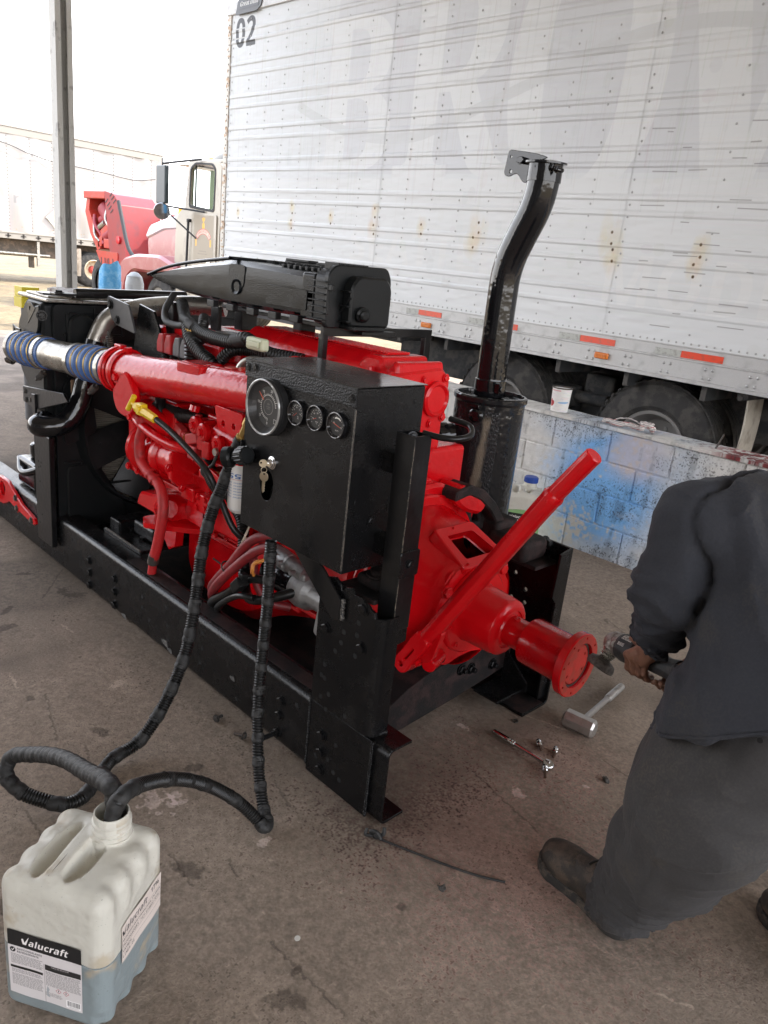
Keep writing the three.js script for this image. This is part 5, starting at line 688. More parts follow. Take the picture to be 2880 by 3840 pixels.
  part('air_compressor', [bx(-3.13, -2.98, 0.6, 0.9, -1.72, -1.56, 0.03), cx([[0, 0], [0, 0.11], [0.03, 0.115], [0.05, 0.1], [0.06, 0.085], [0.16, 0.08], [0.18, 0.1], [0.2, 0.1], [0.21, 0.082], [0.3, 0.078], [0.31, 0.095], [0.34, 0.095], [0.35, 0.085], [0.35, 0]], -3.0, 0.74, -1.6), ...[0, 1, 2, 3, 4].map(k => bx(-2.93 + k * 0.035, -2.918 + k * 0.035, 0.66, 0.83, -1.62, -1.53, 0.01)), bx(-2.95, -2.72, 0.82, 0.88, -1.68, -1.54, 0.015)], R, U);
  part('end_plate', plate([[-1.68, 0.66], [-1.56, 0.64], [-1.5, 0.7], [-1.5, 0.8], [-1.56, 0.845], [-1.68, 0.83]], 'x', -2.655, -2.63, { bevel: 0.005 }), R, U);
  for (const [y, z] of [[0.66, -1.55], [0.83, -1.56], [0.75, -1.49]]) part('bolt', bolt([-2.63, y, z], AX.x, 0.013), R, U);
  for (const [x, y] of [[-3.09, 0.88], [-3.1, 0.63], [-3.02, 0.63], [-3.0, 0.88]]) part('bolt', bolt([x, y, -1.555], AX.z, 0.013), R, U);
  part('fuel_pump', [bx(-2.99, -2.68, 0.875, 0.955, -1.7, -1.54, 0.015), bx(-2.96, -2.72, 0.955, 0.985, -1.69, -1.57, 0.012), lathe([[0, 0.03], [0.05, 0.03], [0.055, 0.022], [0.055, 0]], V(-2.84, 0.985, -1.63), AX.y, 6), bx(-2.7, -2.58, 0.83, 0.93, -1.68, -1.58, 0.015)], R, U);
  part('oil_pipe', tube([[-3.02, 0.885, -1.54], [-2.9, 0.875, -1.5], [-2.72, 0.845, -1.5], [-2.58, 0.835, -1.53], [-2.5, 0.85, -1.6]], 0.02, { n: 40, seg: 14 }), R, U);
  part('pipe_fitting', [rod(V(-2.68, 0.9, -1.56), V(-2.6, 0.89, -1.54), 0.022, 0.022, 6, 0.1), rod(V(-2.62, 0.892, -1.545), V(-2.575, 0.886, -1.535), 0.016)], MAT.redDull, U);
  part('fitting_mouth', [lathe([[0, 0.0], [0.001, 0.012], [0.0012, 0]], V(-2.5745, 0.886, -1.535), V(0.97, -0.13, 0.2), 14), lathe([[0.0, 0.013], [0.001, 0.018], [0.002, 0.012]], V(-2.5745, 0.886, -1.535), V(0.97, -0.13, 0.2), 14)], MAT.brass, U);
  // cluster of valves and plugs left of the control box
  const disc = (x, y, r) => [lathe([[0, r], [0.018, r], [0.024, r * 0.8], [0.024, 0]], V(x, y, -1.5), AX.z, 20), bolt([x, y, -1.476], AX.z, r * 0.4)];
  each('solenoid_valve', [[-2.44, 0.965, 0.034], [-2.385, 0.95, 0.034], [-2.285, 0.93, 0.03], [-2.225, 0.895, 0.03]].map(([x, y, r]) => [disc(x, y, r), bx(x - r, x + r, y - r, y + r * 0.6, -1.56, -1.505, 0.008)]), R, U);
  part('valve_body', [bx(-2.48, -2.2, 0.86, 1.0, -1.68, -1.56, 0.012), rod(V(-2.36, 0.955, -1.54), V(-2.2, 0.94, -1.54), 0.035), bx(-2.45, -2.4, 0.87, 0.935, -1.56, -1.5, 0.006), bx(-2.4, -2.35, 0.85, 0.92, -1.56, -1.49, 0.006), bx(-2.32, -2.18, 0.84, 0.88, -1.58, -1.52, 0.006), bx(-2.43, -2.29, 0.765, 0.8, -1.6, -1.5, 0.006), bx(-2.3, -2.12, 0.745, 0.79, -1.6, -1.5, 0.006)], R, U);
  part('plug_connector', [rot(bx(-2.54, -2.45, 0.875, 0.92, -1.55, -1.5, 0.008), AX.z, 0.3, [-2.5, 0.9, -1.5]), bx(-2.51, -2.45, 0.82, 0.875, -1.55, -1.495, 0.008), rod(V(-2.5, 0.99, -1.54), V(-2.5, 0.92, -1.53), 0.014)], MAT.redDull, U);
  each('small_wire', [tube([[-2.27, 0.905, -1.48], [-2.27, 0.86, -1.46], [-2.31, 0.83, -1.46], [-2.32, 0.8, -1.5]], 0.006), tube([[-2.38, 0.85, -1.5], [-2.37, 0.8, -1.48], [-2.33, 0.78, -1.5]], 0.007)], MAT.rubber, U);
  part('steel_clip', [lathe([[0, 0.014], [0.01, 0.014], [0.01, 0]], V(-2.27, 0.905, -1.474), AX.z, 12)], MAT.steel, U);
  part('tank_strap', rot(bx(-2.4, -2.08, 0.8, 0.83, -1.47, -1.455, 0.004), AX.z, -0.25, [-2.24, 0.82, -1.46]), R, U);
  // coil connectors at the upper left
  for (const [x, m] of [[-2.935, MAT.redDull], [-2.875, MAT.redDull], [-2.805, MAT.grey], [-2.75, MAT.grey]]) {
    const k = part('coil_connector', plate(rpoly([[x - 0.026, 1.16], [x - 0.026, 1.2], [x - 0.012, 1.235], [x + 0.026, 1.24], [x + 0.026, 1.16]], 0.006), 'z', -1.68, -1.61, { bevel: 0.004 }), m, U);
    part('boot', corr([[x, 1.162, -1.645], [x + 0.004, 1.11, -1.64], [x + 0.01, 1.05, -1.65]], 0.017, 0.01), MAT.hoseSkin, k);
  }
  part('coil_cover', [bx(-3.0, -2.62, 1.165, 1.225, -1.76, -1.7, 0.012), bx(-3.02, -2.7, 1.225, 1.262, -1.78, -1.71, 0.01)], R, U);
  each('hanger_bracket', [bx(-3.05, -2.99, 1.17, 1.36, -1.73, -1.7, 0.004), bx(-2.92, -2.86, 1.24, 1.36, -1.86, -1.84, 0.004)], MAT.blackSmooth, U);
  each('side_box', [bx(-2.28, -2.02, 1.17, 1.27, -1.76, -1.66, 0.015), bx(-2.16, -2.0, 1.05, 1.17, -1.74, -1.6, 0.012)], R, U);
}
function corr(pts, r, pitch, depth = 0.0022, seg = 14) {          // corrugated conduit
  const c = new THREE.CatmullRomCurve3(pv(pts), false, 'centripetal'), L = c.getLength(), n = Math.min(2400, Math.max(12, Math.round(L / pitch * 5)));
  return sweep(c, n, seg, s => r - depth + depth * 2 * sm(0.1, 0.6, 0.5 + 0.5 * Math.cos(s / pitch * 2 * Math.PI)));
}

// ---------------- intake manifold tube
{
  const R = MAT.red, c = new THREE.CatmullRomCurve3(pv([[-3.04, 1.071, -1.485], [-2.85, 1.078, -1.5], [-2.6, 1.1, -1.52], [-2.35, 1.12, -1.535], [-2.05, 1.14, -1.55], [-1.95, 1.145, -1.555]]));
  const body = part('intake_pipe', [sweep(c, 60, 36, (s, a) => { const t = s / 1.1, dent = Math.exp(-Math.pow((s - 0.62) / 0.11, 2)) * Math.exp(-Math.pow(Math.atan2(Math.sin(a - 1.9), Math.cos(a - 1.9)) / 0.42, 2)); return 0.082 - 0.012 * t - 0.014 * dent; }), lathe([[0, 0.066], [0, 0.078], [0.015, 0.082], [0.02, 0.09], [0.05, 0.09], [0.055, 0.084]], V(-3.07, 1.0715, -1.482), V(1, 0.02, -0.07), 40), lathe([[0, 0.084], [0.004, 0.095], [0.018, 0.095], [0.022, 0.084]], V(-2.985, 1.0725, -1.488), V(1, 0.02, -0.07), 40)], R, U);
  part('vee_clamp', [lathe([[0, 0.092], [0.003, 0.097], [0.016, 0.097], [0.019, 0.092]], V(-3.045, 1.072, -1.484), V(1, 0.02, -0.07), 40), bolt([-3.02, 1.165, -1.49], V(0.5, 0.8, 0), 0.012), bx(-3.06, -3.0, 1.155, 1.178, -1.5, -1.47, 0.005)], R, body);
  part('square_boss', [plate(rpoly([[-2.54, -1.58], [-2.54, -1.46], [-2.39, -1.47], [-2.39, -1.59]], 0.012), 'y', 1.15, 1.188, { bevel: 0.004 }), plate(rpoly([[-2.525, -1.567], [-2.525, -1.473], [-2.405, -1.483], [-2.405, -1.577]], 0.012), 'y', 1.188, 1.192, { bevel: 0.001 })], R, body);
  part('flange_pad', [plate(rpoly([[-2.96, 1.0], [-2.92, 0.925], [-2.84, 0.91], [-2.77, 0.95], [-2.76, 1.02], [-2.82, 1.085], [-2.86, 1.1], [-2.9, 1.06]], 0.04), 'z', -1.44, -1.41, { bevel: 0.006 }), lathe([[0, 0.07], [0.03, 0.068]], V(-2.86, 1.0, -1.45), AX.z, 28)], R, body);
  each('pad_bolt', [bolt([-2.93, 1.06, -1.415], AX.z, 0.016), bolt([-2.8, 0.925, -1.41], AX.z, 0.013)], R, body);
  each('inlet_neck', [rod(V(-2.87, 0.96, -1.5), V(-2.86, 0.86, -1.55), 0.045, 0.04), rod(V(-2.8, 0.95, -1.48), V(-2.74, 0.86, -1.56), 0.035, 0.035)], R, body);
  part('mounting_tab', plate(rpoly([[-2.3, 1.07], [-2.27, 0.985], [-2.14, 0.985], [-2.12, 1.07]], 0.015), 'z', -1.49, -1.476, { holes: [[-2.24, 1.015, 0.011], [-2.175, 1.018, 0.011]] }), R, body);
  each('plug', [lathe([[0, 0.02], [0.02, 0.02], [0.024, 0.014], [0.024, 0]], V(-2.46, 1.032, -1.5), V(0, -1, 0.3), 14), lathe([[0, 0.018], [0.018, 0.018], [0.02, 0]], V(-2.97, 1.155, -1.49), V(0, 1, 0.1), 6)], R, body);
  part('sensor_plug', [bx(-2.33, -2.27, 1.178, 1.2, -1.57, -1.53, 0.005), bx(-2.27, -2.2, 1.173, 1.194, -1.575, -1.52, 0.005), bx(-2.24, -2.22, 1.19, 1.212, -1.56, -1.53, 0.003), bx(-2.2, -2.15, 1.17, 1.2, -1.57, -1.53, 0.005), bx(-2.19, -2.16, 1.14, 1.175, -1.56, -1.52, 0.004)], MAT.redScuff, body);
}
// ---------------- hoses, looms and small lines on the near side
{
  part('red_hose', [tube([[-2.9, 0.94, -1.48], [-2.865, 0.87, -1.5], [-2.89, 0.8, -1.5], [-2.882, 0.722, -1.5], [-2.81, 0.68, -1.5], [-2.715, 0.645, -1.5], [-2.67, 0.56, -1.49], [-2.69, 0.42, -1.48], [-2.71, 0.33, -1.47]], 0.022, { n: 90, seg: 16 }), lathe([[0, 0.028], [0.02, 0.028]], V(-2.862, 0.89, -1.495), AX.y, 20), lathe([[0, 0.027], [0.014, 0.027]], V(-2.8, 0.682, -1.5), V(0.9, -0.4, 0), 20), lathe([[0, 0.0265], [0.014, 0.0265]], V(-2.765, 0.668, -1.5), V(0.9, -0.4, 0), 20)], MAT.redDull, U);
  part('hose_ferrule', [rod(V(-2.707, 0.355, -1.472), V(-2.715, 0.31, -1.47), 0.024, 0.024, 16)], MAT.iron, U);
  part('hose_end', rod(V(-2.715, 0.31, -1.47), V(-2.72, 0.26, -1.468), 0.018), MAT.redDull, U);
  const dip = part('dipstick_tube', tube([[-2.505, 0.982, -1.362], [-2.423, 0.959, -1.37], [-2.3, 0.918, -1.375], [-2.19, 0.865, -1.385], [-2.145, 0.77, -1.415], [-2.09, 0.672, -1.44], [-2.062, 0.615, -1.5]], 0.0115, { n: 60, seg: 12 }), MAT.hoseSkin, U);
  part('dipstick_handle', [rod(V(-2.645, 1.0, -1.36), V(-2.5, 0.981, -1.36), 0.02, 0.0155, 6, 0.08), bx(-2.63, -2.585, 0.975, 1.02, -1.375, -1.345, 0.006), rod(V(-2.69, 1.008, -1.36), V(-2.63, 0.998, -1.36), 0.0075), rod(V(-2.714, 0.976, -1.36), V(-2.664, 1.036, -1.36), 0.0105), lathe([[0, 0.013], [0.006, 0.013], [0.006, 0]], V(-2.605, 0.997, -1.346), AX.z, 14)], MAT.yellow, U);
  part('dipstick_base', [rod(V(-2.085, 0.63, -1.53), V(-2.06, 0.56, -1.62), 0.014), rod(V(-2.06, 0.56, -1.62), V(-2.05, 0.53, -1.66), 0.026, 0.026, 6), lathe([[0, 0.016], [0.02, 0.016]], V(-2.31, 0.872, -1.42), V(-0.8, 0.5, 0), 14)], MAT.redDull, U);
  each('wiring_loom', [corr([[-2.95, 1.36, -1.72], [-2.86, 1.32, -1.68], [-2.78, 1.31, -1.64], [-2.68, 1.3, -1.61], [-2.6, 1.285, -1.6], [-2.5, 1.275, -1.6], [-2.39, 1.278, -1.61], [-2.34, 1.298, -1.62], [-2.28, 1.28, -1.63], [-2.22, 1.262, -1.64], [-2.1, 1.255, -1.7]], 0.023, 0.012), corr([[-2.67, 1.29, -1.6], [-2.655, 1.22, -1.595], [-2.655, 1.13, -1.6], [-2.655, 1.08, -1.62]], 0.029, 0.014), corr([[-2.7, 1.3, -1.6], [-2.64, 1.25, -1.58], [-2.57, 1.21, -1.58], [-2.5, 1.185, -1.585], [-2.475, 1.15, -1.59], [-2.52, 1.13, -1.57], [-2.58, 1.125, -1.56]], 0.024, 0.012), corr([[-2.68, 1.33, -1.66], [-2.62, 1.31, -1.62], [-2.6, 1.26, -1.6], [-2.64, 1.22, -1.58]], 0.019, 0.01), corr([[-2.46, 1.2, -1.6], [-2.42, 1.24, -1.62], [-2.37, 1.25, -1.66], [-2.28, 1.24, -1.68]], 0.02, 0.011)], MAT.hoseSkin, U);
  each('loom_tape', [rod(V(-2.7, 1.302, -1.602), V(-2.64, 1.29, -1.598), 0.026), rod(V(-2.4, 1.278, -1.61), V(-2.33, 1.296, -1.62), 0.026), rod(V(-2.66, 1.262, -1.59), V(-2.62, 1.24, -1.58), 0.028)], MAT.tape, U);
  part('loom_clip', lathe([[0, 0.031], [0.018, 0.031]], V(-2.662, 1.272, -1.6), AX.y, 20), mat({ color: C(0.6, 0.38, 0.1), roughness: 0.5 }), U);
  part('grey_cable', tube([[-3.02, 1.39, -1.72], [-2.98, 1.33, -1.66], [-2.9, 1.29, -1.62], [-2.8, 1.285, -1.62], [-2.72, 1.3, -1.62]], 0.014), MAT.rubber, U);
  part('loom_plug', [bx(-2.3, -2.2, 1.268, 1.312, -1.63, -1.595, 0.01), bx(-2.285, -2.215, 1.28, 1.3, -1.596, -1.588, 0.004)], MAT.cream, U);
  part('steel_elbow', tube([[-2.2, 1.235, -1.66], [-2.29, 1.23, -1.62], [-2.33, 1.2, -1.6], [-2.335, 1.15, -1.59]], 0.013), MAT.steel, U);
  each('lower_loom', [corr([[-2.84, 0.96, -1.6], [-2.7, 0.945, -1.57], [-2.6, 0.955, -1.58], [-2.5, 0.95, -1.58], [-2.44, 0.92, -1.6]], 0.026, 0.012), corr([[-2.44, 0.84, -1.55], [-2.36, 0.815, -1.5], [-2.25, 0.78, -1.47], [-2.14, 0.775, -1.47]], 0.024, 0.011), corr([[-2.28, 0.83, -1.56], [-2.3, 0.78, -1.54], [-2.26, 0.72, -1.54], [-2.19, 0.66, -1.54], [-2.14, 0.58, -1.52], [-2.1, 0.52, -1.5], [-2.1, 0.46, -1.5]], 0.021, 0.01), tube([[-2.83, 1.0, -1.56], [-2.8, 0.93, -1.54], [-2.83, 0.89, -1.54]], 0.022), bx(-2.86, -2.8, 0.9, 0.97, -1.56, -1.52, 0.008)], MAT.hoseSkin, U);
  part('orange_sleeve', rod(V(-2.31, 0.8, -1.5), V(-2.24, 0.79, -1.5), 0.022), mat({ color: C(0.45, 0.28, 0.1), roughness: 0.6 }), U);
  each('battery_cable', [tube([[-1.9, 0.705, -1.47], [-1.96, 0.685, -1.45], [-2.02, 0.635, -1.44], [-2.1, 0.54, -1.44], [-2.2, 0.44, -1.45], [-2.31, 0.35, -1.5], [-2.36, 0.27, -1.56]], 0.017, { n: 60, seg: 14 }), tube([[-1.89, 0.675, -1.46], [-1.96, 0.635, -1.44], [-2.08, 0.525, -1.43], [-2.19, 0.42, -1.44], [-2.29, 0.33, -1.49], [-2.35, 0.24, -1.56]], 0.017, { n: 60, seg: 14 }), tube([[-2.06, 0.6, -1.5], [-2.0, 0.5, -1.48], [-1.95, 0.44, -1.5], [-1.9, 0.42, -1.56]], 0.015)], MAT.cableRed, U);
  each('ground_cable', [tube([[-2.34, 0.25, -1.55], [-2.26, 0.32, -1.47], [-2.12, 0.42, -1.45], [-2.02, 0.505, -1.46], [-1.94, 0.52, -1.5]], 0.016, { n: 50 }), tube([[-2.1, 0.46, -1.5], [-2.02, 0.43, -1.47], [-1.93, 0.46, -1.5], [-1.86, 0.5, -1.58]], 0.018), tube([[-2.32, 0.24, -1.54], [-2.2, 0.33, -1.46], [-2.06, 0.43, -1.44], [-1.98, 0.45, -1.46]], 0.012)], MAT.hoseSkin, U);
  part('cable_tie', [along(new THREE.TorusGeometry(0.024, 0.003, 6, 20).rotateX(Math.PI / 2), V(-2.12, 0.52, -1.44), V(0.6, 0.7, 0)), rod(V(-2.13, 0.535, -1.415), V(-2.155, 0.55, -1.4), 0.003)], MAT.rubber, U);
  part('wire_plug', [rot(bx(-2.05, -1.99, 0.475, 0.515, -1.44, -1.4, 0.006), AX.z, 0.8, [-2.02, 0.5, -1.42]), bx(-2.01, -1.985, 0.525, 0.545, -1.435, -1.41, 0.004)], MAT.plastic, U);
  each('orange_wire', [tube([[-1.96, 0.56, -1.43], [-1.94, 0.6, -1.42], [-1.92, 0.615, -1.44], [-1.9, 0.64, -1.46]], 0.006), tube([[-1.95, 0.555, -1.43], [-1.93, 0.585, -1.41], [-1.93, 0.61, -1.42], [-1.9, 0.625, -1.45]], 0.006)], MAT.orangeWire, U);
  each('white_wire', [tube([[-2.09, 0.57, -1.46], [-2.05, 0.62, -1.44], [-2.04, 0.68, -1.46], [-2.06, 0.72, -1.5]], 0.004), tube([[-2.08, 0.58, -1.46], [-2.05, 0.6, -1.44], [-2.03, 0.66, -1.45]], 0.004)], mat({ color: C(0.6, 0.5, 0.4), roughness: 0.6 }), U);
  const ft = canvasTex(256, 256, (c, w, h) => { c.fillStyle = '#d9d6d2'; c.fillRect(0, 0, w, h); c.save(); c.translate(70, 40); c.scale(1, 1); c.fillStyle = '#3a5d9a'; c.font = 'bold 40px sans-serif'; c.rotate(Math.PI); c.fillText('P5526', -130, -10); c.font = '13px sans-serif'; for (let k = 0; k < 6; k++) c.fillText('fuel water separator', -140, -40 - k * 17 - 20); c.restore(); c.strokeStyle = '#b0524f'; c.strokeRect(6, 84, w - 12, 1); });
  const fil = part('fuel_filter', (() => { const g = new THREE.CylinderGeometry(0.05, 0.05, 0.15, 32, 1, true); g.rotateY(Math.PI * 0.9); g.translate(-2.052, 0.85, -1.44); return g; })(), mat({ map: ft, roughness: 0.35, clearcoat: 0.4 }), U, { uv: true });
  part('filter_base', lathe([[0, 0], [0, 0.04], [0.012, 0.049], [0.02, 0.05]], V(-2.052, 0.755, -1.44), AX.y, 32), mat({ color: C(0.65, 0.64, 0.62), roughness: 0.35 }), fil);
  part('filter_head', lathe([[0, 0.05], [0.02, 0.052], [0.03, 0.045], [0.06, 0.045], [0.06, 0]], V(-2.052, 0.925, -1.44), AX.y, 28), MAT.red, fil);
  // starter motor
  const st = part('starter_motor', [lathe([[0, 0], [0, 0.055], [0.012, 0.066], [0.17, 0.066], [0.18, 0.06], [0.18, 0]], V(-2.09, 0.495, -1.615), V(1, -0.05, 0), 32)], MAT.blackGloss, U);
  part('starter_nose', [lathe([[0, 0.069], [0.03, 0.072], [0.07, 0.066], [0.09, 0.05], [0.16, 0.045], [0.18, 0.052], [0.19, 0.052], [0.19, 0]], V(-1.915, 0.487, -1.615), V(1, -0.05, 0), 32), bx(-1.9, -1.84, 0.535, 0.565, -1.62, -1.56, 0.01), plate(rpoly([[-1.77, 0.38], [-1.75, 0.52], [-1.73, 0.52], [-1.74, 0.37]], 0.01), 'z', -1.66, -1.56)], MAT.alu, st);
  part('solenoid', [lathe([[0, 0], [0, 0.028], [0.03, 0.036], [0.11, 0.036], [0.115, 0.03], [0.15, 0.03], [0.2, 0.024], [0.2, 0]], V(-2.05, 0.585, -1.575), V(1, -0.12, 0), 24), ...[0.02, 0.09].map(k => lathe([[0, 0.009], [0.02, 0.009], [0.022, 0]], V(-1.96 + k, 0.585 - k * 0.15, -1.542), AX.z, 10))], MAT.alu, st);
  const tv = canvasTex(64, 32, (c, w, h) => { c.fillStyle = '#1a1a1a'; c.fillRect(0, 0, w, h); c.fillStyle = '#e6e0b8'; c.font = 'bold 24px sans-serif'; c.fillText('12V', 8, 25); });
  part('voltage_label', (() => { const g = new THREE.PlaneGeometry(0.034, 0.018); g.rotateX(-0.6); g.rotateZ(Math.PI - 0.3); g.translate(-1.99, 0.605, -1.543); return g; })(), mat({ map: tv, roughness: 0.4 }), st, { uv: true });
  each('red_rail', [bx(-1.92, -1.68, 0.4, 0.42, -1.66, -1.6, 0.004), bx(-2.05, -1.9, 0.385, 0.4, -1.64, -1.6, 0.004)], MAT.red, U);
}
// ---------------- clutch housing, shaft and lever
{
  const R = MAT.red, prof = x => x < -1.7 ? 0.3 : x < -1.652 ? 0.3 : x < -1.645 ? 0.3 - (x + 1.652) / 0.007 * 0.012 : 0.288 - 0.012 * sm(-1.645, -1.6, x) - 0.066 * sm(-1.62, -1.4, x) - 0.01 * sm(-1.43, -1.39, x);
  { // bell: a turned skin with the inspection opening left out
    const n = 90, m = 180, pos = [], idx = []; const pt = (i, j) => { const x = -1.7 + 0.31 * i / n, r = prof(x), a = j / m * 2 * Math.PI; const f = x > -1.64 ? 1 + 0.05 * sm(-1.64, -1.56, x) * sm(-1.4, -1.46, x) * Math.max(0, Math.cos(a * 2 - 0.8)) : 1; return [x, axY(x) + r * f * Math.sin(a), ZC - r * f * Math.cos(a)]; };
    for (let i = 0; i <= n; i++) for (let j = 0; j <= m; j++) pos.push(...pt(i, j));
    for (let i = 0; i < n; i++) for (let j = 0; j < m; j++) { const q = pt(i + 0.5, j + 0.5); if (q[1] > 0.62 && q[0] > -1.525 && q[0] < -1.385 && q[2] < -1.845 && q[2] > -2.06) continue; const a = i * (m + 1) + j, b = a + m + 1; idx.push(a, b, a + 1, b, b + 1, a + 1); }
    let g = new THREE.BufferGeometry(); g.setAttribute('position', new THREE.Float32BufferAttribute(pos, 3)); g.setIndex(idx); g.computeVertexNormals(); g = cr(g, 0.5);
    part('bell_housing', g, R, U);
  }
  const W = new THREE.Matrix4().makeBasis(V(0.8, -0.6, 0), V(0, 0, -1), V(0.6, 0.8, 0)).setPosition(-1.452, 0.737, -1.935);
  const win = [[-0.05, -0.082], [-0.05, 0.054], [0.055, 0.11], [0.055, -0.062]], fr = [[-0.082, -0.118], [-0.082, 0.08], [0.085, 0.145], [0.085, -0.092]];
  part('inspection_frame', [plate(rpoly(fr, 0.02), 'z', -0.03, 0.014, { holes: [rpoly(win, 0.014)], bevel: 0.004 }).applyMatrix4(W)], R, U);
  each('frame_stud', [[-0.068, -0.03], [0.06, 0.13], [0.07, -0.07]].map(([x, y]) => rod(V(x, y, 0.012), V(x, y, 0.024), 0.005, 0.004, 8).applyMatrix4(W)), R, U);
  part('clutch_pack', [lx([[0, 0], [0, 0.17], [0.05, 0.17], [0.06, 0.13], [0.12, 0.1], [0.16, 0.06], [0.16, 0]], -1.66), ...Array.from({ length: 9 }, (_, k) => { const a = k * 0.698; return bx(-1.6, -1.54, axY(-1.57) + 0.13 * Math.sin(a) - 0.012, axY(-1.57) + 0.13 * Math.sin(a) + 0.012, ZC + 0.13 * Math.cos(a) - 0.012, ZC + 0.13 * Math.cos(a) + 0.012, 0.004); })], mat({ map: mottled([0.03, 0.022, 0.016], [0.1, 0.05, 0.03], 10, 0.2, 0.45, 0.75, 0.2), roughness: 0.7 }), U);
  const AB = (x, pts) => pts.map(([a, b]) => [ZC - a * 0.1, axY(x) + b * 0.1]);
  part('bell_ring', [lx([[0, 0.25], [0, 0.322], [0.03, 0.322], [0.036, 0.316], [0.036, 0.28]], -1.69, undefined, ZC, 72), ...[0.55, 0.95, 1.35, 1.75, 2.15, 2.6].map(a => bolt([-1.652, axY(-1.65) + 0.305 * Math.sin(a), ZC - 0.305 * Math.cos(a)], AXD, 0.014)), ...[3.2, 3.6, 4.0, 4.4, 4.8].map(a => bolt([-1.652, axY(-1.65) + 0.305 * Math.sin(a), ZC - 0.305 * Math.cos(a)], AXD, 0.014))], R, U);
  part('flywheel_housing', [plate(rpoly(AB(-1.75, [[-3.4, 0], [-3.1, 1.7], [-2, 2.9], [-0.6, 3.45], [1.0, 3.5], [1.75, 3.0], [2.9, 2.75], [3.05, 2.2], [2.8, 1.2], [3.3, 0.3], [3.2, -1.2], [2, -2.8], [0, -3.3], [-2, -2.8], [-3.2, -1.2]]), 0.04), 'x', -1.86, -1.665, { bevel: 0.012 }), plate(rpoly(AB(-1.72, [[0.9, 3.0], [1.3, 3.55], [2.5, 3.15], [2.95, 2.75], [2.6, 2.2], [1.6, 2.5]]), 0.03), 'x', -1.72, -1.6, { bevel: 0.012 })], R, U);
  part('mounting_wing', [plate(rpoly(AB(-1.62, [[0.9, 3.35], [1.7, 3.55], [2.55, 3.25], [3.35, 2.65], [3.95, 2.0], [4.4, 1.25], [4.8, 0.45], [4.5, 0.1], [4.25, 0.5], [4.0, 1.1], [3.6, 1.75], [3.05, 2.35], [2.4, 2.85], [1.7, 3.15], [0.9, 3.0]]), 0.012), 'x', -1.69, -1.595, { bevel: 0.006 }), plate(rpoly(AB(-1.62, [[1.0, 3.2], [1.7, 3.3], [2.5, 3.0], [3.2, 2.45], [3.8, 1.85], [4.2, 1.15], [4.5, 0.4], [3.3, 0.2], [2.6, 0.9], [2.3, 2.0], [1.6, 2.6]]), 0.02), 'x', -1.685, -1.65, { holes: [rpoly(AB(-1.62, [[2.6, 2.45], [3.0, 2.2], [3.2, 1.75], [2.75, 1.8]]), 0.012), rpoly(AB(-1.62, [[2.95, 1.45], [3.45, 1.4], [3.7, 0.95], [3.0, 1.05]]), 0.012)], bevel: 0.006 }), plate(AB(-1.62, [[2.3, 2.6], [3.4, 2.2], [3.9, 0.9], [2.8, 0.8]]), 'x', -1.72, -1.7)], MAT.blackDust, U);
  part('front_flange', plate(rpoly(AB(-1.4, [[-0.6, 1.75], [0.6, 1.8], [1.25, 1.72], [1.62, 1.3], [1.68, 0.95], [2.08, 0.5], [2.0, -0.25], [1.75, -0.6], [1.75, -1.2], [1.05, -1.9], [0.35, -1.72], [-0.35, -1.74], [-1.0, -1.9], [-1.65, -1.4], [-1.75, -0.6], [-2.0, 0.2], [-1.75, 0.9], [-1.4, 1.6]]), 0.025), 'x', -1.425, -1.395, { bevel: 0.004 }), R, U);
  for (const [a, b] of [[1.42, 1.2], [1.4, -1.45], [-1.35, -1.4], [-1.5, 1.0]]) part('bolt', bolt([-1.394, axY(-1.395) + b * 0.1, ZC - a * 0.1], AXD, 0.02), R, U);
  part('hub_seat', [lx([[0, 0], [0, 0.155], [0.016, 0.152], [0.022, 0.145], [0.022, 0]], -1.396, undefined, ZC, 64)], R, U);
  part('set_screw', [0.9, 2.3, 3.3, 4.0, 5.0].map(a => lathe([[0, 0.0095], [0.003, 0.0095], [0.004, 0.006], [0.0015, 0.005], [0.0015, 0]], V(-1.374, axY(-1.374) + 0.132 * Math.sin(a), ZC - 0.132 * Math.cos(a)), AXD, 12)), R, U, { kind: 'stuff' });
  part('bearing_hub', lx([[0, 0], [0, 0.112], [0.004, 0.108], [0.016, 0.1035], [0.12, 0.1], [0.136, 0.096], [0.146, 0.086], [0.15, 0.074], [0.15, 0.066], [0.145, 0.064], [0.147, 0.058], [0.152, 0.054], [0.152, 0]], -1.38, undefined, ZC, 64), R, U);
  const shaft = part('output_shaft', [lx([[0, 0], [0, 0.05], [0.005, 0.0515], [0.1, 0.051], [0.1, 0]], -1.235, undefined, ZC, 40)], R, U);
  part('shaft_plug', [lathe([[0, 0.011], [0.004, 0.011], [0.005, 0.008], [0.002, 0.0065], [0.002, 0]], V(-1.205, axY(-1.205) + 0.05, ZC + 0.008), V(0, 1, 0.15), 14)], R, shaft);
  part('coupling_drum', [lx([[0, 0], [0, 0.068], [0.004, 0.075], [0.01, 0.078], [0.165, 0.078], [0.172, 0.08], [0.172, 0]], -1.155, undefined, ZC, 56)], R, U);
  const holes = Array.from({ length: 8 }, (_, k) => { const a = k * Math.PI / 4 + 0.2; return [ZC + 0.09 * Math.cos(a), axY(-0.98) + 0.09 * Math.sin(a), 0.0045]; });
  const circ = (r, n = 64) => Array.from({ length: n }, (_, k) => [ZC + r * Math.cos(k / n * 6.2832), axY(-0.98) + r * Math.sin(k / n * 6.2832)]);
  part('coupling_flange', plate(circ(0.104), 'x', -0.998, -0.97, { holes: [...holes, [ZC, axY(-0.98), 0.073]], bevel: 0.003, curve: 40 }), MAT.red, U);
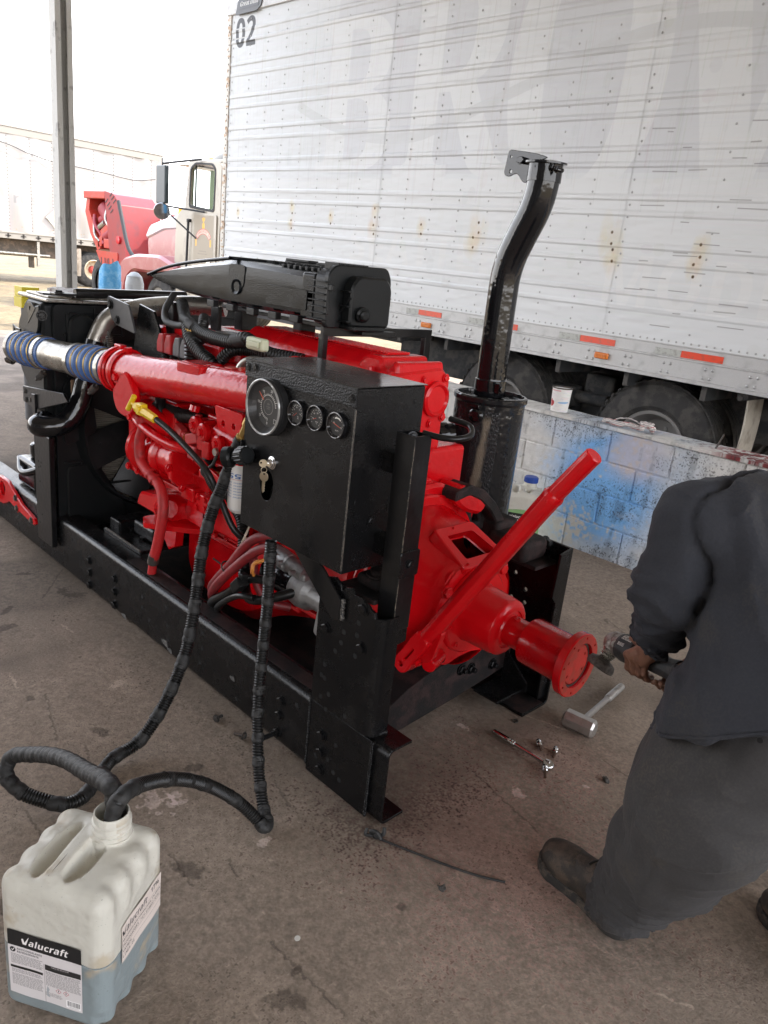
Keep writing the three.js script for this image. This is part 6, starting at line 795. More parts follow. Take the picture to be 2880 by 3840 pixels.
  part('ground_face', [plate(circ(0.1008), 'x', -0.9702, -0.9692, { holes: [...holes, [ZC, axY(-0.98), 0.074]], bevel: 0, curve: 40 })], MAT.redScuff, U);
  part('seal_ring', lathe([[0, 0.066], [0, 0.0735], [0.012, 0.0735], [0.012, 0.066]], V(-0.992, axY(-0.98), ZC), AX.x, 48), MAT.iron, U);
  part('end_disc', [lathe([[0, 0], [0, 0.064], [0.012, 0.064], [0.014, 0.062], [0.014, 0]], V(-0.993, axY(-0.98), ZC), AX.x, 48), ...[0.4, 1.5, 2.6, 3.7, 4.8, 5.7].map(a => rod(V(-0.98, axY(-0.98) + 0.05 * Math.sin(a), ZC + 0.05 * Math.cos(a)), V(-0.976, axY(-0.98) + 0.05 * Math.sin(a), ZC + 0.05 * Math.cos(a)), 0.005, 0.005, 8))], MAT.redScuff, U);
  part('grease_fitting', [lathe([[0, 0.044], [0.014, 0.042], [0.018, 0.034], [0.018, 0]], V(-1.585, 0.66, -1.705), V(0.18, 0.45, 0.87), 28), along(lathe([[0.016, 0.026], [0.03, 0.026], [0.032, 0.02], [0.032, 0]], V(0, 0, 0), AX.y, 6), V(-1.585, 0.66, -1.705), V(0.18, 0.45, 0.87)), lathe([[0.03, 0.014], [0.05, 0.013], [0.055, 0.008], [0.07, 0.008], [0.075, 0.004], [0.075, 0]], V(-1.585, 0.66, -1.705), V(0.18, 0.45, 0.87), 16)], R, U);
  // hand lever clamped on its cross shaft
  const b = V(-1.017, 1.071, -1.695), c = V(-0.925, 1.206, -1.7), FM = (z) => new THREE.Matrix4().makeBasis(V(0.53, 0.848, 0), V(-0.848, 0.53, 0), V(0, 0, 1)).setPosition(-1.437, 0.387, z), fp = (u, v, z) => V(u, v, z).applyMatrix4(FM(-1.68));
  const lv = part('clutch_lever', [rod(fp(0.2, 0.002, -0.002), b, 0.0285, 0.0285, 28, 0.1), tube([fp(0.12, 0.004, 0), fp(0.16, 0.003, 0), fp(0.2, 0.002, -0.002), fp(0.23, 0, -0.003)], 0.0265, { seg: 20 })], R, U);
  part('lever_grip', [rod(b, c, 0.0245, 0.0245, 28, 0.12), lathe([[-0.012, 0.0285], [0, 0.0305], [0.008, 0.0285], [0.014, 0.0245]], b, c.clone().sub(b), 28)], R, lv);
  part('clamp_fork', plate(rpoly([[-0.034, -0.016], [-0.034, 0.016], [-0.01, 0.032], [0.06, 0.03], [0.1, 0.034], [0.15, 0.03], [0.15, -0.026], [0.1, -0.03], [0.06, -0.028], [-0.01, -0.032]], 0.015), 'z', -0.022, 0.022, { holes: [[0, 0, 0.0145], [[0.024, -0.0028], [0.082, -0.0028], [0.082, 0.0028], [0.024, 0.0028]]], bevel: 0.004 }).applyMatrix4(FM(-1.676)), R, lv);
  part('clamp_web', rot([plate(rpoly([[0.06, -0.028], [0.2, -0.02], [0.2, -0.03], [0.1, -0.06], [0.06, -0.05]], 0.008), 'z', -0.02, 0.0)], AX.z, 0, [0, 0, 0]).map(g => g.applyMatrix4(FM(-1.68))), R, lv);
  each('clamp_bolt', [bolt(fp(0.043, 0.03, 0.002).toArray(), V(-0.848, 0.53, 0), 0.012), bolt(fp(0.043, -0.03, 0.002).toArray(), V(0.848, -0.53, 0), 0.0135, { stud: 0.004 })], R, lv);
  each('cross_shaft', [rod(V(-1.437, 0.387, -2.2), V(-1.437, 0.387, -1.665), 0.0143), rod(V(-1.437, 0.387, -1.8), V(-1.437, 0.387, -1.705), 0.035, 0.03), rod(V(-1.39, 0.4, -1.78), V(-1.36, 0.4, -1.7), 0.03, 0.024)], R, U);
}
// ---------------- muffler and stack
{
  const m = part('muffler', [lathe([[0, 0], [0, 0.135], [0.02, 0.14], [0.69, 0.14], [0.7, 0.147], [0.715, 0.147], [0.72, 0.14], [0.72, 0.132], [0.705, 0.13], [0.7, 0.06]], V(-1.83, 0.44, -2.45), AX.y, 56), bx(-1.832, -1.828, 0.46, 1.14, -2.312, -2.309, 0.001)], mat({ color: C(0.012, 0.012, 0.013), roughness: 0.2, roughnessMap: dustTex, bumpMap: peelBump, bumpScale: 0.002, specularIntensity: 0.7 }), U);
  part('tan_patch', (() => { const g = new THREE.CylinderGeometry(0.1407, 0.1407, 0.5, 40, 20, true, 0.25, 0.75); g.translate(-1.83, 0.86, -2.45); return g; })(), mat({ map: dataTex(256, 256, (u, v) => { const d = Math.abs(u - 0.42 - 0.2 * (v - 0.5)) / (0.16 + 0.2 * Math.abs(v - 0.8)), n = fbm(u * 6, v * 12, 4), t = sm(1.1, 0.2, d + 0.9 * (n - 0.5)) * sm(0.02, 0.2, v) * sm(0.98, 0.9, v); return [0.012 + 0.14 * t, 0.012 + 0.115 * t, 0.013 + 0.08 * t]; }, { srgb: true }), roughness: 0.22, bumpMap: peelBump, bumpScale: 0.002, specularIntensity: 0.7 }), m, { uv: true });  // tan streak in the muffler colour, ragged at its edges
  part('outlet_stub', [blob(-1.79, 1.09, -2.32, 0.035, 0.03, 0.02), rod(V(-1.815, 1.125, -2.315), V(-1.77, 1.125, -2.315), 0.012)], MAT.blackGloss, m);
  const P = pv([[-1.84, 1.15, -2.45], [-1.843, 1.35, -2.45], [-1.845, 1.54, -2.45], [-1.843, 1.61, -2.45], [-1.828, 1.68, -2.45], [-1.793, 1.763, -2.45], [-1.758, 1.84, -2.45], [-1.742, 1.9, -2.45], [-1.737, 1.96, -2.45], [-1.738, 2.0, -2.45]]);
  const cv = new THREE.CatmullRomCurve3(P, false, 'centripetal');
  part('exhaust_stack', [sweep(cv, 120, 36, (s) => 0.0575 + (s < 0.06 ? 0.003 : 0)), sweep(new THREE.CatmullRomCurve3([P[8], P[9]]), 4, 30, () => 0.05)], MAT.blackGloss, U);
  part('pipe_clamp', [lathe([[0, 0.058], [0, 0.0625], [0.05, 0.0625], [0.05, 0.058]], V(-1.841, 1.165, -2.45), AX.y, 40), bx(-1.79, -1.765, 1.17, 1.21, -2.43, -2.41, 0.003), bolt([-1.765, 1.19, -2.42], AX.x, 0.012)], MAT.blackGloss, U);
  part('top_band', [lathe([[0, 0.058], [0, 0.0618], [0.06, 0.0618], [0.062, 0.058]], V(-1.738, 1.94, -2.45), V(0, 1, 0), 44), lathe([[0, 0.058], [0.002, 0.075], [0.008, 0.075], [0.012, 0.056]], V(-1.738, 1.998, -2.45), V(0.02, 1, 0.04), 44)], MAT.blackGloss, U);
  each('band_bolt', [rod(V(-1.69, 1.985, -2.42), V(-1.63, 1.97, -2.4), 0.007), bolt([-1.685, 1.985, -2.42], V(1, -0.2, 0.3), 0.014), bolt([-1.66, 1.978, -2.41], V(1, -0.2, 0.3), 0.011)], MAT.blackGloss, U);
  part('rain_cap_bracket', [plate(rpoly([[-1.9, 2.05], [-1.91, 1.965], [-1.885, 1.955], [-1.85, 1.97], [-1.815, 1.935], [-1.79, 1.94], [-1.79, 2.0], [-1.72, 2.02], [-1.78, 2.035]], 0.015), 'z', -2.44, -2.434, { holes: [[-1.878, 1.975, 0.006], [-1.885, 2.025, 0.004]] }), rod(V(-1.825, 2.01, -2.46), V(-1.825, 2.01, -2.41), 0.012), bolt([-1.845, 2.012, -2.434], AX.z, 0.011)], MAT.blackGloss, U);
  part('exhaust_elbow', [tube([[-1.84, 0.99, -2.42], [-1.9, 0.985, -2.36], [-1.94, 0.97, -2.28], [-1.94, 0.97, -2.18]], 0.05, { n: 40, seg: 20 }), lathe([[0, 0.052], [0.03, 0.055], [0.06, 0.052]], V(-1.925, 0.98, -2.32), V(-0.5, -0.1, 0.9), 24)], MAT.blackGloss, U);
}
// ---------------- air cleaner over the valve cover
{
  const Pm = mat({ map: mottled([0.006, 0.0075, 0.009], [0.012, 0.0135, 0.015], 6, 0.6, 0.5, 0.8, 0.05), specularIntensity: 0.4, roughness: 0.36, roughnessMap: dustTex, bumpMap: noiseBump, bumpScale: 0.0003 });
  // scoop: sections from the flared mouth at the left to the square body
  const sec = [[-3.24, 1.452, 1.456, -1.72, -1.97], [-3.17, 1.43, 1.475, -1.73, -1.99], [-3.06, 1.405, 1.5, -1.745, -2.0], [-2.9, 1.395, 1.527, -1.75, -2.01], [-2.68, 1.388, 1.556, -1.75, -2.01], [-2.645, 1.386, 1.562, -1.75, -2.01], [-2.13, 1.393, 1.548, -1.75, -2.01]];
  const pos = [], idx = [], n = 28; for (const [x, y0, y1, za, zb] of sec) for (let j = 0; j <= n; j++) { const a = j / n * 2 * Math.PI, c = Math.cos(a), s = Math.sin(a), k = Math.pow(Math.pow(Math.abs(c), 9) + Math.pow(Math.abs(s), 9), -1 / 9); pos.push(x, (y0 + y1) / 2 + (y1 - y0) / 2 * s * k, (za + zb) / 2 + (za - zb) / 2 * c * k); }
  for (let i = 0; i < sec.length - 1; i++) for (let j = 0; j < n; j++) { const a = i * (n + 1) + j, b = a + n + 1; idx.push(a, a + 1, b, b, a + 1, b + 1); }
  let g = new THREE.BufferGeometry(); g.setAttribute('position', new THREE.Float32BufferAttribute(pos, 3)); g.setIndex(idx); g.computeVertexNormals(); g = cr(g, 0.4);
  const ac = part('air_cleaner', [g, bx(-2.2, -2.12, 1.39, 1.55, -2.01, -1.75, 0.012)], Pm, U, { label: 'black plastic air cleaner housing with flared intake scoop on top of the engine' });
  part('scoop_lip', tube([[-3.235, 1.455, -1.715], [-3.1, 1.498, -1.735], [-2.92, 1.53, -1.742], [-2.66, 1.562, -1.745], [-2.64, 1.565, -1.76], [-2.64, 1.565, -2.0]], 0.007, { n: 60, seg: 8 }), Pm, ac);
  each('raised_panel', [plate(rpoly([[-2.4, 1.42], [-2.4, 1.49], [-2.16, 1.49], [-2.16, 1.42]], 0.008), 'z', -1.7505, -1.7465, { bevel: 0.002 }), plate(rpoly([[-2.65, 1.46], [-2.655, 1.545], [-2.54, 1.545], [-2.55, 1.46]], 0.02), 'z', -1.7505, -1.7468, { bevel: 0.002 })], Pm, ac);
  part('latch_dimple', [lathe([[0, 0.03], [0.008, 0.028], [0.002, 0.018], [0.002, 0]], V(-2.595, 1.462, -1.7495), AX.z, 24)], Pm, ac);
  const ribs = []; for (let k = 0; k < 22; k++) ribs.push(rot(bx(-2.62 + k * 0.025, -2.613 + k * 0.025, 1.55, 1.572, -2.0, -1.9, 0.002), AX.y, k % 2 ? 0.5 : -0.5, [-2.615 + k * 0.025, 1.56, -1.95]));
  for (let k = 0; k < 7; k++) ribs.push(bx(-2.4 + k * 0.035, -2.385 + k * 0.035, 1.552, 1.566, -1.84, -1.81, 0.003));
  ribs.push(bx(-2.63, -2.1, 1.556, 1.578, -2.015, -2.0, 0.003), bx(-2.6, -2.45, 1.577, 1.587, -2.03, -1.98, 0.003), bx(-2.4, -2.28, 1.574, 1.584, -2.03, -1.98, 0.003));
  part('top_ribs', ribs, MAT.plastic, ac);
  const fl = part('joint_flange', [plate(rpoly([[-1.745, 1.385], [-1.745, 1.545], [-1.77, 1.57], [-2.0, 1.575], [-2.025, 1.54], [-2.025, 1.385]], 0.02), 'x', -2.12, -2.06, { bevel: 0.006 }), plate(rpoly([[-1.735, 1.375], [-1.735, 1.555], [-1.765, 1.585], [-2.01, 1.59], [-2.035, 1.55], [-2.035, 1.375]], 0.02), 'x', -2.06, -2.035, { bevel: 0.004 })], MAT.plastic, ac);
  each('flange_fin', [...Array.from({ length: 7 }, (_, k) => bx(-2.115, -2.03, 1.4 + k * 0.021, 1.404 + k * 0.021, -1.745, -1.715, 0.001)), ...Array.from({ length: 7 }, (_, k) => bx(-2.115, -2.04, 1.565, 1.592, -1.78 - k * 0.022, -1.785 - k * 0.022, 0.001))], MAT.plastic, ac);
  part('clip', [bx(-2.03, -2.02, 1.42, 1.52, -1.735, -1.722, 0.003), bx(-2.02, -2.0, 1.5, 1.52, -1.735, -1.722, 0.003)], MAT.plastic, ac);
  part('outlet_housing', [plate(rpoly([[-1.8, 1.385], [-1.8, 1.52], [-1.83, 1.555], [-1.97, 1.555], [-1.995, 1.52], [-1.995, 1.385]], 0.02), 'x', -2.035, -1.985, { bevel: 0.008 }), lathe([[0, 0], [0, 0.026], [0.02, 0.026], [0.025, 0.018], [0.035, 0.018], [0.04, 0.01], [0.04, 0]], V(-1.985, 1.43, -1.85), V(1, -0.1, 0.3), 20), bx(-2.04, -1.96, 1.375, 1.39, -1.95, -1.8, 0.004), ...[0, 1, 2].map(k => bx(-2.035, -1.99, 1.4 + k * 0.05, 1.405 + k * 0.05, -1.806, -1.79, 0.001)), rot(bx(-2.05, -1.98, 1.455, 1.462, -1.805, -1.792, 0.001), AX.z, 0.9, [-2.01, 1.46, -1.8])], MAT.plastic, ac);
  each('underside_clip', [[-2.8, 1.38], [-2.66, 1.378], [-2.52, 1.378], [-2.38, 1.38], [-2.25, 1.383]].map(([x, y]) => bx(x, x + 0.05, y - 0.012, y + 0.015, -1.77, -1.745, 0.003)), MAT.plastic, ac);
  part('support_bracket', [bx(-2.064, -2.048, 1.346, 1.378, -2.3, -1.74, 0.002), bx(-2.072, -2.048, 1.24, 1.352, -1.765, -1.74, 0.003), bx(-2.072, -2.048, 1.24, 1.352, -2.3, -2.265, 0.003), bx(-2.9, -2.0, 1.355, 1.37, -2.05, -1.88, 0.003), bx(-2.86, -2.8, 1.27, 1.4, -2.0, -1.92, 0.006), bx(-2.45, -2.4, 1.3, 1.37, -2.0, -1.92, 0.006)], MAT.blackSmooth, U);
  part('worn_gasket', [bx(-2.8, -2.6, 1.262, 1.268, -1.87, -1.79, 0.002)], mat({ map: mottled([0.05, 0.05, 0.05], [0.22, 0.19, 0.14], 8, 0.15, 0.45, 0.7, 0.2), roughness: 0.5 }), U);
}
// ---------------- control box on its post
{
  const K = MAT.black, x0 = -1.958, x1 = -1.456, y0 = 0.754, y1 = 1.286, zf = -1.37, zb = -1.635;
  const ov = Array.from({ length: 36 }, (_, k) => [-1.828 + 0.034 * Math.cos(k / 36 * 6.2832), 0.917 + 0.05 * Math.sin(k / 36 * 6.2832)]);
  const box = part('control_box', [plate([[x0, y0], [x0, y1], [x1, y1], [x1, y0]], 'z', zf - 0.004, zf, { holes: [ov], bevel: 0.0012 }), bx(x0, x0 + 0.004, y0, y1, zb, zf - 0.0042, 0.001), bx(x1 - 0.004, x1, y0, y1 - 0.003, zb, zf - 0.0042, 0.001), bx(x0 + 0.005, x1 - 0.005, y0, y0 + 0.004, zb, zf - 0.0045, 0), bx(x0 + 0.005, x1 - 0.005, y0 + 0.004, y1, zb, zb + 0.004, 0)], K, U, { label: 'black steel control box with gauges and ignition key' });
  const lidM = mat({ map: dataTex(512, 512, (u, v) => { const a = fbm(u * 5, v * 5, 5), b = fbm(u * 30 + 4, v * 18, 3), t = sm(0.46, 0.66, a + 0.16 * (b - 0.5)), k = sm(0.62, 0.7, fbm(u * 7 + 31, v * 9, 4)); const L = (0.02 + 0.035 * t) * (1 - 0.6 * k) * (0.9 + 0.25 * b); return [L * 1.03, L, L * 0.96]; }, { srgb: true, repeat: 0.6 }), roughness: 0.34, roughnessMap: dustTex, bumpMap: peelBump, bumpScale: 0.0008, metalness: 0.25, clearcoat: 0.6, clearcoatRoughness: 0.12 });
  const lid = part('lid', [plate([[x0 - 0.003, zb - 0.004], [x0 - 0.003, zf + 0.006], [x1 + 0.004, zf + 0.006], [x1 + 0.006, zb - 0.004]], 'y', y1 + 0.0005, y1 + 0.0035, { bevel: 0.0008 })], lidM, box);
  part('front_lip', bx(x0 - 0.003, x1 + 0.003, 1.236, y1, zf + 0.0006, zf + 0.0045, 0.001), mat({ map: MAT.black.map, roughness: 0.35, bumpMap: noiseBump, bumpScale: 0.004, specularIntensity: 0.7 }), box);
  each('lip_screw', [[x0 + 0.012, 1.262], [x0 + 0.05, 1.268], [x1 - 0.015, 1.258]].map(([x, y]) => bolt([x, y, zf + 0.0045], AX.z, 0.009, { h: 0.4 })), K, box);
  each('side_screw', [[1.24, -1.6], [0.965, -1.4], [0.9, -1.47], [0.79, -1.42]].map(([y, z], k) => bolt([x1, y, z], AX.x, k === 2 ? 0.013 : 0.006, { h: 0.45 })), K, box);
  part('worn_edge', bx(x1 - 0.0035, x1 + 0.0012, y0 + 0.01, 1.23, zf - 0.0035, zf + 0.0012, 0.0015), mat({ map: mottled([0.03, 0.028, 0.026], [0.12, 0.105, 0.085], 20, 0.12, 0.4, 0.75, 0.25), roughness: 0.45 }), box);
  each('inner_wiring', [tube([[-1.9, 0.8, -1.45], [-1.86, 0.9, -1.43], [-1.8, 0.98, -1.45], [-1.75, 1.1, -1.46]], 0.008), tube([[-1.8, 0.78, -1.5], [-1.84, 0.88, -1.46], [-1.82, 1.0, -1.46]], 0.007)], MAT.rubber, box);
  // tachometer
  const dial = (draw) => canvasTex(384, 384, (c, w, h) => { c.fillStyle = '#0b0c0d'; c.fillRect(0, 0, w, h); c.translate(w / 2, h / 2); draw(c); });
  const disc = (x, y, z, r) => { const g = new THREE.CircleGeometry(r, 48); g.translate(x, y, z); return g; };
  const ringAt = (c, a, R0, R1, lw, col = '#f4f2ea') => { c.strokeStyle = col; c.lineWidth = lw; c.beginPath(); c.moveTo(R0 * Math.cos(a), R0 * Math.sin(a)); c.lineTo(R1 * Math.cos(a), R1 * Math.sin(a)); c.stroke(); };
  const tach = dial(c => {
    c.lineCap = 'butt'; const A0 = Math.PI * 0.52, per = 0.84;                          // 0 at the bottom, running clockwise
    for (let k = 0; k <= 27; k++) { const a = A0 + per * k / 5; ringAt(c, a, 112, k % 5 ? 128 : 136, k % 5 ? 4 : 5); }
    c.strokeStyle = '#f4f2ea'; c.lineWidth = 3; c.beginPath(); c.arc(0, 0, 112, A0, A0 + per * 5.5); c.stroke();
    c.fillStyle = '#f4f2ea'; c.font = '34px sans-serif'; c.textAlign = 'center'; c.textBaseline = 'middle'; for (let k = 0; k <= 5; k++) { const a = A0 + per * k; c.fillText(String(k * 5), 160 * Math.cos(a), 160 * Math.sin(a)); }
    c.fillStyle = '#141516'; c.beginPath(); c.arc(0, 0, 74, 0, 7); c.fill(); c.strokeStyle = '#aaa89f'; c.lineWidth = 3; c.stroke(); c.fillStyle = '#8f8d86'; c.font = '18px sans-serif'; c.fillText('RPM', 0, -26); c.font = '13px sans-serif'; c.fillText('HUNDREDS', 0, 0); c.fillText('HOURS', 0, 18);
    c.strokeStyle = '#f4f2ea'; c.lineWidth = 3; c.strokeRect(96, 104, 34, 38); c.font = '22px sans-serif'; c.fillText('●', 113, 123);
  });
  {
    const [x, y] = [-1.823, 1.164], gm = mat({ color: C(0.02, 0.02, 0.021), roughness: 0.35 });
    const t = part('tachometer', lathe([[0, 0.07], [0, 0.086], [0.02, 0.086], [0.021, 0.083], [0.023, 0.083], [0.024, 0.086], [0.034, 0.084], [0.034, 0.078], [0.012, 0.06], [0.012, 0.0]], V(x, y, zf), AX.z, 64), gm, U);
    part('bezel_ring', lathe([[0.0335, 0.0775], [0.036, 0.0785], [0.037, 0.081], [0.036, 0.084], [0.033, 0.0845]], V(x, y, zf), AX.z, 64, 1.5), mat({ color: C(0.35, 0.35, 0.34), metalness: 0.6, roughness: 0.35 }), t);
    part('dial_face', disc(x, y, zf + 0.0128, 0.0597), mat({ map: tach, roughness: 0.4 }), t, { uv: true });
    part('needle', [rod(V(x - 0.021, y + 0.019, zf + 0.016), V(x - 0.043, y + 0.04, zf + 0.0165), 0.0016, 0.0008, 6), ], mat({ color: C(0.7, 0.12, 0.05), roughness: 0.4 }), t);
    part('cover_glass', lathe([[0.026, 0.0735], [0.0262, 0.0]], V(x, y, zf), AX.z, 40), MAT.glass, t);
  }
  const faces = [
    dial(c => { c.fillStyle = '#f4f2ea'; c.textAlign = 'center'; c.textBaseline = 'middle'; c.font = '34px sans-serif'; for (let k = 0; k < 12; k++) { const a = Math.PI * (0.85 + k * 0.11); ringAt(c, a, 140, 168, 8); } ['0', '25', '50', '75', '100'].forEach((s, k) => { const a = Math.PI * (0.9 + k * 0.28); c.fillText(s, 108 * Math.cos(a), 108 * Math.sin(a)); }); c.font = '28px sans-serif'; c.fillText('OIL', 40, 70); c.fillText('PSI', 40, 104); ringAt(c, 2.5, 0, 130, 9, '#d2442a'); }),
    dial(c => { c.fillStyle = '#f4f2ea'; c.textAlign = 'center'; c.textBaseline = 'middle'; c.font = '32px sans-serif'; for (let k = 0; k < 16; k++) { const a = Math.PI * (0.8 + k * 0.1); ringAt(c, a, 145, 168, 7); } ['100', '160', '220', '280'].forEach((s, k) => { const a = Math.PI * (0.95 + k * 0.32); c.fillText(s, 104 * Math.cos(a), 104 * Math.sin(a)); }); c.font = '26px sans-serif'; c.fillText('WATER', 20, 74); c.fillText('°F', 20, 108); ringAt(c, 2.75, 0, 110, 9, '#d2442a'); }),
    dial(c => { c.fillStyle = '#f4f2ea'; c.textAlign = 'center'; c.textBaseline = 'middle'; c.font = '40px sans-serif'; c.strokeStyle = '#f4f2ea'; c.lineWidth = 26; c.beginPath(); c.arc(0, 0, 140, Math.PI * 1.35, Math.PI * 1.75); c.stroke(); for (let k = 0; k < 6; k++) { const a = Math.PI * (1.1 + k * 0.18); ringAt(c, a, 150, 172, 7); } c.fillText('10', -84, -40); c.fillText('18', 120, 30); c.font = '32px sans-serif'; c.fillText('VOLTS', 10, 100); ringAt(c, Math.PI + 0.3, -110, 120, 11, '#dd5a34'); })];
  [[-1.694, 1.172], [-1.607, 1.1755], [-1.519, 1.174]].forEach(([x, y], k) => {
    const t = part('gauge', lathe([[0, 0.03], [0, 0.037], [0.01, 0.0375], [0.014, 0.036], [0.0145, 0.0325], [0.006, 0.028], [0.006, 0]], V(x, y, zf), AX.z, 44), MAT.blackGloss, U);
    part('bezel_ring', lathe([[0.0125, 0.0315], [0.0148, 0.033], [0.0152, 0.0345], [0.0138, 0.0362]], V(x, y, zf), AX.z, 44, 1.5), mat({ color: C(0.12, 0.12, 0.12), metalness: 0.7, roughness: 0.25 }), t);
    part('dial_face', disc(x, y, zf + 0.0066, 0.0278), mat({ map: faces[k], roughness: 0.4 }), t, { uv: true });
    part('cover_glass', lathe([[0.0105, 0.0305], [0.0106, 0]], V(x, y, zf), AX.z, 30), MAT.glass, t);
  });
  // lock, pull knobs
  const lk = part('ignition_lock', lathe([[0, 0.02], [0.004, 0.02], [0.005, 0.0175], [0.008, 0.0175], [0.009, 0.014], [0.012, 0.013], [0.0125, 0.01], [0.009, 0.0085], [0.009, 0]], V(-1.802, 0.995, zf), AX.z, 36), MAT.chrome, U);
  part('pull_knob', [lathe([[-0.02, 0], [-0.02, 0.024], [-0.016, 0.0275], [0.022, 0.0275], [0.026, 0.022], [0.03, 0.013], [0.05, 0.012], [0.054, 0.018], [0.06, 0.022], [0.06, 0]], V(-1.903, 0.996, -1.335), V(-0.95, -0.3, 0), 28), ...Array.from({ length: 14 }, (_, k) => { const a = k / 14 * 6.2832, q = V(-0.95, -0.3, 0).normalize(), e = V(-0.3, 0.95, 0).normalize(), o = V(-1.903, 0.996, -1.335).addScaledVector(e, 0.0275 * Math.sin(a)).add(V(0, 0, 0.0275 * Math.cos(a))); return rod(o.clone().addScaledVector(q, -0.016), o.clone().addScaledVector(q, 0.02), 0.0028, 0.0028, 6); }), lathe([[0, 0], [0, 0.026], [0.008, 0.034], [0.03, 0.034], [0.034, 0.028], [0.03, 0.018], [0.03, 0]], V(-1.958, 0.979, -1.335), V(-0.95, -0.25, 0.5), 30)], MAT.plastic, U);
  part('knob_bracket', [bx(-1.965, -1.957, 0.95, 1.03, -1.5, -1.36, 0.003), bx(-1.957, -1.9, 0.975, 1.015, -1.3695, -1.345, 0.006)], K, U);
  // post, clamp tab, grab handle, brace
  const sq = [[-1.392, -1.535], [-1.392, -1.47], [-1.322, -1.47], [-1.322, -1.535]], sqi = sq.map(([x, z]) => [-1.357 + (x + 1.357) * 0.88, -1.506 + (z + 1.506) * 0.88]);
  const post = part('support_post', plate(sq, 'y', 0.6, 1.178, { holes: [sqi], bevel: 0.001 }), MAT.blackSmooth, U);
  part('post_edge', bx(-1.324, -1.3208, 0.61, 1.17, -1.4712, -1.4688, 0.001), mat({ map: mottled([0.02, 0.02, 0.02], [0.2, 0.17, 0.13], 24, 0.2, 0.48, 0.7, 0.2), roughness: 0.4 }), post);
  each('post_spacer', [bx(-1.457, -1.391, 1.05, 1.11, -1.53, -1.49, 0.003), bx(-1.457, -1.391, 0.8, 0.86, -1.53, -1.49, 0.003)], K, post);
  part('post_tab', [plate(rpoly([[-1.54, 0.77], [-1.54, 0.85], [-1.462, 0.85], [-1.462, 0.77]], 0.01), 'x', -1.3218, -1.3158), bolt([-1.316, 0.81, -1.5], AX.x, 0.011)], K, post);
  part('post_foot', [plate(rpoly([[-1.535, 0.605], [-1.535, 0.555], [-1.5, 0.55], [-1.47, 0.605]], 0.006), 'x', -1.392, -1.324)], K, post);
  part('post_bolt', bolt([-1.368, 1.163, -1.51], V(1, 0.4, 0.4), 0.013), K, post);
  part('grab_handle', tube([[-1.35, 1.178, -1.53], [-1.3, 1.176, -1.545], [-1.262, 1.178, -1.575], [-1.262, 1.185, -1.625], [-1.3, 1.2, -1.66], [-1.37, 1.205, -1.66]], 0.009, { n: 50 }), MAT.blackSmooth, U);
  part('brace', [plate([[-1.712, 0.75], [-1.65, 0.755], [-1.565, 0.735], [-1.472, 0.662], [-1.472, 0.6], [-1.5, 0.585], [-1.56, 0.632]], 'z', -1.402, -1.394), plate([[-1.712, 0.75], [-1.56, 0.632], [-1.5, 0.585], [-1.49, 0.59], [-1.553, 0.64], [-1.7, 0.755]], 'z', -1.45, -1.4015)], MAT.blackSmooth, U);
  part('weld_bead', Array.from({ length: 12 }, (_, k) => blob(-1.469 + 0.0015 * Math.sin(k * 2), 0.6 + k * 0.0055, -1.403, 0.008, 0.005, 0.007, 8)), MAT.weld, U);
  part('rear_mount', [bx(-1.56, -1.4, 0.655, 0.672, -1.62, -1.46, 0.004), bx(-1.53, -1.42, 0.672, 0.71, -1.6, -1.5, 0.02), bolt([-1.47, 0.71, -1.54], AX.y, 0.028), rot(bx(-1.62, -1.5, 0.7, 0.76, -1.64, -1.58, 0.01), AX.z, -0.4, [-1.55, 0.73, -1.6])], MAT.blackDust, U);
}
// ================================================================ hoses from the unit to the jug
function loom(name, label, pts, r, bareFrom, seedN, group) {
  const t = thing(name, label, 'hose', pts[Math.floor(pts.length * 0.6)].map((v, i) => i === 1 ? 0 : v), 0); if (group) t.userData.group = group;
  const c = new THREE.CatmullRomCurve3(pv(pts), false, 'centripetal'); c.arcLengthDivisions = 800; const L = c.getLength();
  part('conduit', sweep(c, Math.round(L / 0.0017), 16, s => r - 0.0016 + 0.0034 * sm(0.15, 0.6, 0.5 + 0.5 * Math.cos(s / 0.0085 * 2 * Math.PI))), MAT.hoseSkin, t);
  seed = seedN; let s = bareFrom;                                   // tape: a smooth sleeve to start, then spaced wraps
  const wrap = (a, b) => { const n = Math.max(3, Math.round((b - a) / 0.004)), P = []; for (let i = 0; i <= n; i++) P.push(c.getPointAt(clamp((a + (b - a) * i / n) / L))); part('tape_wrap', sweep(new THREE.CatmullRomCurve3(P), n * 2, 18, (q, an) => r + 0.0026 + 0.0009 * Math.sin(q * 210 + an) + 0.0006 * Math.sin(q * 90 + an * 2) - (q < 0.004 || q > b - a - 0.004 ? 0.0008 : 0)), MAT.tape, t); };
  for (const [a, b] of bareFrom) wrap(a * L, b * L);
  return [t, c, L];
}
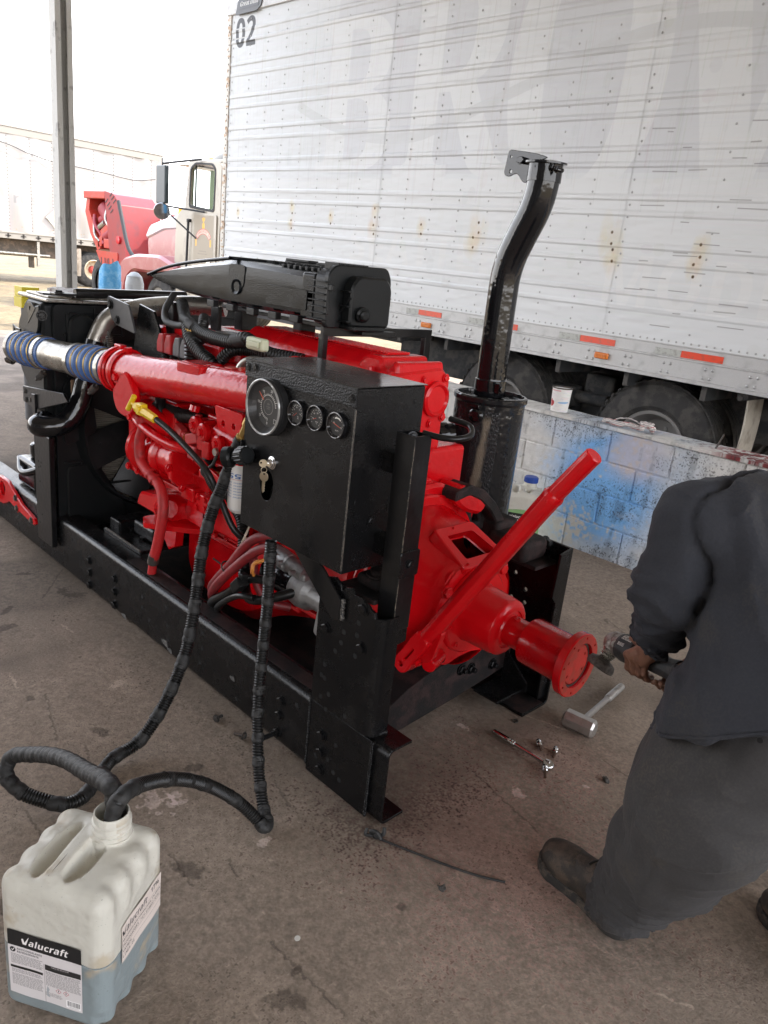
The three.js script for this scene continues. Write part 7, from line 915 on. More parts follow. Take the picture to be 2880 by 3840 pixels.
const h1 = [[-2.015, 1.02, -1.4], [-2.03, 0.996, -1.4], [-2.065, 0.917, -1.395], [-2.084, 0.841, -1.38], [-2.1, 0.766, -1.36], [-2.104, 0.692, -1.34], [-2.088, 0.602, -1.31], [-2.051, 0.504, -1.275], [-2.012, 0.403, -1.235], [-1.99, 0.311, -1.2], [-1.972, 0.222, -1.15], [-1.965, 0.127, -1.09], [-1.965, 0.05, -1.02], [-1.955, 0.03, -0.925], [-1.89, 0.024, -0.84], [-1.842, 0.026, -0.769], [-1.845, 0.032, -0.72], [-1.871, 0.042, -0.687], [-1.924, 0.062, -0.64], [-1.975, 0.1, -0.617], [-1.985, 0.142, -0.634], [-1.886, 0.2, -0.667], [-1.715, 0.285, -0.676], [-1.503, 0.378, -0.655], [-1.385, 0.435, -0.64], [-1.345, 0.44, -0.638], [-1.33, 0.4, -0.638], [-1.327, 0.34, -0.638]];
const wr1 = [[0, 0.035]]; for (let k = 0; k < 15; k++) wr1.push([0.055 + k * 0.037, 0.073 + k * 0.037]); wr1.push([0.62, 0.995]);
{
  const [t] = loom('coolant_hose', 'black taped hose from beside the control box, looping over the floor into the jug neck', h1, 0.019, wr1, 4);
part('brass_union', [rod(V(-2.02, 1.015, -1.4), V(-1.985, 1.075, -1.4), 0.013, 0.013, 6), rod(V(-1.99, 1.065, -1.4), V(-1.975, 1.09, -1.4), 0.017, 0.017, 8), rod(V(-2.03, 0.998, -1.4), V(-2.012, 1.03, -1.4), 0.0175)], MAT.brass, t);
}
const h2 = [[-1.695, 0.79, -1.3], [-1.69, 0.7, -1.297], [-1.688, 0.58, -1.295], [-1.683, 0.44, -1.285], [-1.655, 0.3, -1.258], [-1.605, 0.2, -1.225], [-1.54, 0.11, -1.19], [-1.47, 0.045, -1.16], [-1.428, 0.022, -1.145], [-1.425, 0.028, -1.128], [-1.45, 0.05, -1.115], [-1.477, 0.095, -1.082], [-1.483, 0.17, -1.013], [-1.46, 0.26, -0.917], [-1.425, 0.33, -0.828], [-1.372, 0.395, -0.737], [-1.325, 0.438, -0.67], [-1.308, 0.44, -0.635], [-1.31, 0.41, -0.622], [-1.311, 0.34, -0.62]];
const wr2 = []; for (let k = 0; k < 12; k++) wr2.push([0.02 + k * 0.042, 0.036 + k * 0.042]); wr2.push([0.5, 0.535], [0.59, 0.615], [0.68, 0.705], [0.735, 0.745], [0.79, 0.815], [0.9, 0.995]);
loom('coolant_hose', 'black ribbed hose hanging under the control box, kinked on the floor, rising to the jug', h2, 0.0162, wr2, 8);

// ================================================================ square plastic jugs
function jug(label, pos, yaw, liquid, level, capped, frontTex, sideTex) {
  const t = thing('plastic_jug', label, 'jug', pos, 'square plastic coolant jugs'); t.rotation.y = yaw; delete t.userData.group; ORG = V(0, 0, 0);
  const W = 0.127, D = 0.123, H = 0.342;                            // local: +z is the front with the large label, +x the right face, neck towards -z
  const f = (x, y, z) => {
    const rr_ = 0.036, qx = Math.abs(x) - (W - rr_), qz = Math.abs(z) - (D - rr_), d2 = Math.hypot(Math.max(qx, 0), Math.max(qz, 0)) + Math.min(Math.max(qx, qz), 0) - rr_;
    const top = H + 0.012 * sm(0.06, 0.0, Math.abs(x)) - 0.5 * 0, sh = 0.035, dy = Math.max(y - (top - sh), -(y - 0.02)), dd = Math.hypot(Math.max(d2 + sh, 0), Math.max(dy, 0)) + Math.min(Math.max(d2 + sh, dy), 0) - sh * (y > 0.1 ? 1 : 0.55);
    let d = y > 0.1 ? dd : Math.hypot(Math.max(d2 + 0.02, 0), Math.max(-(y - 0.02), 0)) + Math.min(Math.max(d2 + 0.02, -(y - 0.02)), 0) - 0.02;
    // scallops along the shoulders and bottom right edge, finger well under the handle
    const sc = 0.5 + 0.5 * Math.cos(z / 0.064 * 2 * Math.PI); d += 0.0075 * sc * sm(0.25, 0.3, y) * sm(0.07, 0.1, Math.abs(x)) * sm(0.11, 0.07, Math.abs(z)) * sm(0.36, 0.33, y);
    d += 0.009 * sc * sm(0.05, 0.02, y) * sm(0.09, 0.11, x);
    d = Math.max(d, -ell(x, y, z, [-0.05, H + 0.012, 0.018], [0.03, 0.04, 0.088])); d = Math.max(d, -ell(x, y, z, [0.022, H + 0.012, 0.022], [0.027, 0.04, 0.075]));
    d = smin(d, Math.max(cap(x, y * 0.8, z, [-0.015, (H - 0.006) * 0.8, 0.09], [-0.015, (H - 0.002) * 0.8, -0.045], 0.0185, 0.0185), y - H - 0.012), 0.008);
    d = smin(d, Math.max(Math.hypot(x - 0.03, z + 0.06) - 0.042, y - (H + 0.018)) , 0.014);
    d += 0.0025 * (vn3(x * 14, y * 14, z * 14) - 0.5);
    return d;
  };
  const tint = (c) => dataTex(512, 512, (u, v) => { const n = fbm(u * 5, v * 5, 5, 5), s = vn(u * 170, v * 170, 170), q = fbm(u * 22, v * 14, 3), t = sm(0.54, 0.78, n + 0.12 * (q - 0.5)); let k = c.map((a, i) => a + ([0.46, 0.36, 0.23][i] - a) * t * 0.6); if (s > 0.97) k = k.map(a => a * 0.35); return k; }, { srgb: true, repeat: 0.3 });
  const dirtM = tint([0.68, 0.66, 0.59]), wall = { roughness: 0.4, transmission: 0.25, thickness: 0, ior: 1.45, bumpMap: peelBump, bumpScale: 0.002, specularIntensity: 0.5 };
  const lv = (x, z) => level + 0.006 * Math.sin(x * 30 + z * 12);
  part('jug_body', field((x, y, z) => Math.max(f(x, y, z), lv(x, z) - y), [-0.13, level - 0.02, -0.13], [0.13, 0.37, 0.13], 0.0045), mat({ map: dirtM, ...wall }), t, { local: true });
  part('liquid_filled_part', field((x, y, z) => Math.max(f(x, y, z), y - lv(x, z) + 0.0008), [-0.13, -0.002, -0.13], [0.13, level + 0.012, 0.13], 0.0045), mat({ map: tint(liquid), ...wall, transmission: 0.1 }), t, { local: true });
  // neck with thread rings, bore and seams
  part('neck', [lathe([[-0.03, 0.046], [0.01, 0.046], [0.012, 0.04], [0.02, 0.04], [0.022, 0.0425], [0.027, 0.0425], [0.03, 0.04], [0.036, 0.04], [0.038, 0.0425], [0.043, 0.0425], [0.046, 0.039], [0.06, 0.0385], [0.063, 0.037], [0.063, 0.035], [0.0, 0.035], [0.0, 0.0]], V(0.03, H - 0.002, -0.06), AX.y, 40)], mat({ map: dirtM, roughness: 0.4, transmission: 0.2, thickness: 0 }), t, { local: true });
  if (capped) part('screw_cap', [lathe([[0, 0.041], [0.002, 0.0435], [0.034, 0.0435], [0.038, 0.039], [0.038, 0]], V(0.03, H + 0.038, -0.06), AX.y, 32), ...Array.from({ length: 24 }, (_, k) => { const a = k / 24 * 6.2832; return rod(V(0.03 + 0.0435 * Math.cos(a), H + 0.04, -0.06 + 0.0435 * Math.sin(a)), V(0.03 + 0.0435 * Math.cos(a), H + 0.07, -0.06 + 0.0435 * Math.sin(a)), 0.0018, 0.0018, 5); })], mat({ color: C(0.02, 0.06, 0.3), roughness: 0.4 }), t, { local: true });
  part('handle_seam', tube([[-0.015, H + 0.0115, 0.1], [-0.015, H + 0.0125, 0.02], [-0.015, H + 0.0125, -0.05]], 0.0009, { seg: 5 }), MAT.iron, t, { local: true });
  const lab = (tex, w, h, x, y, z, ry) => { const g = new THREE.PlaneGeometry(w, h, 14, 2); const p = g.attributes.position; for (let i = 0; i < p.count; i++) p.setZ(i, 0.0008 * Math.sin(p.getX(i) * 60 + p.getY(i) * 25)); g.rotateY(ry); g.translate(x, y, z); g.computeVertexNormals(); return g; };
  part('front_label', lab(frontTex, 0.172, 0.172, -0.012, 0.13, D + 0.0032, 0), mat({ map: frontTex, roughness: 0.45, side: THREE.DoubleSide }), t, { uv: true, local: true });
  part('side_label', lab(sideTex, 0.165, 0.098, W + 0.0032, 0.185, -0.015, Math.PI / 2), mat({ map: sideTex, roughness: 0.5, side: THREE.DoubleSide }), t, { uv: true, local: true });
  ORG = V(0, 0, 0); return t;
}
const logo = (c, x, y, s, col) => { c.save(); c.translate(x, y); c.fillStyle = col; c.font = `italic bold ${s}px sans-serif`; c.fillText('alucraft', s * 0.62, 0); c.beginPath(); c.moveTo(0, -s * 0.55); c.lineTo(s * 0.18, -s * 0.62); c.lineTo(s * 0.3, -s * 0.22); c.lineTo(s * 0.78, -s * 1.0); c.lineTo(s * 0.46, 0); c.lineTo(s * 0.12, 0); c.closePath(); c.fill(); c.restore(); };
const labelA = canvasTex(768, 768, (c, w, h) => {
  c.fillStyle = '#cfcac9'; c.fillRect(0, 0, w, h); c.fillStyle = '#191a1c'; c.fillRect(0, 0, w, 180); logo(c, 145, 140, 108, '#e6e2df');
  c.beginPath(); c.arc(50, 230, 30, 0, 7); c.fillStyle = '#191a1c'; c.fill(); c.strokeStyle = '#e6e2df'; c.lineWidth = 7; c.beginPath(); c.moveTo(36, 226); c.lineTo(48, 244); c.lineTo(66, 212); c.stroke();
  c.fillStyle = '#2a2a2c'; c.font = 'bold 30px sans-serif'; c.fillText('ANTICONGELANTE', 92, 224); c.font = 'bold 32px sans-serif'; c.fillText('REFRIGERANTE', 92, 258);
  const lines = (x, y, n, wd, s) => { seed = y; for (let k = 0; k < n; k++) { let q = x; while (q < x + wd - 20) { const l = 8 + rnd() * 30; c.fillStyle = 'rgba(60,58,60,.75)'; c.fillRect(q, y + k * s, Math.min(l, x + wd - q), s * 0.38); q += l + 6; } } };
  lines(30, 280, 9, 330, 13); c.fillStyle = '#222'; c.fillRect(20, 420, 340, 30); lines(30, 462, 4, 320, 12); lines(30, 520, 12, 330, 12);
  c.fillStyle = '#222'; c.fillRect(385, 300, 372, 66); lines(395, 308, 2, 340, 24); c.fillStyle = '#ddd8d6'; c.font = '20px sans-serif'; c.fillText('TABLA DE DILUCION', 450, 322); lines(388, 380, 15, 365, 12);
  c.save(); c.strokeStyle = '#a8323a'; c.lineWidth = 4; for (const x of [520, 600]) { c.save(); c.translate(x, 590); c.rotate(Math.PI / 4); c.strokeRect(-20, -20, 40, 40); c.restore(); c.fillStyle = '#333'; c.fillRect(x - 4, 576, 8, 26); } c.restore();
  lines(380, 640, 4, 180, 12); c.fillStyle = '#efeceb'; c.fillRect(600, 660, 150, 90); seed = 3; for (let x = 612; x < 738;) { const q = 2 + rnd() * 6; c.fillStyle = '#1c1c1e'; c.fillRect(x, 668, q, 58); x += q + 2 + rnd() * 5; } c.font = '15px sans-serif'; c.fillText('7 506240 695331', 618, 744);
  c.fillStyle = '#9aa0a4'; c.beginPath(); c.moveTo(405, 560); c.lineTo(425, 600); c.lineTo(408, 650); c.lineTo(430, 700); c.lineTo(398, 690); c.lineTo(392, 610); c.fill(); c.strokeStyle = 'rgba(120,115,112,.7)'; c.lineWidth = 5; c.beginPath(); c.moveTo(374, 300); c.lineTo(380, 768); c.stroke();
});
const labelB = canvasTex(768, 456, (c, w, h) => {
  c.fillStyle = '#d2c6be'; c.fillRect(0, 0, w, h); logo(c, 14, 130, 104, '#1d1d1f'); c.fillStyle = '#1d1d1f'; c.font = 'bold 84px sans-serif'; c.fillText('17%', 560, 104);
  c.strokeStyle = '#4a4644'; c.lineWidth = 3; c.strokeRect(4, 150, w - 8, h - 156); for (const y of [222, 288, 350]) { c.beginPath(); c.moveTo(4, y); c.lineTo(w - 4, y); c.stroke(); } c.beginPath(); c.moveTo(360, 222); c.lineTo(360, 288); c.stroke();
  c.fillStyle = '#2a2826'; c.font = 'bold 38px sans-serif'; c.fillText('ANTICONGELANTE CONVENCIONAL 17% GREEN', 16, 200, 735); c.font = 'bold 46px monospace'; c.fillText('PK260440883', 16, 270); c.fillText('VC1-81VMR02-501RJ', 372, 270, 370); c.fillText('VAYM26', 16, 334); c.fillText('LINEA-05', 16, 400);
});
jug('large white plastic jug of blue grey coolant in the foreground, hoses in its neck', [-1.318, 0, -0.559], Math.atan2(0.123, 0.192) , [0.235, 0.275, 0.285], 0.175, false, labelA, labelB);
jug('white plastic jug with blue cap and green coolant, standing at the block wall', [-2.6, 0, -3.98], 0.57, [0.27, 0.46, 0.2], 0.235, true, labelA, labelB);

// ================================================================ keys in the lock
{
  const t = thing('key_ring', 'brassy key turned in the ignition lock with a second key hanging from its ring', 'keys', [-1.802, 0.995, -1.35]);
  const km = mat({ color: C(0.5, 0.42, 0.3), metalness: 0.9, roughness: 0.32, bumpMap: noiseBump, bumpScale: 0.0002 });
  const key = (m) => { const bow = [], n = 22; for (let k = 0; k <= n; k++) { const a = -Math.PI / 2 + 0.32 + k / n * (2 * Math.PI - 0.64); bow.push([0.0125 * Math.cos(a), 0.0125 * Math.sin(a)]); } const o = [...bow, [-0.004, -0.013], [-0.004, -0.036], [-0.001, -0.042], [0.002, -0.039], [0.004, -0.036], [0.0025, -0.033], [0.0042, -0.03], [0.0025, -0.027], [0.0042, -0.0235], [0.003, -0.02], [0.004, -0.016], [0.004, -0.013]]; return [plate(o, 'z', -0.001, 0.001, { holes: [[0, 0.007, 0.003]], bevel: 0.0003 }).applyMatrix4(m)]; };
  part('key', key(new THREE.Matrix4().makeRotationZ(1.25).premultiply(new THREE.Matrix4().makeRotationY(1.15)).setPosition(-1.812, 0.994, -1.342)), km, t);
  part('key', key(new THREE.Matrix4().makeRotationY(0.35).scale(new THREE.Vector3(1.25, 1.25, 1.25)).setPosition(-1.822, 0.948, -1.355)), km, t);
  part('split_ring', along(new THREE.TorusGeometry(0.009, 0.0011, 8, 28).rotateX(Math.PI / 2), V(-1.82, 0.97, -1.352), V(0.9, 0, 0.4)), km, t);
}

// ================================================================ tools and litter on the floor
{
  let t = thing('sledge_hammer', 'short steel club hammer with knurled handle lying on the floor right of the skid', 'hammer', [-1.18, 0, -2.45]);
  const h0 = V(-1.145, 0.036, -2.385), d = V(-0.06, 0.0, -0.44).normalize(), L = 0.44, s = mat({ map: mottled([0.42, 0.4, 0.38], [0.3, 0.28, 0.25], 6, 0.16, 0.5, 0.8, 0.06), metalness: 0.8, roughness: 0.4, bumpMap: noiseBump, bumpScale: 0.0003 });
  const x = V(0, 1, 0).cross(d).normalize();                        // the head lies across the handle
  const oct = []; for (let k = 0; k < 8; k++) oct.push([0.034 * Math.cos(Math.PI / 8 + k * Math.PI / 4) * 1.08, 0.034 * Math.sin(Math.PI / 8 + k * Math.PI / 4) * 1.08]);
  const head = (() => { const g = plate(oct, 'z', -0.062, 0.062, { bevel: 0.008 }); g.applyMatrix4(new THREE.Matrix4().makeBasis(d, AX.y, x.clone().negate()).setPosition(h0)); return g; })();
  part('hammer_head', head, s, t);
  const end = h0.clone().addScaledVector(d, L); end.y = 0.014;
  part('handle', [rod(h0.clone().addScaledVector(d, 0.02), h0.clone().addScaledVector(d, L * 0.66).setY(0.022), 0.0115, 0.0115, 18)], s, t);
  part('grip', [rod(h0.clone().addScaledVector(d, L * 0.64).setY(0.0222), end, 0.0155, 0.0155, 20), ...Array.from({ length: 9 }, (_, k) => { const q = h0.clone().addScaledVector(d, L * 0.64).setY(0.0222).lerp(end, 0.08 + k * 0.1); return lathe([[0, 0.0155], [0.003, 0.0165], [0.006, 0.0155]], q, d, 18); })], s, t);
  // ratchet
  t = thing('ratchet_wrench', 'long chrome ratchet wrench with a bit socket on its head, lying on the floor', 'wrench', [-1.19, 0, -2.1]);
  const a = V(-1.332, 0.012, -2.098), b = V(-1.085, 0.018, -2.088), u = b.clone().sub(a).normalize();
  const D = (q) => a.clone().addScaledVector(u, q);
  part('handle', [lathe([[0, 0], [0, 0.008], [0.004, 0.0105], [0.012, 0.009], [0.02, 0.0105], [0.05, 0.0115], [0.075, 0.0105], [0.08, 0.0085], [0.083, 0.011], [0.088, 0.011], [0.091, 0.0085], [0.094, 0.011], [0.099, 0.011], [0.102, 0.008], [0.11, 0.0075], [0.235, 0.0072], [0.235, 0]], a, u, 24)], MAT.chrome, t);
  part('ratchet_head', [lathe([[0, 0], [0, 0.018], [0.004, 0.0195], [0.016, 0.0195], [0.019, 0.017], [0.019, 0]], b.clone().add(V(0.0, -0.008, 0)), V(0.15, 0.95, 0.2), 28), bx(b.x - 0.012, b.x + 0.006, 0.028, 0.036, b.z - 0.004, b.z + 0.004, 0.002)], MAT.chrome, t);
  const soc = (p, dir, name, par) => { const q = V(...p), v = V(...dir).normalize(); part(name, [lathe([[0, 0], [0, 0.0095], [0.003, 0.0105], [0.011, 0.0105], [0.012, 0.0095], [0.014, 0.0095], [0.015, 0.0105], [0.026, 0.0105], [0.03, 0.008], [0.03, 0]], q, v, 22)], MAT.chrome, par); part('hex_bit', [lathe([[0.03, 0.0065], [0.04, 0.0055], [0.058, 0.005], [0.06, 0.003], [0.06, 0]], q, v, 6)], mat({ color: C(0.12, 0.07, 0.05), metalness: 0.7, roughness: 0.45 }), par); };
  soc([b.x - 0.002, 0.02, b.z + 0.018], [0.45, -0.06, 0.6], 'bit_socket', t);
  t = thing('bit_socket', 'short chrome bit socket lying left, beside the ratchet shaft', 'socket', [-1.175, 0, -2.17]); soc([-1.195, 0.011, -2.19], [0.55, -0.02, 0.55], 'socket_body', t);
  t = thing('bit_socket', 'short chrome bit socket lying right, touching the ratchet head', 'socket', [-1.12, 0, -2.18]); soc([-1.128, 0.011, -2.205], [0.35, -0.02, 0.75], 'socket_body', t);
  // fan of a blackened cable tie with a knot at one end
  t = thing('cable_tie', 'long thin black strip with a knotted end lying on the floor before the boot', 'strip', [-1.1, 0, -1.5]);
  part('strip', (() => { const c = new THREE.CatmullRomCurve3(pv([[-1.19, 0.012, -1.378], [-1.1, 0.006, -1.422], [-1.0, 0.005, -1.466], [-0.92, 0.004, -1.508], [-0.862, 0.0035, -1.548]])); return [sweep(c, 40, 6, () => 0.0036)]; })(), MAT.rubber, t);
  part('knot', [tube([[-1.19, 0.01, -1.38], [-1.205, 0.03, -1.372], [-1.225, 0.02, -1.37], [-1.215, 0.006, -1.386], [-1.195, 0.018, -1.392], [-1.2, 0.035, -1.4]], 0.006, { seg: 7 }), tube([[-1.215, 0.012, -1.37], [-1.235, 0.008, -1.36], [-1.24, 0.022, -1.37]], 0.005, { seg: 6 }), blob(-1.21, 0.012, -1.38, 0.014, 0.012, 0.012, 10)], MAT.rubber, t);
  // bolts, nut, clods
  t = thing('loose_bolt', 'dropped dark bolt lying near the skid rail, the one nearer the radiator', 'bolt', [-1.98, 0, -1.32]); part('bolt', [bolt([-1.98, 0.012, -1.325], V(0.25, 0.02, 0.8), 0.011), rod(V(-1.98, 0.011, -1.325), V(-1.99, 0.007, -1.355), 0.006)], MAT.iron, t);
  t = thing('loose_bolt', 'dropped dark bolt lying near the skid rail, the one nearer the leg', 'bolt', [-1.84, 0, -1.35]); part('bolt', [bolt([-1.84, 0.012, -1.345], V(0.8, 0.02, -0.3), 0.011), rod(V(-1.84, 0.011, -1.345), V(-1.875, 0.007, -1.33), 0.006)], MAT.iron, t);
  t = thing('washer', 'small dark washer on the floor between skid leg and hammer', 'washer', [-1.33, 0, -2.235]); part('ring', lathe([[0, 0.006], [0.003, 0.006], [0.003, 0.012], [0, 0.012]], V(-1.33, 0.002, -2.235), AX.y, 20), MAT.iron, t);
  const clod = (label, x, z, s) => { const q = thing('clod', label, 'clod', [x, 0, z]); part('clod', field((X, Y, Z) => ell(X, Y, Z, [x, s * 0.5, z], [s, s * 0.7, s * 0.8]) + s * 0.7 * (vn3(X / s * 1.7, Y / s * 1.7, Z / s * 1.7) - 0.5), [x - s * 1.4, 0, z - s * 1.4], [x + s * 1.4, s * 1.5, z + s * 1.4], s / 7), MAT.iron, q); };
  clod('small dark clod of dirt on the floor right of the ratchet', -0.92, -2.2, 0.013); clod('small dark clod of dirt on the floor left of the strip end', -0.96, -1.39, 0.011);
  t = thing('paper_scrap', 'small round pale scrap stuck to the floor right of the jug', 'scrap', [-1.08, 0, -0.985]); part('scrap', plate(rpoly([[-1.088, -0.985], [-1.084, -0.977], [-1.075, -0.976], [-1.071, -0.984], [-1.076, -0.992], [-1.084, -0.992]], 0.005), 'y', 0.002, 0.0035, { bevel: 0.0004 }), mat({ color: C(0.55, 0.53, 0.48), roughness: 0.8 }), t);
}
// ================================================================ the mechanic bending over an angle grinder
{
  const t = thing('person', 'person in dark work clothes bending forward, holding an angle grinder to the red flange', 'person', [-0.5, 0, -1.7]);
  const cloth = (a, b, d, sc) => mat({ map: dataTex(1024, 1024, (u, v) => { const n = fbm(u * 3, v * 3, 5, 3), g = vn(u * 300, v * 300, 300), q = fbm(u * 8 + 3, v * 8, 5, 8), k = 0.8 * sm(0.4, 0.8, n + 0.3 * (g - 0.5)), e = sm(0.62, 0.85, q + 0.25 * (g - 0.5)); const f = 0.9 + 0.2 * g; return a.map((x, i) => (x + (b[i] - x) * k + (d[i] - x) * e * 0.35) * f); }, { srgb: true, repeat: sc }), roughness: 0.92, bumpMap: weave, bumpScale: 0.0005, sheen: 0.25, sheenRoughness: 0.6, sheenColor: C(0.2, 0.21, 0.24) });
  const shirtM = cloth([0.021, 0.0225, 0.029], [0.03, 0.028, 0.027], [0.046, 0.039, 0.031], 0.9), trouM = cloth([0.036, 0.034, 0.034], [0.052, 0.045, 0.038], [0.06, 0.047, 0.034], 0.9);
  const skinM = mat({ map: mottled([0.22, 0.105, 0.065], [0.16, 0.075, 0.05], 8, 0.12, 0.4, 0.75, 0.1), roughness: 0.5, bumpMap: peelBump, bumpScale: 0.0015, sheen: 0.1 });
  const leather = mat({ map: mottled([0.028, 0.022, 0.017], [0.075, 0.052, 0.036], 8, 0.3, 0.38, 0.72, 0.15), roughness: 0.72, bumpMap: noiseBump, bumpScale: 0.0008 });
  const J = { LS: [-0.657, 1.125, -1.7], LE: [-0.663, 0.945, -1.69], LW: [-0.7, 0.74, -1.812], RS: [-0.6, 1.06, -2.02], RE: [-0.57, 0.83, -2.06], RW: [-0.625, 0.7, -1.93], neck: [-0.64, 1.07, -1.96], head: [-0.73, 1.01, -2.08] };
  const hemY = (x, z) => 1.216 + 0.603 * x + 0.146 * z;
  // ---- shirt: torso and both sleeves, one skin with folds
  const shirt = (x, y, z) => {
    let d = cap(x, y, z, [-0.553, 1.07, -1.85], [-0.44, 0.885, -1.775], 0.158, 0.155);
    d = smin(d, cap(x, y, z, [-0.44, 0.885, -1.775], [-0.375, 0.75, -1.68], 0.155, 0.178), 0.06);
    d = smin(d, cap(x, y, z, [-0.44, 0.85, -1.75], [-0.405, 0.69, -1.665], 0.145, 0.2), 0.05);
    d = smin(d, cap(x, y, z, [-0.61, 1.1, -1.77], [-0.56, 1.06, -1.99], 0.105, 0.105), 0.07);
    const al = smin(cap(x, y, z, J.LS, J.LE, 0.084, 0.08), cap(x, y, z, J.LE, [-0.697, 0.785, -1.785], 0.08, 0.066), 0.03);
    d = smin(d, al, 0.01 + 0.06 * sm(1.0, 1.12, y));
    d = smin(d, cap(x, y, z, J.RS, J.RE, 0.078, 0.068), 0.04); d = smin(d, cap(x, y, z, J.RE, [-0.6, 0.715, -1.975], 0.06, 0.048), 0.03);
    d = Math.max(d, hemY(x, z) - y + 0.008 * Math.sin(x * 26 + z * 19));
    // the sleeve ends square to the forearm
    const cx = x + 0.697, cy = y - 0.785, cz = z + 1.788, ct = (cx * -0.045 + cy * -0.165 + cz * -0.115) / 0.206; if (al < 0.03 && y < 0.83 && x < -0.6) d = Math.max(d, ct - 0.004 - 0.006 * Math.sin(x * 90));
    // folds: rings on the sleeve, long uneven drapes over the back and towards the armpit
    const arm = sm(0.05, 0.0, al), rg = (a, b, c) => { const v = vn3(a, b, c) * 2 - 1; return 1 - Math.min(1, Math.abs(v) * 2.2); };
    const q1 = x * 0.55 - y * 0.75 + z * 0.36, q2 = x * 0.83 + y * 0.46 - z * 0.3, q3 = x * 0.06 + y * 0.47 + z * 0.88;
    const e1 = y * 0.62 + x * 0.6 - z * 0.5, e2 = y * 0.78 - x * 0.5 + z * 0.37, e3 = x * 0.6 + z * 0.8;
    const tor = 0.6 * rg(q1 * 4, q2 * 17 + vn3(x * 6, y * 6, z * 6) * 1.5, q3 * 9) + 0.4 * rg(e1 * 5 + 3, e2 * 22 + vn3(x * 7, y * 7, z * 7) * 2, e3 * 10);
    const slv = 0.6 * rg(x * 6 + z * 5, (y + 0.35 * x - 0.3 * z) * 30 + vn3(x * 8, y * 8, z * 8) * 2.5, z * 7) + 0.4 * rg(x * 9, (y - 0.6 * x) * 40 + vn3(x * 9, y * 9, z * 9) * 2, z * 12 + 4);
    d -= arm * 0.019 * slv * (0.25 + 0.75 * sm(1.08, 0.9, y)) + (1 - arm) * 0.021 * tor; d += 0.008 + 0.005 * (vn3(x * 22, y * 18, z * 22) - 0.5);
    const seam = Math.abs((x + 0.6) * 0.78 + (y - 1.1) * 0.2 + (z + 1.68) * 0.25 + 0.0); if (y > 0.99 && z > -1.84) d += 0.01 * sm(0.012, 0, seam);
    return d;
  };
  part('shirt', field(shirt, [-0.86, 0.55, -2.2], [-0.1, 1.3, -1.42], 0.0095), shirtM, t);
  part('shirt_button', lathe([[0, 0.006], [0.002, 0.006], [0.003, 0.004], [0.003, 0]], V(-0.34, 0.79, -1.492), V(0.2, 0.1, 1), 14), MAT.plastic, t);
  const ringOn = (fn, c, n, u0, m = 90, r0 = 0.35) => { // walk a plane through c outwards until the cloth is left
    const N = V(...n).normalize(), A = V(...u0).addScaledVector(N, -V(...u0).dot(N)).normalize(), B = new THREE.Vector3().crossVectors(N, A), out = [];
    for (let k = 0; k < m; k++) { const a = k / m * 6.2832, d = A.clone().multiplyScalar(Math.cos(a)).addScaledVector(B, Math.sin(a)); let r = r0; while (r > 0.01 && fn(c[0] + d.x * r, c[1] + d.y * r, c[2] + d.z * r) > 0.0005) r -= 0.0025; out.push(V(...c).addScaledVector(d, r)); }
    return out; };
  part('hem', tube(ringOn(shirt, [-0.42, 1.216 + 0.603 * -0.42 + 0.146 * -1.67 + 0.009, -1.67], [-0.603, 1, -0.146], [1, 0, 0], 120), 0.0042, { closed: true, n: 360, seg: 8 }), shirtM, t);
  part('cuff', [tube(ringOn(shirt, [-0.694, 0.8, -1.778], [-0.22, -0.8, -0.56], [1, 0, 0], 60, 0.1), 0.004, { closed: true, n: 180, seg: 8 }), tube(ringOn(shirt, [-0.699, 0.783, -1.79], [-0.22, -0.8, -0.56], [1, 0, 0], 60, 0.1), 0.0045, { closed: true, n: 180, seg: 8 })], shirtM, t);
  // ---- trousers
  const trou = (x, y, z) => {
    let d = ell(x, y, z, [-0.38, 0.73, -1.69], [0.175, 0.16, 0.17]);
    const kn = [-0.434, 0.5, -1.58], ca = [-0.487, 0.335, -1.605], an = [-0.583, 0.07, -1.66];
    d = smin(d, cap(x, y, z, [-0.37, 0.7, -1.665], kn, 0.158, 0.143), 0.06); d = smin(d, ell(x, y, z, [-0.465, 0.58, -1.64], [0.14, 0.13, 0.14]), 0.08);
    d = smin(d, cap(x, y, z, kn, ca, 0.143, 0.118), 0.06); d = smin(d, cap(x, y, z, ca, an, 0.118, 0.082), 0.06);
    d = smin(d, cap(x, y, z, [-0.28, 0.7, -1.8], [-0.17, 0.4, -1.85], 0.14, 0.11), 0.05); d = smin(d, cap(x, y, z, [-0.17, 0.4, -1.85], [-0.08, 0.09, -1.95], 0.11, 0.085), 0.05);
    const lo = y < 0.3 ? 1 : 0; d = Math.max(d, 0.05 + 0.1 * (z + 1.66) - y + 0.006 * Math.sin(x * 40));
    const low = sm(0.3, 0.1, y), rg = (a, b, c) => { const v = vn3(a, b, c) * 2 - 1; return 1 - Math.min(1, Math.abs(v) * 2.2); };
    const l1 = x * 0.35 + y * 0.93, l2 = x * 0.93 - y * 0.35;
    d -= (1 - low) * 0.02 * (0.5 * rg(l1 * 4, l2 * 14 + z * 6, z * 8) + 0.5 * rg(l2 * 5, (l1 + 0.5 * z) * 16 + vn3(x * 6, y * 6, z * 6) * 2, z * 5) * sm(0.75, 0.55, y)) + low * 0.02 * rg(x * 6, y * 42 + x * 10 + vn3(x * 8, y * 8, z * 8) * 3, z * 7); d += 0.008 + 0.005 * (vn3(x * 18, y * 12, z * 18) - 0.5);
    const side = Math.abs((x + 0.415) * 0.8 - (y - 0.5) * 0.28 + 0.09 * Math.sin(y * 3)); if (z > -1.62) d += 0.004 * sm(0.012, 0, side);
    return d;
  };
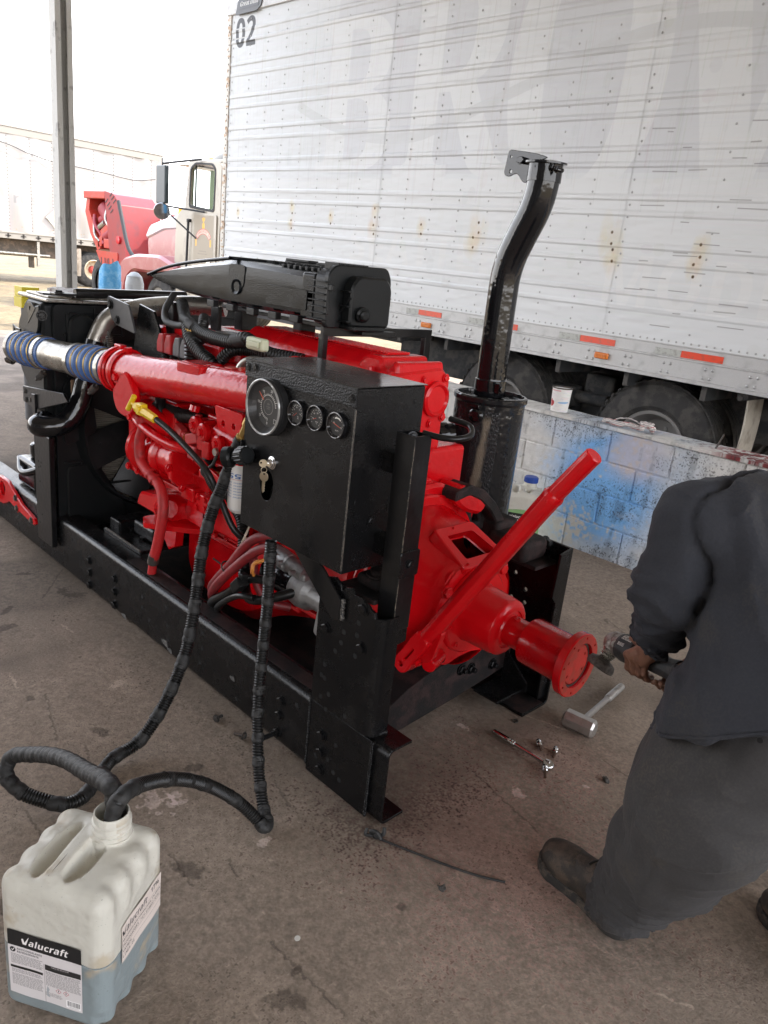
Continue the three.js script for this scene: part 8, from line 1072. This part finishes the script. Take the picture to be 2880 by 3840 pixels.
  part('trousers', field(trou, [-0.72, 0.03, -2.06], [-0.05, 0.93, -1.4], 0.011), trouM, t);
  // ---- boots
  const boot = (nm, hx, hz, tx, tz) => {
    const dx = tx - hx, dz = tz - hz, L = Math.hypot(dx, dz), ux = dx / L, uz = dz / L;
    const f = (x, y, z) => { const s = (x - hx) * ux + (z - hz) * uz, w = -(x - hx) * uz + (z - hz) * ux; const P = [s, y, w]; let d = cap(...P, [0.04, 0.06, 0], [0.2, 0.05, 0], 0.046, 0.05); d = smin(d, ell(...P, [0.235, 0.045, -0.002], [0.075, 0.052, 0.056]), 0.03); d = smin(d, cap(...P, [0.05, 0.07, 0], [0.045, 0.17, 0], 0.052, 0.055), 0.04); d = smin(d, cap(...P, [0.1, 0.1, 0], [0.18, 0.075, 0], 0.035, 0.03), 0.04); d = Math.max(d, 0.022 - y); d += 0.003 * (vn3(x * 30, y * 30, z * 30) - 0.5); const tongue = Math.abs(Math.hypot(s - 0.15, w) - 0.04); if (y > 0.08) d += 0.003 * sm(0.006, 0, tongue); return d; };
    const lo = [Math.min(hx, tx) - 0.1, 0.015, Math.min(hz, tz) - 0.1], hi = [Math.max(hx, tx) + 0.1, 0.24, Math.max(hz, tz) + 0.1];
    const b = part('boot', field(f, lo, hi, 0.007), leather, t);
    const so = (x, y, z) => { const s = (x - hx) * ux + (z - hz) * uz, w = -(x - hx) * uz + (z - hz) * ux; const o = Math.min(cap(s, 0, w, [0.035, 0, 0], [0.12, 0, 0], 0.05, 0.047), smin(cap(s, 0, w, [0.12, 0, 0], [0.235, 0, -0.002], 0.047, 0.06), Math.hypot((s - 0.24) / 1.25, w) - 0.06, 0.02)); return Math.max(o, Math.abs(y - 0.017) - 0.0155 + 0.002 * sm(0.004, 0, Math.abs(y - 0.024)) ); };
    part('sole', field(so, lo.map((v, i) => i === 1 ? -0.002 : v), hi.map((v, i) => i === 1 ? 0.04 : v), 0.006), mat({ map: mottled([0.02, 0.018, 0.016], [0.08, 0.062, 0.048], 10, 0.2, 0.4, 0.7, 0.15), roughness: 0.85 }), b);
    return [b, (s, y, w) => V(hx + ux * s - uz * w, y, hz + uz * s + ux * w)];
  };
  const [lb, at] = boot('left', -0.55, -1.655, -0.86, -1.73);
  part('eyelet', [lathe([[0, 0.006], [0.003, 0.006], [0.003, 0.003], [0.001, 0]], at(0.1, 0.128, 0.035), V(-0.3, 0.7, 0.6), 12), lathe([[0, 0.005], [0.003, 0.005], [0.003, 0.0025], [0.001, 0]], at(0.115, 0.122, 0.035), V(-0.3, 0.7, 0.6), 12)], mat({ color: C(0.4, 0.12, 0.04), metalness: 0.6, roughness: 0.4 }), lb);
  part('lace', [tube([at(0.12, 0.135, -0.02), at(0.115, 0.145, 0.0), at(0.105, 0.14, 0.03)], 0.004), tube([at(0.14, 0.122, -0.02), at(0.135, 0.13, 0.0), at(0.125, 0.124, 0.03)], 0.004)], MAT.rubber, lb);
  boot('right', -0.06, -1.96, -0.34, -2.07);
  // ---- body: head, neck, arms and hands in one skin
  const headF = (x, y, z) => { // the face looks down and left at the work
    const hx = x - J.head[0], hy = y - J.head[1], hz = z - J.head[2]; const f = [-0.72, -0.62, 0.3], u = [-0.58, 0.78, 0.22]; const F = hx * f[0] + hy * f[1] + hz * f[2], Uu = hx * u[0] + hy * u[1] + hz * u[2]; const sx = f[1] * u[2] - f[2] * u[1], sy = f[2] * u[0] - f[0] * u[2], sz = f[0] * u[1] - f[1] * u[0], S = hx * sx + hy * sy + hz * sz;
    let d = ell(F, Uu, S, [0, 0.02, 0], [0.098, 0.105, 0.078]); d = smin(d, ell(F, Uu, S, [0.03, -0.06, 0], [0.06, 0.065, 0.056]), 0.03);
    d = smin(d, cap(F, Uu, S, [0.092, 0.01, 0], [0.112, -0.025, 0], 0.01, 0.014), 0.015); d = smin(d, cap(F, Uu, S, [0.083, -0.062, -0.02], [0.083, -0.062, 0.02], 0.008, 0.008), 0.008); d = Math.max(d, -(Math.hypot(F - 0.1, Uu + 0.062, S * 0.5) - 0.006));
    for (const k of [-1, 1]) { d = smin(d, Math.max(ell(F, Uu, S, [-0.005, -0.005, 0.082 * k], [0.028, 0.034, 0.012]), -1), 0.006); d += 0.012 * Math.exp(-(Math.pow((F - 0.09) / 0.03, 2) + Math.pow((Uu - 0.02) / 0.014, 2) + Math.pow((S - 0.032 * k) / 0.016, 2))); d = smin(d, Math.hypot(F - 0.079, Uu - 0.018, S - 0.032 * k) - 0.011, 0.003); }
    return smin(d, cap(x, y, z, [-0.69, 1.05, -2.03], J.neck, 0.056, 0.058), 0.04);
  };
  const skin = [field(headF, [-0.9, 0.83, -2.24], [-0.54, 1.18, -1.87], 0.007)];
  skin.push(field((x, y, z) => smin(smin(cap(x, y, z, J.LS, J.LE, 0.05, 0.042), cap(x, y, z, J.LE, J.LW, 0.042, 0.03), 0.02), smin(cap(x, y, z, J.RS, J.RE, 0.05, 0.042), smin(cap(x, y, z, J.RE, J.RW, 0.042, 0.032), cap(x, y, z, J.LS, J.RS, 0.05, 0.05), 0.03), 0.02), 0.02), [-0.8, 0.66, -2.14], [-0.48, 1.24, -1.62], 0.01));
  // a hand closed on the tool: palm over it, four fingers wrapped to the far side, thumb opposed
  const grip = (wrist, ctr, axis, up, r) => {              // ctr on the tool axis, up = the way the back of the hand faces
    const A = V(...axis).normalize(), Uv = V(...up).addScaledVector(A, -V(...up).dot(A)).normalize(), S = new THREE.Vector3().crossVectors(A, Uv).normalize(), c = V(...ctr), w = V(...wrist), fl = S.y < 0 ? 1 : -1;
    const pt = (a, ang, rad) => c.clone().addScaledVector(A, a).addScaledVector(Uv, Math.cos(ang) * rad).addScaledVector(S, Math.sin(ang) * rad * fl);
    const bones = [], R = r + 0.011; const ar = v => [v.x, v.y, v.z];
    const kn = []; [0.03, 0.01, -0.011, -0.031].forEach((a, k) => { const len = [0.92, 1.05, 1.0, 0.8][k], fr = [0.0098, 0.0102, 0.0097, 0.0086][k]; const p = [pt(a, 0.5, R + 0.006), pt(a, 0.5 + 0.95 * len, R + 0.001), pt(a - 0.001, 0.5 + 1.6 * len, R - 0.001), pt(a - 0.002, 0.5 + 2.15 * len, R - 0.002)]; kn.push(p[0]); for (let i = 0; i < 3; i++) bones.push([ar(p[i]), ar(p[i + 1]), fr - i * 0.0007, fr - (i + 1) * 0.0007, k]); });
    kn.forEach((p, k) => bones.push([ar(w.clone().lerp(p, 0.3).addScaledVector(A, [0.004, 0.001, -0.002, -0.005][k])), ar(p), 0.017, 0.0125, 9]));
    const tb = [w.clone().lerp(pt(0.035, -0.3, R), 0.45), pt(0.05, -0.55, R + 0.006), pt(0.052, -1.25, R + 0.003), pt(0.045, -1.8, R + 0.001)]; for (let i = 0; i < 3; i++) bones.push([ar(tb[i]), ar(tb[i + 1]), [0.016, 0.0125, 0.0112][i], [0.0125, 0.0112, 0.009][i], 8]);
    const all = bones.flatMap(b => [b[0], b[1]]).concat([wrist]); const lo = [0, 1, 2].map(i => Math.min(...all.map(p => p[i])) - 0.04), hi = [0, 1, 2].map(i => Math.max(...all.map(p => p[i])) + 0.04);
    return field((x, y, z) => { let pal = cap(x, y, z, wrist, ar(w.clone().lerp(kn[1], 0.35)), 0.029, 0.022); let d = 9; for (const b of bones) { const q = cap(x, y, z, b[0], b[1], b[2], b[3]); if (b[4] === 9) pal = smin(pal, q, 0.012); } d = pal; for (let k = 0; k < 4; k++) { let f = 9; for (const b of bones) if (b[4] === k) f = smin(f, cap(x, y, z, b[0], b[1], b[2], b[3]), 0.004); d = smin(d, f, 0.005); } let th = 9; for (const b of bones) if (b[4] === 8) th = smin(th, cap(x, y, z, b[0], b[1], b[2], b[3]), 0.006); d = smin(d, th, 0.009); return d + 0.0016 * (vn3(x * 120, y * 120, z * 120) - 0.5); }, lo, hi, 0.0032);
  };
  const TA = [0.242, 0.012, 0.06];                                   // the tool's axis, head to tail
  skin.push(grip(J.LW, [-0.74, 0.655, -1.862], [-0.945, -0.13, -0.3], [0.15, 0.75, 0.65], 0.031));
  skin.push(grip(J.RW, [-0.668, 0.664, -1.837], [0.945, 0.13, 0.3], [0.1, 0.15, -0.95], 0.03));
  part('body', skin, skinM, t);
  part('hair', field((x, y, z) => { const hx = x - J.head[0], hy = y - J.head[1], hz = z - J.head[2]; const f = [-0.72, -0.62, 0.3], u = [-0.58, 0.78, 0.22]; const F = hx * f[0] + hy * f[1] + hz * f[2], Uu = hx * u[0] + hy * u[1] + hz * u[2]; return Math.max(headF(x, y, z) - 0.009 + 0.006 * (vn3(x * 60, y * 60, z * 60) - 0.5), -(Uu - 0.035 + 0.5 * -F * -1 * 0 + (F > 0.03 ? -0.02 : 0.09))); }, [-0.9, 0.85, -2.24], [-0.56, 1.18, -1.9], 0.008), mat({ color: C(0.012, 0.01, 0.009), roughness: 0.7 }), t);
  part('wrist_band', lathe([[0, 0.034], [0, 0.037], [0.02, 0.037], [0.02, 0.034]], V(-0.605, 0.712, -1.972), V(-0.3, -0.5, 0.5), 24), mat({ color: C(0.1, 0.25, 0.6), roughness: 0.6 }), t);
}
// ---- the grinder in the hands
{
  const t = thing('angle_grinder', 'grey cordless angle grinder with cup wheel held against the red flange', 'grinder', [-0.74, 0.5, -1.87]);
  const a = V(-0.825, 0.656, -1.888), b = V(-0.6, 0.69, -1.81), d = b.clone().sub(a).normalize(), dn = V(-0.22, -0.86, 0.42).normalize(), P = s => a.clone().addScaledVector(d, s);
  const dark = mat({ map: mottled([0.028, 0.03, 0.033], [0.05, 0.048, 0.045], 10, 0.12, 0.45, 0.75, 0.1), roughness: 0.55, bumpMap: noiseBump, bumpScale: 0.0004 });
  part('motor_body', [lathe([[-0.005, 0], [-0.005, 0.036], [0.01, 0.04], [0.05, 0.04], [0.062, 0.034], [0.085, 0.029], [0.17, 0.028], [0.19, 0.033], [0.2, 0.034]], a, d, 32)], dark, t);
  part('battery', (() => { const g = new RoundedBoxGeometry(0.075, 0.06, 0.07, 3, 0.01); g.applyMatrix4(new THREE.Matrix4().makeBasis(d, new THREE.Vector3().crossVectors(V(0, 0, 1), d).normalize(), new THREE.Vector3().crossVectors(d, new THREE.Vector3().crossVectors(V(0, 0, 1), d).normalize()).normalize()).setPosition(P(0.235))); return g; })(), dark, t);
  const tx = canvasTex(256, 96, (c, w, h) => { c.fillStyle = '#20262a'; c.fillRect(0, 0, w, h); c.fillStyle = '#d8d6d0'; c.font = 'italic bold 40px sans-serif'; c.fillText('HERCULES', 14, 46); c.font = 'bold 22px sans-serif'; c.fillText('BRUSHLESS', 16, 78); });
  const gt = new THREE.CylinderGeometry(0.0405, 0.0405, 0.05, 24, 1, true, -0.1, 1.5); { const uv = gt.attributes.uv; for (let i = 0; i < uv.count; i++) uv.setXY(i, uv.getY(i), 1 - uv.getX(i)); } gt.translate(0, 0.032, 0); part('name_print', (() => { const m = new THREE.Matrix4(), z = V(0.2, 0.75, 0.65), y = d.clone(), x = new THREE.Vector3().crossVectors(y, z).normalize(), zz = new THREE.Vector3().crossVectors(x, y); m.makeBasis(x, y, zz).setPosition(a); gt.rotateY(-0.65 + Math.PI * 0); return gt.applyMatrix4(m); })(), mat({ map: tx, roughness: 0.5, side: THREE.DoubleSide }), t, { uv: true });
  part('gear_head', [lathe([[0, 0.03], [0.02, 0.036], [0.03, 0.036]], P(-0.03), d, 28), blob(P(-0.03).x, P(-0.03).y, P(-0.03).z, 0.036, 0.032, 0.034, 24), lathe([[-0.03, 0], [-0.03, 0.016], [-0.026, 0.022], [-0.01, 0.028], [0.012, 0.03], [0.024, 0.028]], P(-0.03), dn, 28), lathe([[0, 0.011], [0.006, 0.011], [0.007, 0.006], [0.004, 0]], P(-0.02).add(V(0.004, 0.012, 0.03)), V(0.1, 0.3, 0.9), 16)], mat({ map: mottled([0.3, 0.28, 0.26], [0.2, 0.17, 0.15], 10, 0.08, 0.45, 0.7, 0.1), metalness: 0.7, roughness: 0.5, bumpMap: noiseBump, bumpScale: 0.0004 }), t);
  part('spindle', [lathe([[0.022, 0.022], [0.026, 0.025], [0.03, 0.022], [0.034, 0.02], [0.037, 0.024], [0.041, 0.02], [0.045, 0.018], [0.048, 0.021], [0.051, 0.016], [0.056, 0.013]], P(-0.03), dn, 28)], MAT.steel, t);
  part('cup_wheel', lathe([[0.054, 0], [0.054, 0.015], [0.057, 0.024], [0.063, 0.037], [0.072, 0.041], [0.082, 0.0415], [0.085, 0.04], [0.083, 0.03], [0.073, 0.027], [0.072, 0]], P(-0.03), dn, 40), mat({ map: mottled([0.1, 0.085, 0.075], [0.06, 0.05, 0.045], 12, 0.06, 0.45, 0.7, 0.15), roughness: 0.6, metalness: 0.5, bumpMap: noiseBump, bumpScale: 0.0006 }), t);
}
renderer.render(scene, camera);
